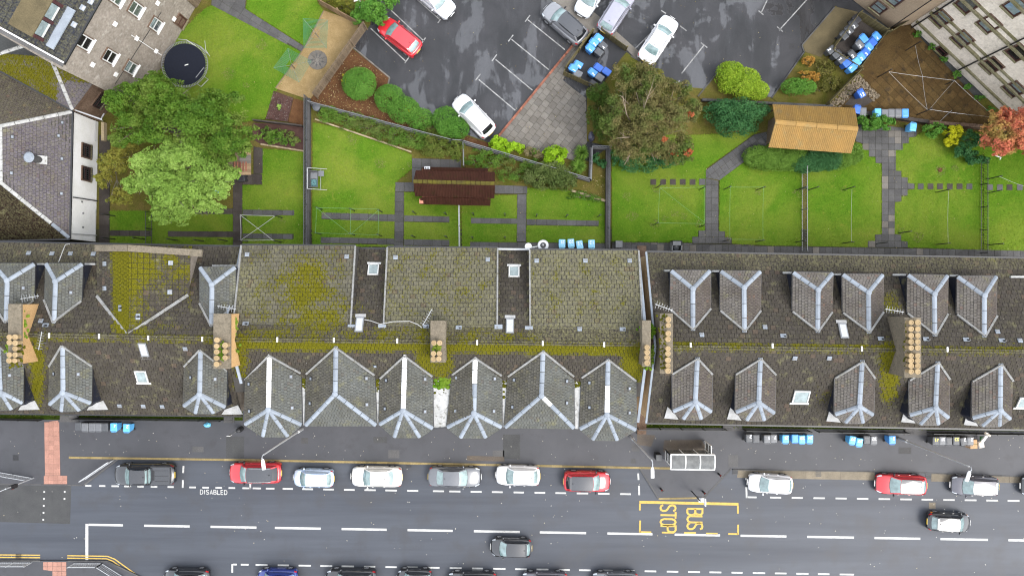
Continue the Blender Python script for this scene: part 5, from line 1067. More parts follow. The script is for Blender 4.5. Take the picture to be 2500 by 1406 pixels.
for x0, x1, y0, y1, lb in ((-30, 108, 1020, 1023, 'black front railing at the far left before the red tactile strip'), (192, 545, 1019, 1024, 'long black front railing behind the left wheelie bins'), (1556, 1768, 1044, 1046, 'black front railing beside the alley mouth'), (1814, 1972, 1047, 1050, 'black front railing behind the row of four blue bins'), (1990, 2208, 1050, 1053, 'black front railing behind the tilted blue bins'), (2264, 2520, 1054, 1057, 'black front railing behind the yellow-numbered bins')):
    railing([(x0, y0), (x1, y1)], 1.0, lb, z0=.14, step=.12, bal=.028)
for x, y, lb in ((180, 1012, 'left'), (558, 1018, 'beside the light blue bag'), (2220, 1046, 'right'), (1775, 1038, 'beside the long front railing')):
    t = thing('entrance_steps', f'dark entrance steps crossing the front garden {("at the far left" if lb == "left" else "by the foot of the long lamp post" if lb == "right" else lb)}', 'steps', P(x, y, .17))
    for i in range(4): g = MB(); c = P(x, y-8+i*6, .2); g.box((c.x, c.y, .32-.04*i), (.8, .20, .1)); obj('step', g, K['slab_dark'], t)
railing([(210, 1168), (278, 1122)], 1.0, 'galvanised pedestrian guardrail on the diagonal kerb beside the pickup', z0=.12, mat=K['galv'], step=.16, cat='guardrail', name='pedestrian_guardrail', tw=.09)
railing([(-10, 1150), (80, 1166)], 1.0, 'galvanised guardrail at the left edge by the traffic signal', z0=.12, mat=K['galv'], step=.16, cat='guardrail', name='pedestrian_guardrail')
railing([(-10, 1372), (78, 1372)], 1.0, 'galvanised guardrail in the bottom left corner', z0=.12, mat=K['galv'], step=.16, cat='guardrail', name='pedestrian_guardrail')
railing([(182, 1374), (250, 1374), (300, 1405)], 1.0, 'bent galvanised guardrail inside the yellow line bend', z0=.12, mat=K['galv'], step=.16, cat='guardrail', name='pedestrian_guardrail')
def boards(pts, h, label, mat, bwid=.2, z0=.08, name='timber_fence', th=.03, lean=0):
    t = thing(name, label, 'fence', P(*pts[0], z0)); r = MB()
    for a, b in zip(pts[:-1], pts[1:]):
        a, b = P(*a, z0), P(*b, z0); L = (b-a).length; u = (b-a)/L; n = max(1, round(L/bwid)); nn = Vector((-u.y, u.x, 0)); F = Matrix((u, Vector((0, 0, 1)), nn)).transposed()
        for i in range(n):
            g = MB(); c = a+u*(L*(i+.5)/n); g.box(c+Vector((0, 0, h/2+random.uniform(-.02, .02)))+nn*random.uniform(-.012, .012), (L/n-.022, h, th), M=F); obj('fence_board', g, mat, t)
        for zz in (.3, h-.3): r.bar(a+nn*.05+Vector((0, 0, zz)), b+nn*.05+Vector((0, 0, zz)), .05, .08)
        for i in range(max(1, round(L/1.8))+1): p = lerp(a, b, i/max(1, round(L/1.8))); r.bar(p+nn*.09, p+nn*.09+Vector((0, 0, h+.05)), .09, .09, up=u)
    obj('rail', r, mat, t); return t
boards([(895, 72), (775, 240)], 1.8, 'weathered timber board fence between the gravel garden and the car park', K['wood'])
boards([(783, 12), (880, 66)], 1.5, 'newer tan timber fence at the top of the gravel garden', K['wood_tan'])
boards([(480, 20), (505, -20)], 1.5, 'short dark timber fence beside the stone tenement', K['wood'])
WG = K['wood_green']
def store(corners, h, lab):
    for (a, b, where) in corners: boards([a, b], h, f'mossy timber fence on the {where} of {lab}', WG, bwid=.15)
sheet('store_floor', [(1444, 82), (1466, 78), (1528, 127), (1462, 218), (1376, 184)], .10, K['carpark'], th=.1, parent=None); sheet('store_floor', [(2084, 42), (2164, 82), (2090, 172), (2022, 124)], .10, K['slab_wet'], th=.1)
store((((1444, 82), (1378, 172), 'upper left'), ((1464, 80), (1526, 126), 'upper right'), ((1375, 184), (1450, 218), 'lower')), 1.2, 'the bin store by the patio')
store((((2085, 42), (2022, 128), 'upper left'), ((2088, 42), (2152, 84), 'upper right'), ((2152, 86), (2088, 172), 'lower right'), ((2020, 132), (2086, 174), 'lower left')), 1.25, 'the bin store below the tan tenement')
boards([(2158, 90), (2205, 60)], 1.5, 'mossy timber gate fence by the tan tenement corner', WG, bwid=.15)
boards([(2090, 178), (2012, 258)], 1.2, 'low timber fence above the cobbled bank', WG, bwid=.18)
g = MB(); cob = [(2095, 182), (2147, 235), (2133, 247), (2097, 214), (2050, 262), (2020, 262)]; wq = np.array(WP(cob, .1)); lo, hi = wq.min(0), wq.max(0)
q = RNG.uniform(lo, hi, (1500, 2)); q = q[inside(wq.tolist(), q[:, 0], q[:, 1])]
for x, y in q: r_ = random.uniform(.05, .11); g.lathe((x, y, .09), [(r_*.8, 0), (r_, r_*.5), (r_*.6, r_*.95)], 7, rx=random.uniform(.7, 1.2))
tag(obj('cobbles', g, mottle('river_cobbles', (.10, .082, .06), (.19, .155, .11), 6, 30, .8, var=.4)), 'bank of loose round cobbles beside the sunken yard', 'cobbles', kind='stuff')
wpit = thing('sunken_yard', 'dark sunken square holding one blue bin below the cobbled bank', 'yard', P(2102, 238, .1)); g = MB(); g.prism(WP([(2096, 217), (2131, 247), (2108, 262), (2062, 256)], .1), .08, .1); obj('floor', g, K['slab_wet'], wpit)
for (x0, y0), (x1, y1), w_, h_, mt, lb in (((2030, 268), (2260, 300), .3, .5, 'slab_wet', 'low dark wall behind the row of bins beside the tan shelter'), ((2260, 302), (2520, 322), .3, .6, 'stone_brown', 'brown stone wall below the drying court'), ((622, 296), (742, 310), .12, .6, 'slab_wet', 'thin dark wall below the bark bed'), ((1712, 246), (2030, 262), .2, .4, 'slab_dark', 'low wall behind the dark green bush'), ((1395, 466), (1478, 491), .2, .2, 'sett', 'pale stone edging at the top of the far lawn'), ((770, 292), (1005, 372), .12, .18, 'sett', 'pale edging stones along the square lawn')):
    g = MB(); a, b = P(x0, y0, .1), P(x1, y1, .1); L = (b-a).length; n = max(2, round(L/.45)); t = thing('garden_wall', lb, 'wall', a)
    for i in range(n): g = MB(); g.bar(lerp(a, b, i/n)+Vector((0, 0, h_/2)), lerp(a, b, (i+.97)/n)+Vector((0, 0, h_/2+random.uniform(-.01, .01))), w_*random.uniform(.9, 1.1), h_); obj('coping_stone', g, K[mt], t)
# ---------------------------------------------------------------- vegetation
def leaf_cloud(blobs, n, size, clumps_per=16, spread=.20, up=.35, zmin=.1, inner=.25, aspect=.55, cr_=(.66, 1.08)):
    """blobs: (x, y, z, rx, ry, rz) in metres. Leaves sit on uneven clumps spread through each blob."""
    B = np.array(blobs, float); wt = (B[:, 3]*B[:, 4]+B[:, 3]*B[:, 5]); wt /= wt.sum(); Vs = []; rn = []
    for b, w in zip(B, wt):
        m = int(n*w); k = max(6, int(clumps_per*(1+b[3]*b[4]/3)))
        cd = RNG.normal(size=(k, 3)); cd /= np.linalg.norm(cd, axis=1)[:, None]; cd[:, 2] = np.where(cd[:, 2] < -.25, -cd[:, 2], cd[:, 2])
        cr = RNG.uniform(*cr_, k); cv = RNG.random(k); ci = RNG.integers(0, k, m)
        d = cd[ci]*cr[ci][:, None]+RNG.normal(0, spread*.62, (m, 3)); L = np.linalg.norm(d, axis=1); lim = cr[ci]*1.06; d *= np.minimum(1, lim/np.maximum(L, 1e-6))[:, None]
        sh = RNG.random(m) < inner; d[sh] *= RNG.uniform(.4, .9, (sh.sum(), 1))
        p = b[:3]+d*b[3:6]; p[:, 2] = np.maximum(p[:, 2], zmin)
        nm = d/np.maximum(np.linalg.norm(d, axis=1), 1e-6)[:, None]*.5+RNG.normal(0, .55, (m, 3)); nm[:, 2] += up; nm /= np.linalg.norm(nm, axis=1)[:, None]
        t = np.cross(nm, RNG.normal(size=(m, 3))); t /= np.linalg.norm(t, axis=1)[:, None]; s = np.cross(nm, t); sz = size*RNG.uniform(.6, 1.35, m)
        a = (t*sz[:, None]); bb = s*(sz*aspect)[:, None]
        Vs.append(np.stack([p-a*.5, p+bb*.5-a*.05, p+a*.5, p-bb*.5-a*.05], 1).reshape(-1, 3)); rn.append(np.clip(.45*cv[ci]+.30*RNG.random(m)+.25*RNG.random(), 0, 1))
    return np.vstack(Vs), np.concatenate(rn)
def blob(px, py, z, rx, ry, rz): p = P(px, py, z); k = (CAM_H-z)/FPX; return (p.x, p.y, z, rx*k, ry*k, rz)
def bush(name, label, cat, blobs, n, size, mat, group=None, twigs=True, **kw):
    b = [blob(*q) for q in blobs]; c = b[0]; t = thing(name, label, cat, (c[0], c[1], .08), group=group)
    V, r = leaf_cloud(b, n, size, **kw); link('foliage', np_mesh('foliage', V, 4, r, mat), t)
    if twigs:
        m = MB()
        for q in b:
            for i in range(5):
                a = random.uniform(0, 6.28); o = Vector((q[0], q[1], .05)); m.tube([o+Vector((math.cos(a)*.1, math.sin(a)*.1, 0)), o+Vector((math.cos(a)*q[3]*.6, math.sin(a)*q[4]*.6, q[2]+q[5]*.45))], [.04, .012], 5)
        obj('stems', m, K['trunk'], t)
    return t
def lumps(b, k=6):
    out = []
    for q in b:
        out.append(tuple(q[:3])+tuple(v*.80 for v in q[3:6]))
        for i in range(k):
            a = random.uniform(0, 6.28); e = random.uniform(-.05, 1.2); f = random.uniform(.30, .48)
            out.append((q[0]+math.cos(a)*math.cos(e)*q[3]*.78, q[1]+math.sin(a)*math.cos(e)*q[4]*.78, q[2]+math.sin(e)*q[5]*.75, q[3]*f, q[4]*f, q[5]*f*1.1))
    return out
def tree(label, base, zb, crown, n, size, mat, limbs, trunk_r=.28, bare=(), bark='trunk', **kw):
    b = [blob(*q) for q in crown]; o = P(*base, .05); t = thing('tree', label, 'tree', o); V, r = leaf_cloud(lumps(b), n, size, zmin=zb, **kw)
    link('crown', np_mesh('crown', V, 4, r, mat), t); m = MB(); cz = np.mean([q[2] for q in b]); top = Vector((o.x, o.y, cz*.55))
    m.tube([o, lerp(o, top, .5)+Vector((.08, .05, 0)), top], [trunk_r*1.25, trunk_r*.9, trunk_r*.7], 9)
    for q in b:
        e = Vector((q[0], q[1], q[2]+q[5]*.2)); mid = lerp(top, e, .5)+Vector((random.uniform(-.3, .3), random.uniform(-.3, .3), .35)); m.tube([lerp(o, top, .8), mid, e], [trunk_r*.5, trunk_r*.3, trunk_r*.12], 6)
        for i in range(limbs):
            a = random.uniform(0, 6.28); f = Vector((q[0]+math.cos(a)*q[3]*.8, q[1]+math.sin(a)*q[4]*.8, q[2]+q[5]*random.uniform(.1, .6))); m.tube([mid, lerp(mid, f, .55)+Vector((0, 0, .2)), f], [trunk_r*.26, trunk_r*.16, .015], 5)
    for pts in bare:
        q = [P(x, y, z+.75*(i_ > 0)) for i_, (x, y, z) in enumerate(pts)]; m.tube(q, list(np.linspace(.08, .022, len(q))), 6)
        for i in range(len(q)-1):
            for k in range(5):
                s_ = lerp(q[i], q[i+1], random.random()); e = s_+(q[i+1]-q[i]).normalized()*random.uniform(.4, .9)+Vector((random.uniform(-.5, .5), random.uniform(-.5, .5), random.uniform(0, .3))); m.tube([s_, e], [.02, .008], 4)
    obj('trunk', m, K[bark], t); return t
G1 = leafmat('mid_green_leaves', [(.0338, .0870, .0088), (.0650, .1320, .0132), (.1066, .1770, .0220), (.0780, .1275, .0176), (.1300, .1800, .0330)])
G2 = leafmat('light_green_leaves', [(.105, .190, .030), (.180, .290, .052), (.275, .385, .10)])
G2o = leafmat('ochre_leaves', [(.1310, .1176, .0224), (.1714, .1624, .0280), (.1310, .1680, .0280)])
G3 = leafmat('dark_green_leaves', [(.0188, .0704, .0229), (.0376, .1162, .0374), (.0739, .1725, .0541)])
G4 = leafmat('hedge_leaves', [(.0392, .1192, .0156), (.0724, .1828, .0234), (.1328, .2584, .0441)])
G5 = leafmat('yellow_green_leaves', [(.1176, .2288, .0083), (.2038, .3520, .0125), (.3450, .4752, .0364)])
G6 = leafmat('golden_hedge_leaves', [(.1021, .2010, .0135), (.2040, .3068, .0215), (.3524, .4230, .0471)])
RU = leafmat('rust_leaves', [(.078, .090, .024), (.125, .115, .040), (.185, .140, .065), (.078, .110, .022), (.055, .092, .018)])
RD = leafmat('red_leaves', [(.2604, .0600, .0252), (.3100, .0960, .0360), (.2232, .0800, .0450)])
PK = leafmat('pink_red_leaves', [(.3510, .0910, .0540), (.4860, .1400, .0840), (.5400, .2380, .1080), (.4050, .2240, .0720), (.2160, .2100, .0540)])
OR_ = leafmat('orange_leaves', [(.2380, .1300, .0270), (.3360, .1755, .0360), (.2100, .1690, .0270)])
YL_ = leafmat('yellow_leaves', [(.3600, .3680, .0120), (.4800, .4640, .0180), (.2100, .2880, .0120)])
GRS = leafmat('strap_leaves', [(.0675, .1400, .0175), (.1125, .2100, .0300), (.1725, .2900, .0562)])
MX = leafmat('mixed_cover_leaves', [(.0390, .1054, .0120), (.0780, .1564, .0200), (.1300, .2040, .0350), (.1300, .1275, .0400), (.0910, .1530, .0300)])
tree('broad dark green tree overhanging the trampoline and the white annexe', (440, 330), 2.2, [(330, 250, 5.0, 72, 52, 1.8), (420, 240, 5.6, 82, 55, 2.0), (520, 270, 5.6, 88, 55, 2.0), (450, 310, 6.2, 108, 55, 2.1), (560, 330, 5.2, 72, 55, 1.8), (330, 315, 5.0, 72, 52, 1.8), (390, 215, 4.6, 56, 32, 1.5), (520, 370, 4.8, 72, 40, 1.5)], 84000, .175, G1, 5, clumps_per=12, spread=.28, inner=.15, cr_=(.58, 1.1))
tree('bright light green tree with ochre edge in front of the darker tree', (430, 450), 1.9, [(400, 400, 5.4, 75, 55, 1.7), (470, 410, 5.6, 78, 58, 1.8), (430, 465, 5.6, 88, 58, 1.8), (520, 450, 4.8, 64, 52, 1.6), (365, 445, 4.8, 55, 45, 1.4), (430, 515, 4.6, 62, 40, 1.4), (490, 500, 4.6, 58, 38, 1.4)], 60000, .17, G2, 5, clumps_per=11, spread=.28, inner=.12, cr_=(.58, 1.1))
tree('small ochre leaved tree touching the white annexe wall', (300, 400), 1.4, [(285, 400, 3.6, 40, 34, 1.2), (310, 375, 3.8, 44, 32, 1.2), (262, 440, 3.2, 24, 26, 1.0), (295, 480, 3.0, 34, 22, .9)], 10000, .16, G2o, 4, trunk_r=.12, clumps_per=9, spread=.28, inner=.12)
rust = tree('large rust brown tree with bare pale branches between the patio and the lawn', (1572, 330), 1.3, [(1545, 205, 4.2, 62, 52, 1.9), (1610, 230, 4.8, 72, 52, 2.1), (1660, 265, 4.4, 52, 55, 1.9), (1540, 285, 5.4, 72, 62, 2.2), (1610, 310, 5.4, 82, 62, 2.2), (1560, 370, 4.6, 66, 46, 1.9), (1640, 355, 4.2, 60, 46, 1.7), (1508, 330, 4.2, 40, 60, 1.7)], 64000, .155, RU, 6, bark='bark_pale', clumps_per=12, spread=.28, inner=.4,
     bare=[[(1558, 330, 3), (1565, 290, 5.5), (1575, 255, 6.6), (1590, 215, 7.0)], [(1556, 332, 3), (1540, 335, 5), (1505, 338, 6.4)], [(1555, 335, 3), (1545, 365, 5), (1525, 402, 6.0)], [(1552, 320, 3), (1530, 280, 6), (1520, 235, 6.8)]])
for x, y, z, r_, l in ((1679, 373, 5.2, 12, 'right end'), (1648, 378, 5.1, 10, 'lower edge'), (1622, 341, 7.4, 7, 'middle'), (1684, 281, 5.9, 9, 'upper right side')):
    V, r = leaf_cloud([blob(x, y, z, r_, r_*.9, .3)], 200, .2); o = link('red_leaves', np_mesh('red_leaves', V, 4, r, RD), rust); o['label'] = f'spray of bright red leaves at the {l} of the crown'
tree('pink and red maple at the right edge by the pale tenement', (2455, 330), 1.2, [(2440, 300, 3.6, 42, 34, 1.4), (2485, 310, 4.0, 46, 42, 1.5), (2455, 350, 3.6, 55, 34, 1.4), (2410, 335, 3.0, 28, 34, 1.1), (2510, 350, 3.6, 40, 34, 1.3)], 15000, .18, PK, 6, trunk_r=.13, clumps_per=10, spread=.28)
B = bush
B('round_bush', 'round clipped green bush alone on the bare brown bed', 'bush', [(878, 206, .8, 40, 38, 1.05)], 9000, .12, G4, clumps_per=70, cr_=(.90, 1.02), spread=.3, inner=.1)
B('small_bush', 'tiny yellow leaved plant against the round clipped bush', 'bush', [(846, 193, .4, 11, 14, .5)], 320, .14, YL_)
B('clipped_bush', 'long clipped bush beside the car park below the round bush', 'bush', [(952, 242, .8, 36, 34, 1.0), (985, 268, .8, 38, 32, .95), (1025, 290, .6, 34, 24, .8)], 12000, .12, G4, clumps_per=70, cr_=(.90, 1.02), spread=.3, inner=.1)
B('clipped_bush', 'squarish clipped bush beside the front of the white car by the patio', 'bush', [(1088, 292, .8, 32, 30, 1.0), (1115, 313, .8, 30, 26, 1.0), (1095, 315, .8, 28, 22, .95)], 10000, .12, G4, clumps_per=70, cr_=(.90, 1.02), spread=.3, inner=.1)
B('small_bush', 'small golden plant between the clipped bushes', 'bush', [(997, 268, 1.0, 9, 8, .4)], 200, .14, YL_)
B('ground_cover', 'low leafy hedge along the top of the square lawn', 'hedge', [(800, 280, .35, 32, 22, .6), (850, 294, .35, 42, 24, .6), (905, 312, .35, 42, 26, .6), (960, 330, .35, 42, 26, .6), (1015, 345, .35, 42, 26, .6)], 11000, .13, MX, clumps_per=30)
B('ground_cover', 'taller yellowish shrub at the end of the low hedge', 'bush', [(1065, 358, .6, 40, 28, .9), (1110, 366, .6, 26, 26, .9), (1075, 335, .4, 40, 20, .5)], 6000, .14, leafmat('olive_leaves', [(.05, .085, .012), (.09, .125, .02), (.17, .17, .045)]), clumps_per=30)
B('ivy_mat', 'green ivy mat spilling under the diagonal railing', 'ivy', [(1050, 315, .25, 40, 16, .35), (1180, 375, .3, 30, 18, .45), (1215, 395, .35, 40, 22, .6), (1250, 425, .35, 40, 22, .6), (1160, 395, .3, 28, 18, .4), (1290, 400, .3, 30, 16, .4)], 6500, .13, MX)
B('large_shrub', 'wide feathery shrub overhanging the far lawn', 'bush', [(1315, 435, .8, 40, 28, 1.1), (1360, 435, .8, 44, 30, 1.1), (1385, 445, .7, 26, 22, .9), (1345, 412, .7, 44, 20, .9)], 10500, .15, leafmat('feathery_leaves', [(.045, .075, .018), (.085, .118, .030), (.14, .165, .062)]), clumps_per=34)
B('ground_cover', 'sparse low plants on the bare slope at the end of the railing', 'plants', [(1420, 478, .2, 36, 12, .3), (1450, 485, .2, 22, 9, .3)], 1100, .14, MX)
B('bright_bush', 'lime green bush at the left foot of the patio', 'bush', [(1220, 352, .6, 26, 20, .9), (1250, 362, .6, 28, 18, .8)], 3000, .19, G5, clumps_per=20)
B('bright_bush', 'round lime green bush at the bottom of the patio', 'bush', [(1356, 384, .7, 32, 27, 1.0)], 3200, .17, G5, clumps_per=24)
B('dry_plants', 'dry pale grasses between the two lime green bushes', 'plants', [(1290, 370, .4, 18, 14, .6), (1315, 378, .4, 14, 12, .5)], 1200, .2, leafmat('dry_leaves', [(.15, .12, .06), (.20, .17, .09), (.09, .12, .03)]), aspect=.25)
B('dark_shrub', 'dark green shrub on the left side of the rust brown tree', 'bush', [(1460, 235, 1.2, 28, 34, 1.5), (1455, 285, 1.0, 24, 32, 1.3), (1475, 320, .9, 24, 28, 1.1), (1490, 270, 1.2, 22, 34, 1.4)], 8500, .16, leafmat('shrub_leaves', [(.028, .066, .008), (.055, .098, .014), (.085, .11, .03), (.09, .085, .03)]), clumps_per=26)
B('dark_shrub', 'dark green undergrowth below the rust brown tree', 'bush', [(1560, 400, .8, 50, 22, 1.1), (1610, 395, .8, 44, 24, 1.0), (1650, 380, .7, 28, 24, .9), (1515, 385, .7, 26, 30, .9)], 6500, .16, G3)
B('roadside_shrub', 'yellowing shrub above the rust brown tree by the white saloon', 'bush', [(1545, 175, .8, 30, 22, 1.0), (1590, 190, .8, 34, 20, 1.0), (1635, 212, .7, 28, 18, .9)], 4200, .16, leafmat('yellowing_leaves', [(.06, .085, .012), (.12, .125, .025), (.17, .14, .03)]))
B('dark_bush', 'big dark green bush left of the tan shelter', 'bush', [(1760, 275, 1.1, 45, 32, 1.4), (1815, 275, 1.1, 48, 34, 1.4), (1790, 305, 1.2, 55, 34, 1.4), (1850, 275, .9, 30, 24, 1.1)], 15000, .15, G3, clumps_per=40)
B('clipped_hedge', 'wedge-shaped golden green clipped hedge at the car park corner', 'hedge', [(1782, 183, .9, 36, 30, 1.1), (1812, 203, .9, 44, 36, 1.15), (1846, 222, .8, 30, 22, 1.0), (1775, 205, .7, 22, 24, .9)], 15000, .13, G6, clumps_per=70, cr_=(.90, 1.02), spread=.3, inner=.1)
B('clipped_bush', 'low dark clipped bush right of the wedge hedge', 'bush', [(1938, 212, .7, 30, 20, .9), (1962, 214, .7, 28, 19, .9)], 4500, .12, G4, clumps_per=70, cr_=(.90, 1.02), spread=.3, inner=.1)
B('orange_shrub', 'orange brown shrub between the two clipped bushes and the bin store', 'bush', [(1968, 185, .6, 22, 12, .7), (1972, 150, .5, 16, 14, .6), (1990, 190, .5, 14, 12, .6)], 1900, .16, OR_)
B('low_plants', 'olive low plants on the corner bed below the timber bin store', 'plants', [(2010, 170, .3, 30, 26, .4), (2030, 205, .3, 30, 26, .4), (2000, 215, .25, 26, 18, .3)], 2600, .16, leafmat('olive_cover', [(.075, .085, .015), (.11, .105, .025), (.15, .13, .04)]))
B('clipped_grasses', 'long mound of clipped grass-like foliage along the left of the tan shelter', 'hedge', [(1846, 384, .5, 32, 28, .75), (1872, 388, .5, 36, 29, .78), (1900, 390, .5, 38, 28, .78), (1926, 390, .5, 36, 28, .78), (1948, 388, .5, 30, 26, .75)], 24000, .20, GRS, aspect=.22, up=.15, clumps_per=90, cr_=(.88, 1.02), inner=.1)
B('clipped_grasses', 'end of the clipped grass mound at the right foot of the tan shelter', 'hedge', [(2050, 385, .5, 36, 28, .75), (2078, 376, .5, 28, 26, .72)], 11000, .20, GRS, aspect=.22, up=.15, clumps_per=90, cr_=(.88, 1.02), inner=.1)
B('clipped_bush', 'dark clipped bush merging into the grass mound under the shelter', 'bush', [(1962, 398, .6, 34, 24, .85), (1992, 392, .6, 38, 27, .88), (2026, 390, .6, 32, 26, .85)], 15000, .12, G3, clumps_per=70, cr_=(.88, 1.02), spread=.3, inner=.1)
B('glossy_bush', 'mid green bush between the tan shelter and the blue bins', 'bush', [(2120, 300, .8, 32, 20, 1.0), (2155, 300, .8, 28, 18, .9)], 4200, .17, G4, clumps_per=24)
B('glossy_bush', 'bluish green bush at the top of the stepping stone lawn', 'bush', [(2278, 318, .8, 26, 19, 1.0)], 2200, .16, G4)
B('wall_weeds', 'green weeds growing along the foot of the pale tenement', 'plants', [(2274, 116, .3, 9, 8, .4), (2303, 147, .3, 9, 8, .4), (2333, 184, .3, 13, 10, .4), (2240, 84, .2, 12, 10, .3), (2360, 212, .2, 12, 8, .3), (2390, 240, .2, 14, 8, .3), (2420, 268, .2, 12, 8, .3)], 1700, .15, G4)
B('yellow_bush', 'bright yellow bush beside the pink maple', 'bush', [(2322, 325, .8, 24, 18, 1.0), (2318, 348, .6, 16, 14, .7)], 2500, .17, YL_)
B('dark_bush', 'dark blue green bush in front of the yellow bush', 'bush', [(2345, 365, .7, 26, 22, .9), (2375, 385, .6, 24, 18, .8), (2370, 340, .8, 26, 22, 1.0), (2400, 392, .5, 16, 10, .6)], 5200, .16, G3)
B('garden_shrubs', 'leafy shrub mass overhanging the car park above the red car', 'bush', [(905, 30, 1.3, 38, 28, 1.6), (940, 10, 1.3, 34, 26, 1.5), (880, 45, 1.0, 26, 20, 1.2), (925, 48, 1.0, 22, 18, 1.2)], 8500, .16, G4, clumps_per=26)
B('garden_shrubs', 'mixed yellow green plants behind the tan timber fence', 'plants', [(835, 15, .5, 30, 16, .6), (860, 25, .5, 24, 14, .6), (815, 2, .5, 30, 14, .6)], 2800, .15, leafmat('yellow_mix', [(.07, .09, .012), (.13, .14, .02), (.20, .18, .03)]))
B('shade_plants', 'thin plants in the dark bed right of the left tree', 'plants', [(690, 335, .4, 30, 18, .6), (655, 325, .4, 24, 18, .5), (715, 345, .4, 20, 14, .5), (665, 345, .4, 20, 10, .5)], 1900, .16, MX)
B('seedling', 'single pale leafed plant in the dark bark bed', 'plants', [(683, 262, .25, 7, 6, .25)], 60, .22, G2)
B('corner_plants', 'broad-leaved plants in the railed corner beside the spiky plant', 'plants', [(1455, 385, .4, 12, 12, .5), (1468, 402, .4, 14, 12, .5)], 700, .2, G3)
def spiky(px, py, r, n, label, zt=.7):
    c = P(px, py, .1); t = thing('spiky_plant', label, 'plant', c); V = []; rn = []
    for i in range(n):
        a = random.uniform(0, 6.28); L = r*random.uniform(.7, 1.1); d = Vector((math.cos(a), math.sin(a), 0)); s = Vector((-d.y, d.x, 0))*.03; h_ = random.uniform(.3, 1)*zt
        p0 = c+Vector((0, 0, .25)); p1 = c+d*L*.55+Vector((0, 0, .25+h_)); p2 = c+d*L+Vector((0, 0, .1+h_*.4))
        V += [p0-s*.6, p0+s*.6, p1+s, p1-s, p1-s, p1+s, p2+s*.15, p2-s*.15]; v = random.random(); rn += [v, v]
    link('leaves', np_mesh('leaves', np.array([tuple(v) for v in V]), 4, np.array(rn), GRS), t)
spiky(1411, 407, .85, 130, 'spiky green rosette at the point of the patio bed'); spiky(1418, 375, .75, 170, 'tufted grassy plant above the spiky rosette', 1.0); spiky(1303, 372, .4, 40, 'small tufted plant among the dry grasses')
# moss on the front garden strip and the rest of the beds
def scatter(polys, z, dens, size, mat, name, label, cat, h=(.02, .08)):
    Vs = []; rn = []
    for pts in polys:
        w = np.array(WP(pts, z)); w[:, 0] = np.clip(w[:, 0], -49, 49); lo, hi = w.min(0), w.max(0); n = int((hi-lo).prod()*dens); q = RNG.uniform(lo, hi, (n, 2)); q = q[inside(w.tolist(), q[:, 0], q[:, 1])]; n = len(q)
        a = RNG.uniform(0, 6.28, n); s = RNG.uniform(.5, 1.3, n)*size; d = np.stack([np.cos(a), np.sin(a)], 1)*s[:, None]; e = np.stack([-d[:, 1], d[:, 0]], 1)*.55; zz = z+RNG.uniform(*h, n); v = np.zeros((n, 4, 3))
        v[:, 0, :2] = q-d*.5; v[:, 1, :2] = q+e*.5; v[:, 2, :2] = q+d*.5; v[:, 3, :2] = q-e*.5; v[:, :, 2] = zz[:, None]; v[:, 0, 2] += RNG.uniform(-.3, .3, n)*s; v[:, 2, 2] += RNG.uniform(0, .5, n)*s
        Vs.append(v.reshape(-1, 3)); rn.append(RNG.random(n))
    o = link(name, np_mesh(name, np.vstack(Vs), 4, np.concatenate(rn), mat)); tag(o, label, cat, kind='stuff'); return o
scatter([[(-60, 1000), (592, 1005), (592, 1020), (-60, 1014)], [(1556, 1034), (2560, 1040), (2560, 1053), (1556, 1041)]], .16, 60, .12, leafmat('moss_green', [(.035, .06, .006), (.06, .085, .01), (.09, .10, .015)]), 'moss_tufts', 'green mossy tufts along the front garden strips', 'moss')
scatter([[(790, 28), (874, 58), (860, 108), (756, 240), (674, 214), (746, 118)]], .10, 55, .06, K['gravel_stone'], 'gravel_stones', 'loose tan gravel stones in the drying area', 'gravel', (0, .02))
LIT = leafmat('fallen_leaves', [(.12, .085, .03), (.22, .17, .06), (.38, .34, .22)])
scatter([[(862, 122), (945, 195), (925, 250), (1060, 305), (1180, 350), (1130, 345), (780, 262), (765, 245)], [(1440, 440), (1476, 420), (1476, 480), (1400, 465)]], .10, 22, .10, LIT, 'fallen_leaves', 'fallen leaves on the bare brown shrub bed', 'leaves', (.005, .02))
scatter([[(668, 224), (714, 241), (701, 297), (650, 290)]], .11, 70, .13, leafmat('bark_chips', [(.04, .022, .02), (.075, .045, .04), (.16, .13, .12)]), 'bark_chips', 'dark bark chips covering the planting bed', 'bark', (.005, .03))
def splat(x, y, r): return [(x+r*random.uniform(.6, 1.25)*math.cos(a), y+r*random.uniform(.6, 1.25)*math.sin(a)) for a in np.linspace(0, 6.0, 11)]
scatter([splat(*q) for q in ((1648, 522, 11), (1668, 527, 9), (1622, 533, 7), (1662, 482, 6), (1598, 548, 13), (1544, 530, 14), (1705, 545, 9), (1530, 480, 12), (1604, 462, 11), (1850, 470, 10), (1950, 470, 13), (2240, 578, 14), (2200, 565, 9), (2295, 418, 16), (2330, 410, 9), (2060, 464, 9), (1780, 585, 9), (1000, 400, 7), (790, 520, 8), (860, 340, 13), (930, 400, 16), (640, 110, 14), (560, 180, 16), (600, 210, 10), (690, 540, 8))], .09, 120, .085, K['straw'], 'worn_grass', 'straw coloured worn patches in the lawns', 'grass', (.01, .07))
scatter([[(0, 1060), (2500, 1070), (2500, 1400), (0, 1360)]], .005, .22, .10, leafmat('pale_litter', [(.55, .53, .48), (.62, .6, .55), (.40, .34, .2)]), 'road_litter', 'tiny pale leaves and litter specks scattered on the road', 'litter', (.0, .01))
scatter([[(0, 1040), (1560, 1075), (1560, 1130), (0, 1110)], [(1580, 1060), (2500, 1066), (2500, 1150), (1620, 1140)]], .13, .5, .09, leafmat('pale_litter2', [(.55, .53, .48), (.62, .6, .55), (.40, .34, .2)]), 'pavement_litter', 'tiny pale specks scattered on the pavement', 'litter', (.0, .01))
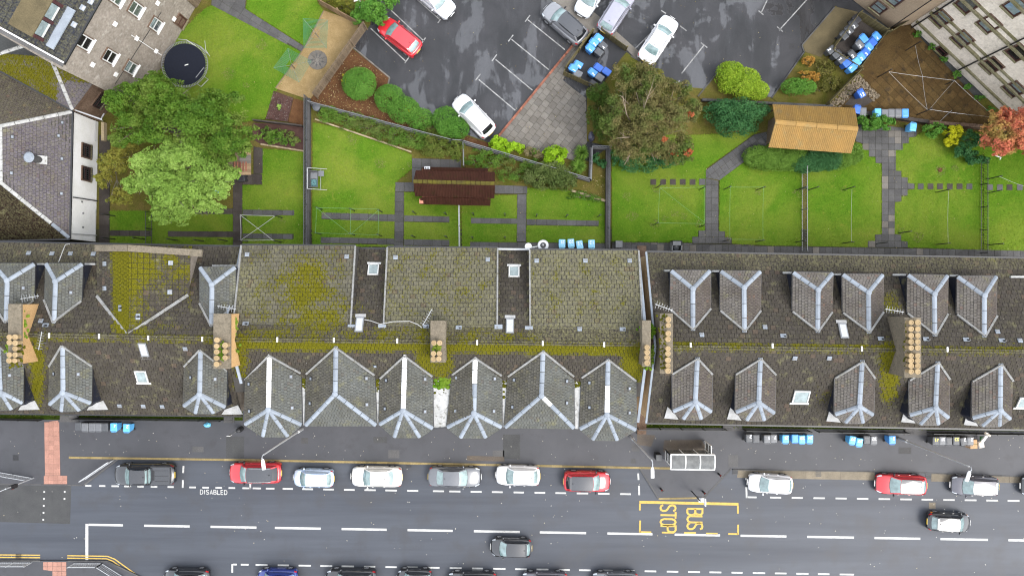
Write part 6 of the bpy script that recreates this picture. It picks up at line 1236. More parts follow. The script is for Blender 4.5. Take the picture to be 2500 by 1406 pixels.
scatter([[(900, 60), (1330, 0), (1390, 110), (1220, 320), (1000, 240)], [(1420, 0), (2030, 10), (1960, 110), (1880, 235), (1680, 190), (1560, 130)]], .03, .45, .09, LIT, 'carpark_leaves', 'small fallen leaves scattered over the wet car park', 'leaves', (.0, .01))
scatter([[(1219, 330), (1398, 112), (1430, 240), (1430, 350), (1400, 388)], [(770, 310), (1480, 480), (1480, 600), (770, 600)], [(1500, 420), (2500, 330), (2500, 610), (1500, 600)], [(440, 110), (740, 130), (640, 290), (450, 280)], [(590, 370), (740, 370), (740, 600), (590, 600)]], .13, .7, .09, LIT, 'garden_leaves', 'small fallen leaves scattered over lawns and paving', 'leaves', (.0, .03))
# ---------------------------------------------------------------- vehicles
GLS = glass('car_glass', (.15, .215, .215), 1.75); GLD = glass('car_side_glass', (.008, .009, .012), 1.6); RUB = plain('tyre_rubber', (.012, .012, .012), .8); TRIM = plain('black_car_trim', (.014, .014, .016), .5)
RIM = plain('alloy_rim', (.42, .43, .45), .3, metal=.5); HL = glass('headlight_lens', (.50, .54, .58), 1.6); TL_ = glass('taillight_lens', (.42, .015, .02), 1.5); AMB = plain('amber_lens', (.75, .22, .02), .3); PLY = plain('yellow_plate', (.65, .45, .04), .5); PLW = plain('white_plate', (.7, .7, .68), .5)
GRAY_IN = plain('plastic_dark_grey', (.055, .057, .060), .55)
_wm = {}
def wheel_meshes(r):
    if r not in _wm:
        a = MB(); pr = [(r*.62, -.11), (r*.9, -.115), (r, -.07), (r, .07), (r*.9, .115), (r*.62, .11)]; n = 20; vs = [(math.cos(t)*q, y, math.sin(t)*q) for q, y in pr for t in [2*math.pi*k/n for k in range(n)]]
        a.add(vs, [(i*n+k, i*n+(k+1) % n, (i+1)*n+(k+1) % n, (i+1)*n+k) for i in range(5) for k in range(n)])
        b = MB(); b.lathe((0, 0, 0), [(r*.3, 0), (r*.3, .01)], 8); b = MB()
        for k in range(5):
            t = 2*math.pi*k/5; M3 = Matrix.Rotation(-t, 3, 'Y'); b.box(M3 @ Vector((r*.34, .10, 0)), (r*.62, .02, r*.2), M=M3); b.box(M3 @ Vector((r*.34, -.10, 0)), (r*.62, .02, r*.2), M=M3)
        vs = [(math.cos(t)*q, y, math.sin(t)*q) for q, y in ((r*.64, -.105), (r*.55, -.105), (r*.55, .105), (r*.64, .105)) for t in [2*math.pi*k/n for k in range(n)]]
        b.add(vs, [(i*n+k, i*n+(k+1) % n, (i+1)*n+(k+1) % n, (i+1)*n+k) for i in range(3) for k in range(n)])
        c = MB(); c.add([(math.cos(t)*r*.56, 0, math.sin(t)*r*.56) for t in [2*math.pi*k/n for k in range(n)]], [tuple(range(n))])
        _wm[r] = (mesh('tyre', a, RUB, True), mesh('rim', b, RIM), mesh('hub', c, TRIM))
    return _wm[r]
ST = {'hatch': dict(wb=.265, rf=.42, rr=.84, rb=.95, H=1.47, belt=.92, z0=.58, zr=.98), 'sedan': dict(wb=.275, rf=.42, rr=.70, rb=.84, H=1.43, belt=.90, z0=.58, zr=.96), 'suv': dict(wb=.255, rf=.40, rr=.86, rb=.955, H=1.62, belt=1.03, z0=.72, zr=1.06), 'city': dict(wb=.22, rf=.37, rr=.85, rb=.955, H=1.50, belt=.93, z0=.62, zr=.98), 'pickup': dict(wb=.225, rf=.345, rr=.575, rb=.63, H=1.80, belt=1.14, z0=.88, zr=1.14), 'mini': dict(wb=.24, rf=.40, rr=.86, rb=.955, H=1.40, belt=.90, z0=.62, zr=.92)}
def car(label, cat, px, py, ang, L, Wd, style, paint_, roofm=None, plate_r=PLY, rails=None, ind=False, seam=True, sunroof=False, lights_on=False, spoiler=False, glassm=None, z=0.0, group=None):
    s = ST[style]; GM_ = glassm or GLS; H, belt = s['H'], s['belt']; c = P(px, py, .75); t = thing(cat.replace(' ', '_') if cat != 'car' else 'parked_car', label, cat, (c.x, c.y, z), R(ang), group)
    hw = Wd/2
    def w_at(u):
        df, dr = u*L, (1-u)*L; w = 1.0
        if df < .9: w *= .60+.40*math.sqrt(max(0, 1-(1-df/.9)**2.4))
        if dr < .7: w *= .72+.28*math.sqrt(max(0, 1-(1-dr/.7)**2.4))
        return hw*w
    zt = lambda u: float(np.interp(u, [0, .02, .07, s['wb']*.6, s['wb'], .5, s['rb'], .985, 1], [s['z0']*.80, s['z0'], s['z0']+.13, belt-.07, belt, belt+.03, s['zr'], s['zr']-.08, s['zr']-.28]))
    def X(u): return L/2-u*L
    SP = [(-1, 0), (-.999, .12), (-1, .38), (-.985, .70), (-.94, .90), (-.84, .975), (-.5, .998), (0, 1.0)]; SP = SP+[(-a, b) for a, b in SP[-2::-1]]
    def sh(u, k):                              # body surface, k = index along the section (fractional)
        i = min(int(k), len(SP)-2); f = k-i; a = SP[i][0]*(1-f)+SP[i+1][0]*f; b = SP[i][1]*(1-f)+SP[i+1][1]*f; top = zt(u); zb = .24 if u > .03 and u < .97 else .32
        bow = .10*(1-(a)**2)*(max(0, 1-u/.10) if u < .1 else -max(0, 1-(1-u)/.08) if u > .92 else 0)
        return Vector((X(u)+bow, a*w_at(u), zb+(top-zb)*b+(.035*(1-a*a) if b > .9 else 0)))
    us = [0, .008, .02, .045, .08, .13, .19, s['wb'], .33, .42, .5, .6, .7, .78, .85, .90, .94, .97, .988, 1.0]; m = MB(); n = len(SP); vs = [sh(u, k) for u in us for k in range(n)]
    m.add(vs, [(i*n+k, i*n+k+1, (i+1)*n+k+1, (i+1)*n+k) for i in range(len(us)-1) for k in range(n-1)]+[tuple(range(n)), tuple((len(us)-1)*n+k for k in range(n-1, -1, -1))])
    # cabin frame
    wf, wr_ = w_at(s['wb'])*.86, w_at(s['rb'])*.84; tf, tr_ = hw*.70, hw*.68; zr_ = H-.05
    FB = [Vector((X(s['wb']), y, belt-.01)) for y in (-wf, wf)]; FT = [Vector((X(s['rf']), y, zr_)) for y in (-tf, tf)]; RT = [Vector((X(s['rr']), y, zr_-.03)) for y in (-tr_, tr_)]; RB = [Vector((X(s['rb']), y, s['zr']-.02)) for y in (-wr_, wr_)]
    def patch(c00, c10, c01, c11, b0, b1, bz=0.0):   # u across, v up; bulge b0 at bottom, b1 at top along x, bz upwards
        return lambda u, v: lerp(lerp(c00, c10, u), lerp(c01, c11, u), v)+Vector((1, 0, 0))*((b0*(1-v)+b1*v)*(1-(2*u-1)**2))+Vector((0, 0, bz*(1-(2*u-1)**2)))+Vector((0, 0, .05*math.sin(math.pi*v)))
    ws = patch(FB[0], FB[1], FT[0], FT[1], .16, .09, .01); rw = patch(RB[1], RB[0], RT[1], RT[0], -.12, -.05, .01)
    rf_ = patch(RT[0], RT[1], FT[0], FT[1], -.05, .09, .035)
    def sd(sg): 
        i = 0 if sg < 0 else 1; return lambda u, v: lerp(lerp(RB[i], FB[i], u), lerp(RT[i], FT[i], u), v)+Vector((0, sg*(.05*math.sin(math.pi*min(1, v*.9+.05))+.035*math.sin(math.pi*u)), 0))
    def grid(mb, f, u0, u1, v0, v1, nu, nv, off=0.0, mi=0, flip=False):
        pt = []
        for j in range(nv+1):
            for i in range(nu+1):
                u, v = u0+(u1-u0)*i/nu, v0+(v1-v0)*j/nv; p = f(u, v)
                if off: e = 1e-3; nn = (f(u+e, v)-p).cross(f(u, v+e)-p).normalized(); p = p+nn*(off*(-1 if flip else 1))
                pt.append(p)
        mb.add(pt, [(j*(nu+1)+i, j*(nu+1)+i+1, (j+1)*(nu+1)+i+1, (j+1)*(nu+1)+i) for j in range(nv) for i in range(nu)], mi)
    f_ = MB()
    for q in (ws, rw): grid(m, q, 0, 1, 0, 1, 6, 4)
    for sg in (-1, 1): grid(m, sd(sg), 0, 1, 0, 1, 8, 4)
    body = obj('body', m, paint_, t, True, local=True)
    g = MB(); grid(g, rf_, -.0, 1.0, 0, 1, 8, 8, .012); obj('roof', g, roofm or paint_, t, True, local=True)
    g = MB(); grid(g, ws, .055, .945, .03, .97, 8, 5, .010); obj('windscreen', g, GM_, t, True, local=True)
    g = MB(); grid(g, rw, .09, .91, .12, .93, 6, 4, .010); obj('rear_window', g, GM_ if style != 'suv' else GLD, t, True, local=True)
    for sg in (-1, 1):
        for u0, u1 in ((.09, .50), (.535, .90)): g = MB(); grid(g, sd(sg), u0, u1, .10, .88, 4, 3, .010, flip=sg < 0); obj('side_window', g, GLD, t, True, local=True)
    if style != 'pickup': g = MB(); grid(g, ws, .02, .98, -.05, .028, 8, 1, .014); obj('cowl', g, TRIM, t, True, local=True)
    # lamps, plates, wheels, mirrors on the surface
    def onshell(name, u0, u1, k0, k1, mat, off=.012, nu=4, nk=3):
        g = MB(); pt = []
        for i in range(nu+1):
            for j in range(nk+1):
                u, k = u0+(u1-u0)*i/nu, k0+(k1-k0)*j/nk; p = sh(u, k); e = 1e-3; nn = (sh(min(u+e, 1), k)-sh(max(u-e, 0), k)).cross(sh(u, k+e)-sh(u, k-e)); nn = nn.normalized()
                if nn.dot(p-Vector((p.x*.7, 0, .5))) < 0: nn = -nn
                pt.append(p+nn*off)
        g.add(pt, [(i*(nk+1)+j, i*(nk+1)+j+1, (i+1)*(nk+1)+j+1, (i+1)*(nk+1)+j) for i in range(nu) for j in range(nk)]); return obj(name, g, mat, t, True, local=True)
    n1 = len(SP)-1
    for sg in (0, 1):
        k = lambda v: v if sg == 0 else n1-v
        onshell('headlight', .018, .095, k(3.6), k(4.9), HL); onshell('taillight', .945, .992, k(3.2), k(4.4 if style != 'pickup' else 4.0), TL_)
        for u in (.185, .80):
            te, ri, hu = wheel_meshes(.32 if style not in ('suv', 'pickup') else .36); r_ = .32 if style not in ('suv', 'pickup') else .36; y = (hw*.995-.10)*(1 if sg else -1)
            w_ = link('wheel', te, t, True); w_.location = (X(u), y, r_); e = link('rim', ri, w_, True); h_ = link('hub_plate', hu, w_, True); h_.location = (0, .09*(1 if sg else -1), 0)
            a = MB(); n_ = 14; yo = (hw+.003)*(1 if sg else -1); ra_ = r_+.06
            a.add([(X(u)+math.cos(q)*rr, yo, r_+math.sin(q)*rr) for rr in (ra_, r_*.98) for q in [math.pi*k_/n_ for k_ in range(n_+1)]], [(i, i+1, n_+2+i, n_+1+i) for i in range(n_)]); obj('wheel_arch', a, TRIM, t, local=True)
        g = MB(); sg_ = 1 if sg else -1; g.lathe((X(s['wb']+.055), sg_*(hw+.07), belt+.03), [(.04, -.07), (.10, -.05), (.11, .02), (.07, .075), (.01, .085)], 10, ry=.95, rx=.75); g.bar((X(s['wb']+.05), sg_*(hw*.86), belt), (X(s['wb']+.055), sg_*(hw+.04), belt+.01), .06, .05); obj('wing_mirror', g, TRIM if roofm else paint_, t, True, local=True)
        if rails: g = MB(); g.tube([Vector((X(s['rf']+.04), sg_*tf*.93, H-.01)), Vector((X(s['rf']+.1), sg_*tf*.95, H+.03)), Vector((X(s['rr']-.04), sg_*tr_*.95, H+.01)), Vector((X(s['rr']-.0), sg_*tr_*.93, H-.03))], .022, 6); obj('roof_rail', g, rails, t, local=True)
        for u in (.43, .66): g = MB(); g.box((X(u), sg_*(hw+.004), belt-.13), (.16, .025, .03)); obj('door_handle', g, paint_, t, local=True)
    for u, mt, nm in ((0, PLW, 'number_plate'), (1, plate_r, 'number_plate')): g = MB(); p = sh(u, 7); g.box((p.x+(.015 if u == 0 else -.015), 0, .50 if u == 0 else s['zr']-.26), (.02, .52, .115)); obj(nm, g, mt, t, local=True)
    onshell('grille', .004, .016, 4.6, n1-4.6, TRIM, .014)
    if seam:
        g = MB()
        for u in (s['wb']-.012,):
            for a, b in ((4.7, 6), (6, 8), (8, 9.3)): g.bar(sh(u, a)+Vector((0, 0, .004)), sh(u, b)+Vector((0, 0, .004)), .014, .01)
        for kk in (5.0, n1-5.0): g.bar(sh(.06, kk)+Vector((0, 0, .004)), sh(s['wb']-.012, kk)+Vector((0, 0, .004)), .012, .01)
        obj('bonnet_seam', g, TRIM, t, local=True)
    g = MB(); p = rf_(.5, .08); g.lathe(p+Vector((0, 0, .01)), [(.05, 0), (.03, .03), (.01, .08)], 6, rx=1.6, ry=.6); obj('aerial_fin', g, TRIM, t, local=True)
    if style in ('hatch', 'suv', 'city', 'mini'): g = MB(); a, b = rw(.08, .97), rw(.92, .97); g.bar(a+Vector((-.03, 0, .03)), b+Vector((-.03, 0, .03)), .16, .03); obj('spoiler', g, roofm or paint_, t, local=True)
    if sunroof: g = MB(); grid(g, rf_, .12, .88, .12, .95, 4, 4, .022); obj('sunroof', g, glass('tinted_sunroof', (.035, .04, .045), 1.7), t, True, local=True)
    if ind: onshell('indicator', .90, .944, 11.0, 12.0, AMB, .016); onshell('indicator', .05, .10, 10.2, 11.0, AMB, .016)
    if style == 'pickup':
        g = MB(); zb = 1.14; x0, x1 = X(.645), X(.965); g.box(((x0+x1)/2, 0, zb+.06), (x0-x1, Wd*.80, .10)); bc = obj('bed_cover', g, roofm or paint_, t, local=True)
        for y in (-.25, 0, .25): g = MB(); g.box(((x0+x1)/2-.1, y*Wd, zb+.118), ((x0-x1)*.7, .03, .016)); obj('cover_rib', g, TRIM, bc, local=True)
        g = MB(); g.box((x0-.22, -.05, zb+.12), (.20, Wd*.46, .03)); obj('cover_vent', g, TRIM, bc, local=True)
        g = MB(); g.tube([(X(.60), -.7, 1.2), (X(.63), -.62, 1.62), (X(.63), .62, 1.62), (X(.60), .7, 1.2)], .04, 8); obj('sports_bar', g, TRIM, t, local=True)
    return t
C_BLK = paint('black_paint', (.016, .017, .020), ior=1.72); C_RED = paint('red_paint', (.42, .020, .028)); C_WHT = paint('white_paint_car', (.58, .58, .59)); C_PEARL = paint('warm_white_car', (.54, .53, .50)); C_LBL = paint('pale_blue_car', (.45, .56, .72), metal=.25); C_SIL = paint('dark_silver_car', (.085, .09, .10), metal=.2, ior=1.8); C_GRY = paint('grey_car', (.20, .205, .22), metal=.3); C_DKR = paint('dark_roof', (.022, .024, .029), ior=1.75); C_PUR = paint('plum_grey_car', (.060, .058, .072), metal=.1, ior=1.8); C_BLU = paint('blue_car', (.015, .03, .16)); C_SLV = paint('silver_white_car', (.55, .57, .60), metal=.3); C_LAV = paint('lavender_grey_car', (.26, .26, .31), metal=.3)
NK = 'cars parked along the north kerb'; CPK = 'cars in the rear car park'; SK = 'cars parked along the south kerb'
car('black pickup truck with covered load bed parked at the left end', 'pickup truck', 354, 1158, 180, 5.25, 1.88, 'pickup', C_BLK, rails=C_BLK)
car('red estate-like SUV with black roof and silver rails under the street lamp head', 'car', 623, 1154, 180, 4.55, 1.84, 'suv', C_RED, C_DKR, rails=K['galv'], group=NK)
car('small pale blue hatchback parked behind the red SUV', 'car', 765, 1167, 179, 3.50, 1.60, 'city', C_LBL, group=NK)
car('white saloon in the parked row on the street', 'car', 919, 1164, 179.5, 4.45, 1.80, 'sedan', C_PEARL, group=NK)
car('dark silver saloon parked facing right on the street', 'car', 1110, 1164, -1, 4.55, 1.80, 'sedan', C_SIL, group=NK)
car('white compact crossover in the parked row on the street', 'car', 1264, 1161, 179, 3.80, 1.76, 'hatch', C_WHT, group=NK)
car('red hatchback with grey-black roof parked facing right beside the bus stop', 'car', 1433, 1175, -1, 4.02, 1.78, 'suv', C_RED, C_DKR, group=NK)
car('white hatchback parked just right of the bus stop', 'car', 1881, 1181, 176.5, 3.80, 1.70, 'hatch', C_WHT, group=NK)
car('red hatchback with dark glass roof parked near the right edge', 'car', 2201, 1183, 178, 4.35, 1.76, 'hatch', C_RED, C_DKR, group=NK)
car('plum grey people carrier parked under the right-hand lamp', 'car', 2381, 1186, 178, 4.05, 1.72, 'city', C_PUR, group=NK)
car('black car cut by the right edge of the photo', 'car', 2558, 1188, 179, 4.4, 1.78, 'hatch', C_BLK, group=NK)
m_ = car('black mini hatchback driving left along the near lane', 'car', 1248, 1337, 178.5, 3.5, 1.68, 'mini', C_BLK); m_.name = 'moving_car'
m_ = car('black hatchback with amber indicator lit driving right', 'car', 2318, 1275, -3, 3.75, 1.66, 'city', C_BLK, ind=True); m_.name = 'moving_car'
car('red hatchback alone in the left bay of the car park', 'car', 975, 89, 142, 4.15, 1.80, 'hatch', C_RED, group=CPK, z=.02)
car('pale silver car cut by the top edge near the red hatchback', 'car', 1058, -5, -40, 4.2, 1.80, 'sedan', C_SLV, group=CPK, z=.02)
car('grey SUV with black roof parked against the walkway', 'car', 1379, 57, 139, 4.35, 1.84, 'suv', C_GRY, C_DKR, rails=C_DKR, group=CPK, z=.02)
car('silver white car cut by the top edge nose down', 'car', 1446, -12, -122, 4.0, 1.76, 'hatch', C_SLV, group=CPK, z=.02)
car('lavender grey estate car beside the walkway with yellow rear plate', 'car', 1505, 28, 57, 4.25, 1.80, 'hatch', C_LAV, group=CPK, z=.02)
car('white saloon with dark sunroof parked on puddled tarmac', 'car', 1608, 96, 57, 4.55, 1.84, 'sedan', C_WHT, sunroof=True, group=CPK, z=.02)
car('white crossover beside the squarish clipped bush', 'car', 1156, 283, 134, 4.30, 1.82, 'suv', C_WHT, group=CPK, z=.02)
for x, L, st, p, lb in ((455, 4.0, 'hatch', C_BLK, 'black hatchback at the bottom edge beside the yellow line'), (677, 3.5, 'city', C_BLU, 'blue hatchback at the bottom edge'), (857, 4.4, 'suv', C_BLK, 'black SUV with grey alloys at the bottom edge'), (1012, 3.0, 'mini', C_BLK, 'black small car at the bottom edge showing one pale wheel'), (1153, 4.3, 'hatch', C_BLK, 'long black car barely in view at the bottom edge'), (1330, 4.0, 'hatch', C_PUR, 'plum grey car barely in view at the bottom edge'), (1502, 4.0, 'hatch', C_SIL, 'dark silver car whose edge just touches the bottom of the photo')):
    car(lb, 'car', x, 1414 if x < 1100 else 1421, 180, L, 1.78, st, p, group=SK)
# ---------------------------------------------------------------- wheelie bins
BLUE_L = plain('light_blue_plastic', (.085, .33, .62), .45); BLUE_D = plain('royal_blue_plastic', (.025, .105, .42), .45); BLUE_B = plain('bright_blue_plastic', (.06, .24, .58), .45); BLUE_P = plain('pale_blue_plastic', (.20, .46, .63), .45); GRY_D = plain('dark_grey_plastic', (.050, .054, .060), .5); GRY_L = plain('grey_plastic', (.105, .11, .118), .5); BIN_BLK = plain('black_plastic', (.02, .02, .024), .5)
STW = plain('white_sticker', (.68, .70, .72), .6); STY = plain('yellow_sticker', (.70, .60, .12), .6)
_bm = {}
def bin_meshes(mat):
    if mat.name not in _bm:
        a = MB(); a.add([(sx*.20*k, sy*.25*k+.02, z_) for z_, k in ((.06, 1), (.55, 1.18), (.98, 1.38)) for sx, sy in ((-1, -1), (1, -1), (1, 1), (-1, 1))], [(3, 2, 1, 0)]+[(i*4+j, i*4+(j+1) % 4, (i+1)*4+(j+1) % 4, (i+1)*4+j) for i in range(2) for j in range(4)]+[(8, 9, 10, 11)])
        a.box((0, -.31, .93), (.50, .06, .05)); l = MB()
        vs = []
        for z_, k in ((.985, 1.0), (1.02, 1.02), (1.055, .94), (1.075, .70)): vs += [(sx*.29*k, sy*.36*k-.01, z_+(.012*(sy < 0))) for sx, sy in ((-1, -.86), (-.86, -1), (.86, -1), (1, -.86), (1, .9), (.9, 1), (-.9, 1), (-1, .9))]
        l.add(vs, [(i*8+j, i*8+(j+1) % 8, (i+1)*8+(j+1) % 8, (i+1)*8+j) for i in range(3) for j in range(8)]+[tuple(range(7, -1, -1)), tuple(24+j for j in range(8))]); l.box((0, .06, 1.08), (.30, .32, .02))
        h = MB(); h.tube([(-.22, .34, .96), (-.22, .42, 1.0), (.22, .42, 1.0), (.22, .34, .96)], .022, 6); w = MB()
        w.tube([(-.04, 0, 0), (.04, 0, 0)], .10, 12)
        _bm[mat.name] = [mesh('bin_body', a, mat), mesh('bin_lid', l, mat), mesh('bin_handle', h, mat), mesh('bin_wheel', w, RUB)]
    return _bm[mat.name]
BINCOL = {'lb': (BLUE_L, 'light blue'), 'bb': (BLUE_B, 'bright blue'), 'db': (BLUE_D, 'royal blue'), 'pb': (BLUE_P, 'pale blue'), 'g': (GRY_L, 'grey'), 'd': (GRY_D, 'dark grey'), 'k': (BIN_BLK, 'black')}
def wbin(x, y, col, where, rot=0, num=None, numc=STW, group=None, nth=None, z=.12, open_=False):
    mat, cn = BINCOL[col]; p = P(x, y, 1.05); nmz = f'{nth} {cn} wheelie bin {where}' if nth else f'{cn} wheelie bin {where}'
    t = thing('wheelie_bin', nmz, 'wheelie bin', (p.x, p.y, z), R(rot), group); a, l, h, w = bin_meshes(mat); link('body', a, t, True); lo = link('lid', l, t, True); link('handle', h, t, True)
    for sx in (-1, 1): q = link('wheel', w, t, True); q.location = (sx*.24, .26, .10)
    if open_: lo.location = (0, .55, -.3); lo.rotation_euler = (R(-80), 0, 0); g = MB(); g.box((0, 0, .95), (.42, .5, .02)); obj('contents', g, BIN_BLK, t, local=True)
    if num:
        for i, ch in enumerate(num): letter(ch, lambda lx, ly, i=i: (-.19+.2*i+lx*.26, -.26+ly*.24), .055, numc, t, z=1.094, name='number_marking', local=True)
    return t
_ol = link
def binrow(rows, where, group, horiz='from the left', rot=0, z=.12):
    cnt = {}
    for r_ in rows:
        x, y, c_ = r_[:3]; num = r_[3] if len(r_) > 3 else None; nc = r_[4] if len(r_) > 4 else STW; rr = r_[5] if len(r_) > 5 else rot; k = cnt[c_] = cnt.get(c_, 0)+1
        tot = sum(1 for q in rows if q[2] == c_); wbin(x, y, c_, (f'{horiz} ' if tot > 1 else '')+where, rr+random.uniform(-2, 2), num, nc, group, ORD[k-1] if tot > 1 else None, z)
binrow([(193, 1040, 'd'), (209, 1042, 'g'), (226, 1042, 'g'), (242, 1042, 'g', None, STW), (257, 1042, 'd'), (279, 1042, 'lb', '4'), (310, 1044, 'lb', '2')], 'by the long front railing on the left', 'bins on the left pavement', rot=180)
binrow([(1828, 1069, 'd', '2'), (1845, 1070, 'd'), (1872, 1071, 'g', '1'), (1888, 1070, 'g', '7'), (1917, 1071, 'lb', '21'), (1940, 1070, 'bb'), (1957, 1072, 'lb', '32'), (1976, 1071, 'lb', '24')], 'in the row right of the bus shelter', 'bins right of the bus shelter', rot=180)
binrow([(2080, 1074, 'lb', '27', STW, 170), (2097, 1079, 'lb', '27', STW, 172), (2115, 1073, 'd'), (2132, 1074, 'g', '32'), (2177, 1073, 'bb', '2')], 'by the foot of the right-hand lamp post', 'bins by the lamp post', rot=180)
binrow([(2283, 1076, 'd', '41', STY), (2299, 1075, 'g', '31'), (2315, 1076, 'd'), (2333, 1075, 'd', '23', STY), (2351, 1077, 'd', '2', STW, 192), (2367, 1076, 'g', '2')], 'in the row beside the cardboard box', 'bins beside the cardboard box', rot=180)
binrow([(1372, 595, 'pb', '21'), (1394, 594, 'pb', '22', STW, 186), (1415, 598, 'pb', '12', STW, 190), (1444, 596, 'pb', '12')], 'on the back path behind the middle terrace', 'pale blue bins on the back path', rot=180)
q = 52
binrow([(1462, 94, 'bb', '2', STW, q), (1450, 105, 'bb', '2', STW, q), (1441, 119, 'bb', '1', STW, q), (1472, 113, 'd', '4', STW, q), (1462, 128, 'd', None, STW, q), (1412, 159, 'bb', '2', STW, 60), (1400, 168, 'bb', '1', STW, 60), (1411, 181, 'g', None, STW, 60), (1461, 166, 'db', None, STW, 55), (1447, 178, 'bb', '2', STW, 55), (1481, 176, 'db', None, STW, 55), (1464, 190, 'g', None, STW, 55)], 'in the bin store by the patio', 'bins in the store by the patio', 'from the top')
wbin(1449, 206, 'k', 'with open lid at the bottom of the patio bin store', 55, open_=True, group='bins in the store by the patio')
binrow([(2091, 48, 'k'), (2083, 62, 'd', '2', STW, 40), (2072, 75, 'd', '4', STW, 40), (2060, 88, 'd', None, STW, 40), (2140, 90, 'bb', '4', STW, 40), (2108, 95, 'bb', None, STW, 40), (2130, 104, 'db', None, STW, 40), (2098, 110, 'g', '2', STW, 40), (2121, 116, 'bb', '1', STW, 40), (2028, 123, 'd', '2', STW, -50), (2113, 129, 'db', '3', STW, 40), (2042, 134, 'd', None, STW, -50), (2080, 134, 'd', '2', STW, 40), (2102, 140, 'bb', '2', STW, 40), (2054, 146, 'd', '7', STW, -50), (2091, 152, 'lb', None, STW, 40), (2067, 155, 'db', None, STW, -50), (2080, 167, 'bb', '4', STW, -50)], 'in the bin store below the tan tenement', 'bins in the store below the tan tenement', 'from the top', rot=40)
binrow([(2092, 268, 'db', None, STW, -15), (2106, 274, 'g'), (2142, 276, 'lb', None), (2159, 278, 'g'), (2175, 277, 'g'), (2192, 277, 'g'), (2209, 277, 'bb')], 'in the row behind the tan shelter', 'bins behind the tan shelter', rot=180)
wbin(2102, 229, 'db', 'alone in the dark sunken yard', 30, '12'); wbin(2228, 311, 'lb', 'alone at the end of the stepped path', -8); wbin(527, 462, 'bb', 'mostly hidden under the light green tree', 0); wbin(590, 434, 'k', 'at the foot of the small timber shed', 10)
# ---------------------------------------------------------------- lamps, signs, bus stop
def lamp(base, top, head, label):
    b = P(*base, .12); z_ = 9.4; t = thing('street_lamp', label, 'street lamp', b); tp = P(*top, z_); g = MB(); g.tube([b, Vector((b.x, b.y, 1.4)), Vector((b.x, b.y, 1.45)), Vector((tp.x, tp.y, z_))], [.13, .13, .085, .055], 10); obj('pole', g, K['galv'], t)
    h = P(*head, z_+.25); g = MB(); g.tube([tp, tp+Vector((0, 0, .2)), lerp(tp, h, .3)+Vector((0, 0, .3)), h], .035, 8); obj('arm', g, K['galv'], t)
    d = (h-tp); d.z = 0; d.normalize(); g = MB(); F = Matrix((d, Vector((-d.y, d.x, 0)), Vector((0, 0, 1)))).transposed(); g.box(h+d*.3+Vector((0, 0, .02)), (.72, .27, .10), M=F, taper=.85); g.box(h-d*.08, (.2, .16, .1), M=F); lh = obj('lamp_head', g, K['white'], t)
    g = MB(); g.box(h+d*.32+Vector((0, 0, -.04)), (.46, .2, .02), M=F); obj('lens', g, K['glass_pale'], lh)
lamp((738, 1047), (643, 1110), (642, 1126), 'street lamp rising beside the first bay roof with its head over the red SUV')
lamp((1540, 1065), (1591, 1123), (1593, 1146), 'street lamp left of the bus shelter with its head over the bay line')
lamp((2195, 1070), (2366, 1138), (2366, 1155), 'street lamp with long leaning-looking pole at the right by the plum grey car')
t = thing('sign_post', 'dark post with small plate at the corner of the first bay', 'sign post', P(590, 1046, .12)); b = P(590, 1046, .12); g = MB(); g.tube([b, b+Vector((0, 0, 3.1))], .04, 8); obj('post', g, K['grey_metal'], t); g = MB(); g.lathe(b, [(.22, 0), (.25, .5), (.2, .9), (.08, 1.0)], 12); obj('base_box', g, K['black'], t); g = MB(); g.box(b+Vector((.02, -.04, 2.9)), (.3, .03, .4)); obj('plate', g, K['white'], t)
t = thing('traffic_signal', 'pedestrian signal post with white head at the left edge', 'traffic signal', P(82, 1166, .12)); b = P(82, 1166, .12); g = MB(); g.tube([b, b+Vector((0, 0, 3.6))], .06, 8); obj('post', g, K['galv'], t); g = MB(); g.box(b+Vector((-.05, -.08, 2.6)), (.3, .3, .8)); obj('signal_box', g, K['black'], t); g = MB(); g.box(b+Vector((-.06, -.24, 2.75)), (.2, .05, .2)); obj('red_lens', g, plain('signal_red', (.4, .04, .02), .4), t); g = MB(); g.tube([b+Vector((0, 0, 3.55)), b+Vector((-1.6, -.7, 3.8))], .03, 6); obj('arm', g, K['galv'], t); g = MB(); g.box(b+Vector((-1.75, -.76, 3.8)), (.55, .26, .16), rz=.4); obj('signal_head', g, K['white'], t)
# bus shelter
t = thing('bus_shelter', 'white framed bus shelter with three clear roof panels', 'bus shelter', P(1690, 1118, .12)); zS = 2.35
x0, x1 = P(1637, 1126, zS).x, P(1744, 1126, zS).x; yt, yb = P(1690, 1108, zS).y, P(1690, 1145, zS).y
xs = [x0+(x1-x0)*i/3 for i in range(4)]; prof = [(yt+(yb-yt)*v, zS+.22*math.sin(math.pi*min(1, .12+v*.88))) for v in np.linspace(0, 1, 7)]
PC = glass('polycarbonate', (.30, .31, .30), 1.3); PC.node_tree.nodes['Principled BSDF'].inputs['Transmission Weight'].default_value = .72
for i in range(3):
    g = MB(); g.add([(x, y-.03*i*.0-(x-x0)*.012, z_) for x in (xs[i]+.05, xs[i+1]-.05) for y, z_ in prof], [(k, k+1, 8+k, 7+k) for k in range(6)]); obj('roof_panel', g, PC, t)
g = MB()
for x in xs: g.tube([(x, y-(x-x0)*.012, z_+.02) for y, z_ in prof], .055, 6)
for y, z_ in (prof[0], prof[-1]): g.tube([(x0, y, z_+.02), (x1, y-(x1-x0)*.012, z_+.02)], .055, 6)
obj('roof_frame', g, K['white'], t)
for x in (xs[0], xs[1], xs[2], xs[3]): g = MB(); g.bar((x, yt-.1, .12), (x, yt-.1, zS), .07, .07, up=Vector((1, 0, 0))); obj('post', g, K['white'], t)
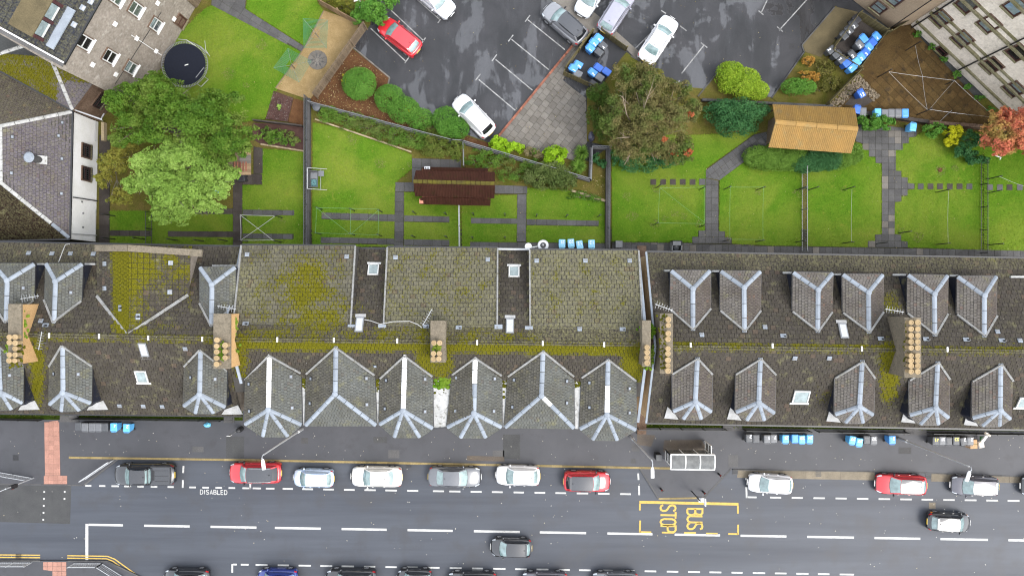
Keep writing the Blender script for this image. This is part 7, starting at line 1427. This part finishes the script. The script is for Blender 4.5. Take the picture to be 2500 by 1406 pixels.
for i in range(3): g = MB(); g.box(((xs[i]+xs[i+1])/2, yt-.1, 1.3), (xs[1]-xs[0]-.12, .02, 1.8)); obj('back_panel', g, PC, t)
for x, yc, ln in ((x0, yt-.55, .9), (x1-.25, yt+.3, .75)):
    g = MB(); 
    for zz in (.4, 1.4, 2.3): g.bar((x, yc-ln/2, zz), (x, yc+ln/2, zz), .07, .07)
    for yy in (-ln/2, ln/2): g.bar((x, yc+yy, .12), (x, yc+yy, 2.33), .07, .07, up=Vector((1, 0, 0)))
    e = obj('end_frame', g, K['white'], t); g = MB(); g.box((x, yc, 1.35), (.02, ln-.1, 1.8)); obj('end_pane', g, PC, e)
g = MB(); g.box(((x0+x1)/2, yt-.45, .55), (2.6, .3, .05)); obj('bench', g, K['grey_metal'], t)
t = thing('bus_stop_pole', 'bus stop pole with grey timetable case and white flag at the yellow box', 'bus stop', P(1689, 1199, .12)); b = P(1689, 1199, .12); g = MB(); g.tube([b, b+Vector((0, 0, 2.9))], .05, 8); obj('pole', g, K['black'], t); g = MB(); g.box(b+Vector((.25, -.12, 1.9)), (.42, .32, .75)); g.box(b+Vector((.25, -.12, 2.29)), (.46, .36, .03)); obj('timetable_case', g, K['galv'], t); g = MB(); g.box(b+Vector((.42, -.12, 2.85)), (.09, .62, .42)); obj('flag', g, K['white'], t)
for i, (x, y, w_) in enumerate(((1613, 1192, 'left of the bus stop pole'), (1716, 1199, 'just right of the bus stop pole'), (1754, 1156, 'at the right end of the bus shelter'))):
    b = P(x, y, .12); t = thing('bollard', f'short black bollard with red band {w_}', 'bollard', b, group='bollards around the bus stop'); g = MB(); g.lathe(b, [(.09, 0), (.085, .9), (.10, .95), (.07, 1.02)], 12); obj('post', g, K['black'], t); g = MB(); g.lathe(b+Vector((0, 0, .72)), [(.092, 0), (.092, .12)], 12); obj('red_band', g, plain('reflective_red', (.45, .05, .03), .4), t)
t = thing('litter_bin', 'dark grey litter bin at the left of the bus shelter', 'litter bin', P(1603, 1110, .12)); b = P(1603, 1110, .12); g = MB(); g.box(b+Vector((0, 0, .55)), (.5, .5, 1.05)); obj('body', g, K['black'], t); g = MB(); g.box(b+Vector((0, -.0, 1.12)), (.56, .56, .1), taper=.9); obj('lid', g, GRAY_IN, t)
# ---------------------------------------------------------------- garden objects
PN = [0]
def cpole(x, y, where, h=2.1, group='clothes poles on the lawns', mat=None):
    b = P(x, y, .09); t = thing('clothes_pole', f'dark clothes pole {where}', 'clothes pole', b, group=group); g = MB(); g.tube([b, b+Vector((0, 0, h))], .045, 7); obj('post', g, mat or K['black'], t)
    g = MB(); g.bar(b+Vector((-.12, 0, h-.08)), b+Vector((.12, 0, h-.08)), .03, .03); obj('hook_bar', g, mat or K['black'], t)
for row, wh in (([(602, 531), (689, 532)], 'in the upper pair at the white rope frame'), ([(605, 589), (687, 591)], 'in the lower pair at the white rope frame'), ([(281, 528), (281, 584), (353, 584)], 'near the white annexe below the ochre tree'), ([(434, 587), (498, 589), (555, 588)], 'on the lawn below the light green tree'),
    ([(787, 512), (866, 515), (933, 518)], 'in the upper row on the square lawn'), ([(784, 572), (866, 574), (931, 576)], 'in the lower row on the square lawn'), ([(1015, 522), (1091, 525), (1157, 526), (1233, 527)], 'in the row just below the brown store'), ([(1013, 579), (1092, 580), (1155, 582), (1233, 582)], 'in the row nearest the back of the middle terrace'), ([(1309, 529), (1381, 530), (1459, 530)], 'in the row above the pale blue bins'),
    ([(1602, 459), (1708, 463)], 'in the upper pair below the rust tree'), ([(1595, 549), (1707, 554)], 'in the lower pair below the rust tree'), ([(1767, 463), (1848, 464), (1945, 464)], 'in the upper row left of the thin railing'), ([(1765, 589), (1845, 590), (1943, 591)], 'in the lower row left of the thin railing'),
    ([(1974, 464), (2059, 464)], 'just right of the thin railing'), ([(2057, 594), (2139, 595)], 'at the foot of the stepped path'), ([(2194, 569), (2285, 597)], 'at the bottom of the stepping stone lawn'), ([(2285, 470), (2408, 438), (2408, 472)], 'beside the stepping stones'), ([(2411, 598)], 'at the bottom right by the thin black railing')):
    for i, (x, y) in enumerate(row): cpole(x, y, (ORD[i]+' from left ' if len(row) > 1 else '')+wh)
for (x, y, w_) in ((2211, 124, 'at the top of the drying court'), (2143, 189, 'on the left of the drying court'), (2238, 281, 'at the bottom of the drying court'), (2308, 207, 'beside the pale tenement wall')): cpole(x, y, w_, 2.4, 'poles in the drying court')
def lines(segs, label, mat, r=.008, z=2.15):
    g = MB()
    for a, b in segs:
        if a == b: continue
        p, q = P(*a, z), P(*b, z); n_ = 6; g.tube([lerp(p, q, i/n_)-Vector((0, 0, .09*math.sin(math.pi*i/n_))) for i in range(n_+1)], r, 5)
    tag(obj('clothes_line', g, mat), label, 'clothes line')
lines([((586, 525), (671, 527)), ((586, 525), (588, 587)), ((588, 587), (669, 586)), ((586, 525), (667, 587)), ((588, 586), (671, 528))], 'thick white rope crossed in an X between four poles on the left lawn', K['cable'], .02)
lines([((772, 507), (855, 509)), ((855, 509), (924, 511)), ((772, 507), (770, 568)), ((855, 510), (855, 571)), ((924, 511), (923, 573)), ((770, 569), (855, 571)), ((855, 571), (924, 574)), ((773, 508), (854, 571)), ((856, 572), (923, 514))], 'thin pale green clothes line strung over the square lawn', K['rope_g'], .010)
lines([((1611, 459), (1720, 457)), ((1611, 459), (1607, 544)), ((1607, 544), (1720, 546)), ((1720, 457), (1720, 546)), ((1612, 459), (1720, 543))], 'thin green clothes line square on the lawn below the rust tree', K['rope_g'])
lines([((1783, 457), (1864, 457)), ((1783, 457), (1782, 583)), ((1864, 457), (1863, 585)), ((1782, 584), (1863, 585))], 'thin green clothes line square left of the thin railing', K['rope_g'])
lines([((2080, 462), (2079, 590)), ((2316, 466), (2315, 595))], 'two faint pale clothes lines on the right-hand lawns', K['cable'], .008)
lines([((2440, 431), (2500, 455))], 'pale line slanting at the right edge lawn', K['cable'], .009)
lines([((2235, 112), (2252, 185)), ((2252, 185), (2264, 268)), ((2170, 176), (2331, 197)), ((2170, 176), (2264, 268)), ((2331, 197), (2270, 267)), ((2331, 198), (2422, 279)), ((2270, 268), (2420, 286)), ((2324, 270), (2296, 296))], 'thin white clothes lines crossing the drying court', K['galv'], .008, 2.4)
def dryer(pc, corners, base, label):
    b = P(*base, .1); t = thing('rotary_dryer', label, 'clothes dryer', b); zc = 1.75; g = MB(); top = P(*pc, zc); g.tube([b, Vector((b.x, b.y, 1.2))], .03, 8); obj('post', g, K['black'], t); hub = Vector((b.x, b.y, 1.1)); c = [P(*q, zc) for q in corners]; g = MB()
    for q in c: g.tube([hub, q], .012, 6)
    obj('arm', g, K['grey_metal'], t); g = MB(); rg = plain('green_cord', (.02, .15, .085), .6)
    for k in range(1, 9):
        f = .30+.70*k/8; zf = lambda q: lerp(hub, q, f)
        for i in range(4): g.tube([zf(c[i]), zf(c[(i+1) % 4])], .014, 4, caps=False)
    obj('cord', g, rg, t)
dryer((770, 82), [(740, 46), (800, 50), (797, 118), (742, 117)], (778, 92), 'upper green rotary clothes dryer over the edge of the gravel')
dryer((712, 160), [(703, 119), (760, 150), (730, 201), (668, 166)], (720, 168), 'lower green rotary clothes dryer over the edge of the gravel')
t = thing('trampoline', 'round black trampoline with silver springs on the lawn', 'trampoline', P(451, 158, .08)); c = P(451, 157.5, .85); g = MB(); g.lathe((c.x, c.y, .82), [(1.86, 0), (1.86, .012)], 40); obj('mat', g, plain('trampoline_mat', (.009, .011, .018), .85, spec=.15), t)
def ring(r, z_, tr, mat, name, n=44): g = MB(); p = [(c.x+r*math.cos(2*math.pi*k/n), c.y+r*math.sin(2*math.pi*k/n), z_) for k in range(n+1)]; g.tube(p, tr, 6, caps=False); return obj(name, g, mat, t)
ring(2.06, .85, .028, K['grey_metal'], 'frame_ring'); g = MB()
for k in range(84): a = 2*math.pi*k/84; g.tube([(c.x+r_*math.cos(a), c.y+r_*math.sin(a), .835) for r_ in (1.86, 2.05)], .014, 4)
obj('springs', g, K['galv'], t, kind='stuff')
for k in range(4):
    a = math.pi/4+k*math.pi/2; a0, a1 = a-.22, a+.22; g = MB(); g.tube([(c.x+2.06*math.cos(a0), c.y+2.06*math.sin(a0), .85), (c.x+2.12*math.cos(a0), c.y+2.12*math.sin(a0), .1), (c.x+2.12*math.cos(a1), c.y+2.12*math.sin(a1), .1), (c.x+2.06*math.cos(a1), c.y+2.06*math.sin(a1), .85)], .03, 6); obj('leg', g, K['galv'], t)
g = MB(); g.box((c.x+.15, c.y-.05, .84), (.34, .07, .012), rz=.3); obj('mat_logo', g, K['white'], t)
for pts in ([(500, 100, 1.6), (502, 122, 1.6), (512, 138, 1.2)], [(478, 190, 1.4), (498, 165, 1.4), (504, 180, .9)], [(434, 96, 1.5), (455, 98, 1.5), (478, 113, 1.1)]): g = MB(); g.tube([P(*q) for q in pts], .02, 6); obj('net_pole', g, K['galv'], t)
# garden swing seat
t = thing('swing_seat', 'grey canopy-less garden swing seat beside the long railing', 'swing seat', P(770, 437, .1)); g = MB(); F_ = lambda x, y, z_: P(x, y, z_)
for y in (412, 463): g.tube([F_(798, y+1, .1), F_(752, y-2, 1.6)], .03, 6); g.tube([F_(752, y, .1), F_(752, y-2, 1.6)], .03, 6)
g.tube([F_(750, 410, 1.65), F_(750, 461, 1.65)], .04, 6); g.tube([F_(783, 415, .3), F_(783, 463, .3)], .02, 6); obj('frame', g, K['galv'], t)
g = MB(); a, b = F_(756, 418, .6), F_(776, 458, .6); m0 = (a+b)/2; g.box(m0, (abs(b.x-a.x), abs(b.y-a.y), .08)); g.box(m0+Vector((-.4, 0, .28)), (.10, abs(b.y-a.y), .5)); g.box(m0+Vector((0, .72, .15)), (.7, .07, .3)); g.box(m0+Vector((0, -.72, .15)), (.7, .07, .3)); obj('seat', g, GRAY_IN, t)
g = MB(); g.box(m0+Vector((.05, .3, .08)), (.6, .55, .12)); obj('seat_cushion', g, GRY_L, t); g = MB(); g.box(m0+Vector((.05, -.33, .1)), (.55, .7, .16), taper=.8); obj('folded_blanket', g, mottle('teal_check', (.10, .20, .20), (.03, .06, .07), 9, 20, .9), t); g = MB(); c2 = F_(784, 424, .45); g.box(c2, (.5, .5, .05)); obj('side_tray', g, GRY_L, t)
# flues, boxes, bags
t = thing('flue', 'round pale flue cowl with dark mouth at the back gutter of the middle terrace', 'flue', P(1326, 600, 6.2)); c = P(1326, 599, 7.6); g = MB(); g.lathe((c.x, c.y, 6.2), [(.36, 0), (.40, .9), (.46, 1.3), (.42, 1.42), (.24, 1.42), (.22, 1.0)], 22); obj('cowl', g, K['galv'], t); g = MB(); g.lathe((c.x, c.y, 7.2), [(.23, 0), (.23, .41)], 16); obj('mouth', g, K['black'], t); g = MB(); g.tube([(c.x, c.y, 7.0), (c.x-.9, c.y-.15, 7.0)], .06, 8); obj('pipe', g, K['white'], t); g = MB(); g.lathe((c.x-.03, c.y+.02, 7.62), [(.08, 0), (.1, .1), (.03, .13)], 10); obj('cap', g, K['grey_metal'], t)
t = thing('flue', 'small flat white disc vent beside the round flue cowl', 'flue', P(1290, 602, 6.6)); c = P(1290, 602, 7.2); g = MB(); g.lathe((c.x, c.y, 6.6), [(.12, 0), (.12, .5), (.29, .55), (.27, .6), (.05, .63)], 18); obj('cap', g, K['white'], t)
g = MB(); g.tube([P(1213, 608, 7.3), P(1293, 609, 7.3)], .09, 8); obj('gutter', g, K['galv'], Mt)
t = thing('compost_bin', 'grey open-topped box with dark contents on the back path', 'storage box', P(1651, 601, .12)); b = P(1651, 601, .6); g = MB()
for dx, dy, sx, sy in ((-.42, 0, .08, .95), (.42, 0, .08, .95), (0, .44, .92, .08), (0, -.44, .92, .08)): g.box((b.x+dx, b.y+dy, .5), (sx, sy, .8))
g.box((b.x, b.y+.25, .88), (.9, .42, .04)); obj('box', g, GRY_L, t); g = MB(); g.lathe((b.x, b.y-.05, .4), [(.4, 0), (.3, .25), (.1, .36)], 9); obj('contents', g, GRY_D, t)
t = thing('storage_box', 'plain grey lidded box on the back path at the corner of the middle terrace', 'storage box', P(1510, 597, .12)); b = P(1510, 597, .5); g = MB(); g.box((b.x, b.y, .45), (.6, .6, .75)); obj('body', g, GRY_D, t); g = MB(); g.box((b.x, b.y, .85), (.64, .64, .06), taper=.92); obj('lid', g, GRY_L, t)
t = thing('cardboard_box', 'brown cardboard box leaning on the grey bins', 'box', P(2372, 1080, .12)); b = P(2371, 1082, .6); g = MB(); g.box((b.x, b.y, .55), (.62, .78, .85), rz=.05); obj('body', g, mottle('cardboard', (.40, .26, .15), (.34, .22, .12), 3, 12, .9), t); g = MB(); g.box((b.x, b.y, .985), (.60, .06, .01), rz=.05); obj('tape', g, K['kerb'], t)
t = thing('flattened_boxes', 'heap of pale torn card and green bag against the right railing', 'rubbish', P(2403, 1075, .12))
for x, y, sx, sy, rz, mt, zz in ((2396, 1085, .5, .62, .2, K['stone_pale'], .5), (2404, 1070, .7, .25, .9, K['white'], .9), (2412, 1060, .6, .22, -.5, K['stone_pale'], 1.0), (2398, 1070, .4, .4, 0, plain('green_bag', (.03, .10, .04), .5), .6)): g = MB(); b = P(x, y, zz); g.box(b, (sx, sy, .12), rz=rz, taper=.8); obj('card_sheet' if mt is not None and 'green' not in mt.name else 'bag', g, mt, t)
def bag(x, y, mat, label, r=.3, sq=(1, 1)):
    g = MB(); c = P(x, y, .1); g.lathe(c, [(r*.9, 0), (r*1.05, r*.5), (r*.9, r*1.0), (r*.45, r*1.4), (r*.12, r*1.6), (r*.2, r*1.75)], 12, rx=sq[0], ry=sq[1]); g.v = [(x_+random.uniform(-.04, .04), y_+random.uniform(-.04, .04), z_) for x_, y_, z_ in g.v]; tag(obj('rubbish_bag', g, mat, smooth=False), label, 'bag')
bag(1443, 335, plain('dark_bag', (.03, .03, .05), .35), 'dark rubbish bag against the shrub beside the patio', .34, (.8, 1.3)); bag(508, 1036, plain('light_blue_bag', (.13, .42, .60), .4), 'crumpled light blue bag on the left pavement', .26, (1.2, .8)); bag(1187, 408, plain('dark_pot_', (.03, .03, .035), .4), 'dark rounded pot behind the brown store', .2); bag(2240, 296, plain('pale_sheet', (.4, .5, .52), .4), 'pale blue plastic scrap on the dark wall by the end bin', .14, (2.6, .6))
g = MB(); c = P(871, 12, 1.0); g.tube([c+Vector(v) for v in ((-.25, .3, 0), (.3, .35, .1), (.36, -.1, .1), (.25, -.35, 0), (-.05, -.4, 0))], .05, 8); tag(obj('plastic_chair_frame', g, K['white']), 'curved white tubular frame among plants behind the tan fence', 'frame')
g = MB(); c = P(772, 262, .9); g.lathe(c-Vector((0, 0, .8)), [(.25, 0), (.3, .5), (.34, .8), (.1, .86)], 12); tag(obj('water_butt', g, GRY_D), 'dark grey round water butt at the railing corner', 'water butt')
g = MB(); g.lathe(P(2295, 415, .09), [(.22, 0), (.2, .05), (.02, .06)], 12); tag(obj('bare_patch', g, K['soil']), 'low bare tree stump in the stepping stone lawn', 'stump')
g = MB(); g.tube([P(2430, 380, .3), P(2444, 385, .4), P(2441, 390, .3)], .05, 6); tag(obj('garden_ornament', g, K['white']), 'white bent piece lying on the lawn under the pink maple', 'ornament')
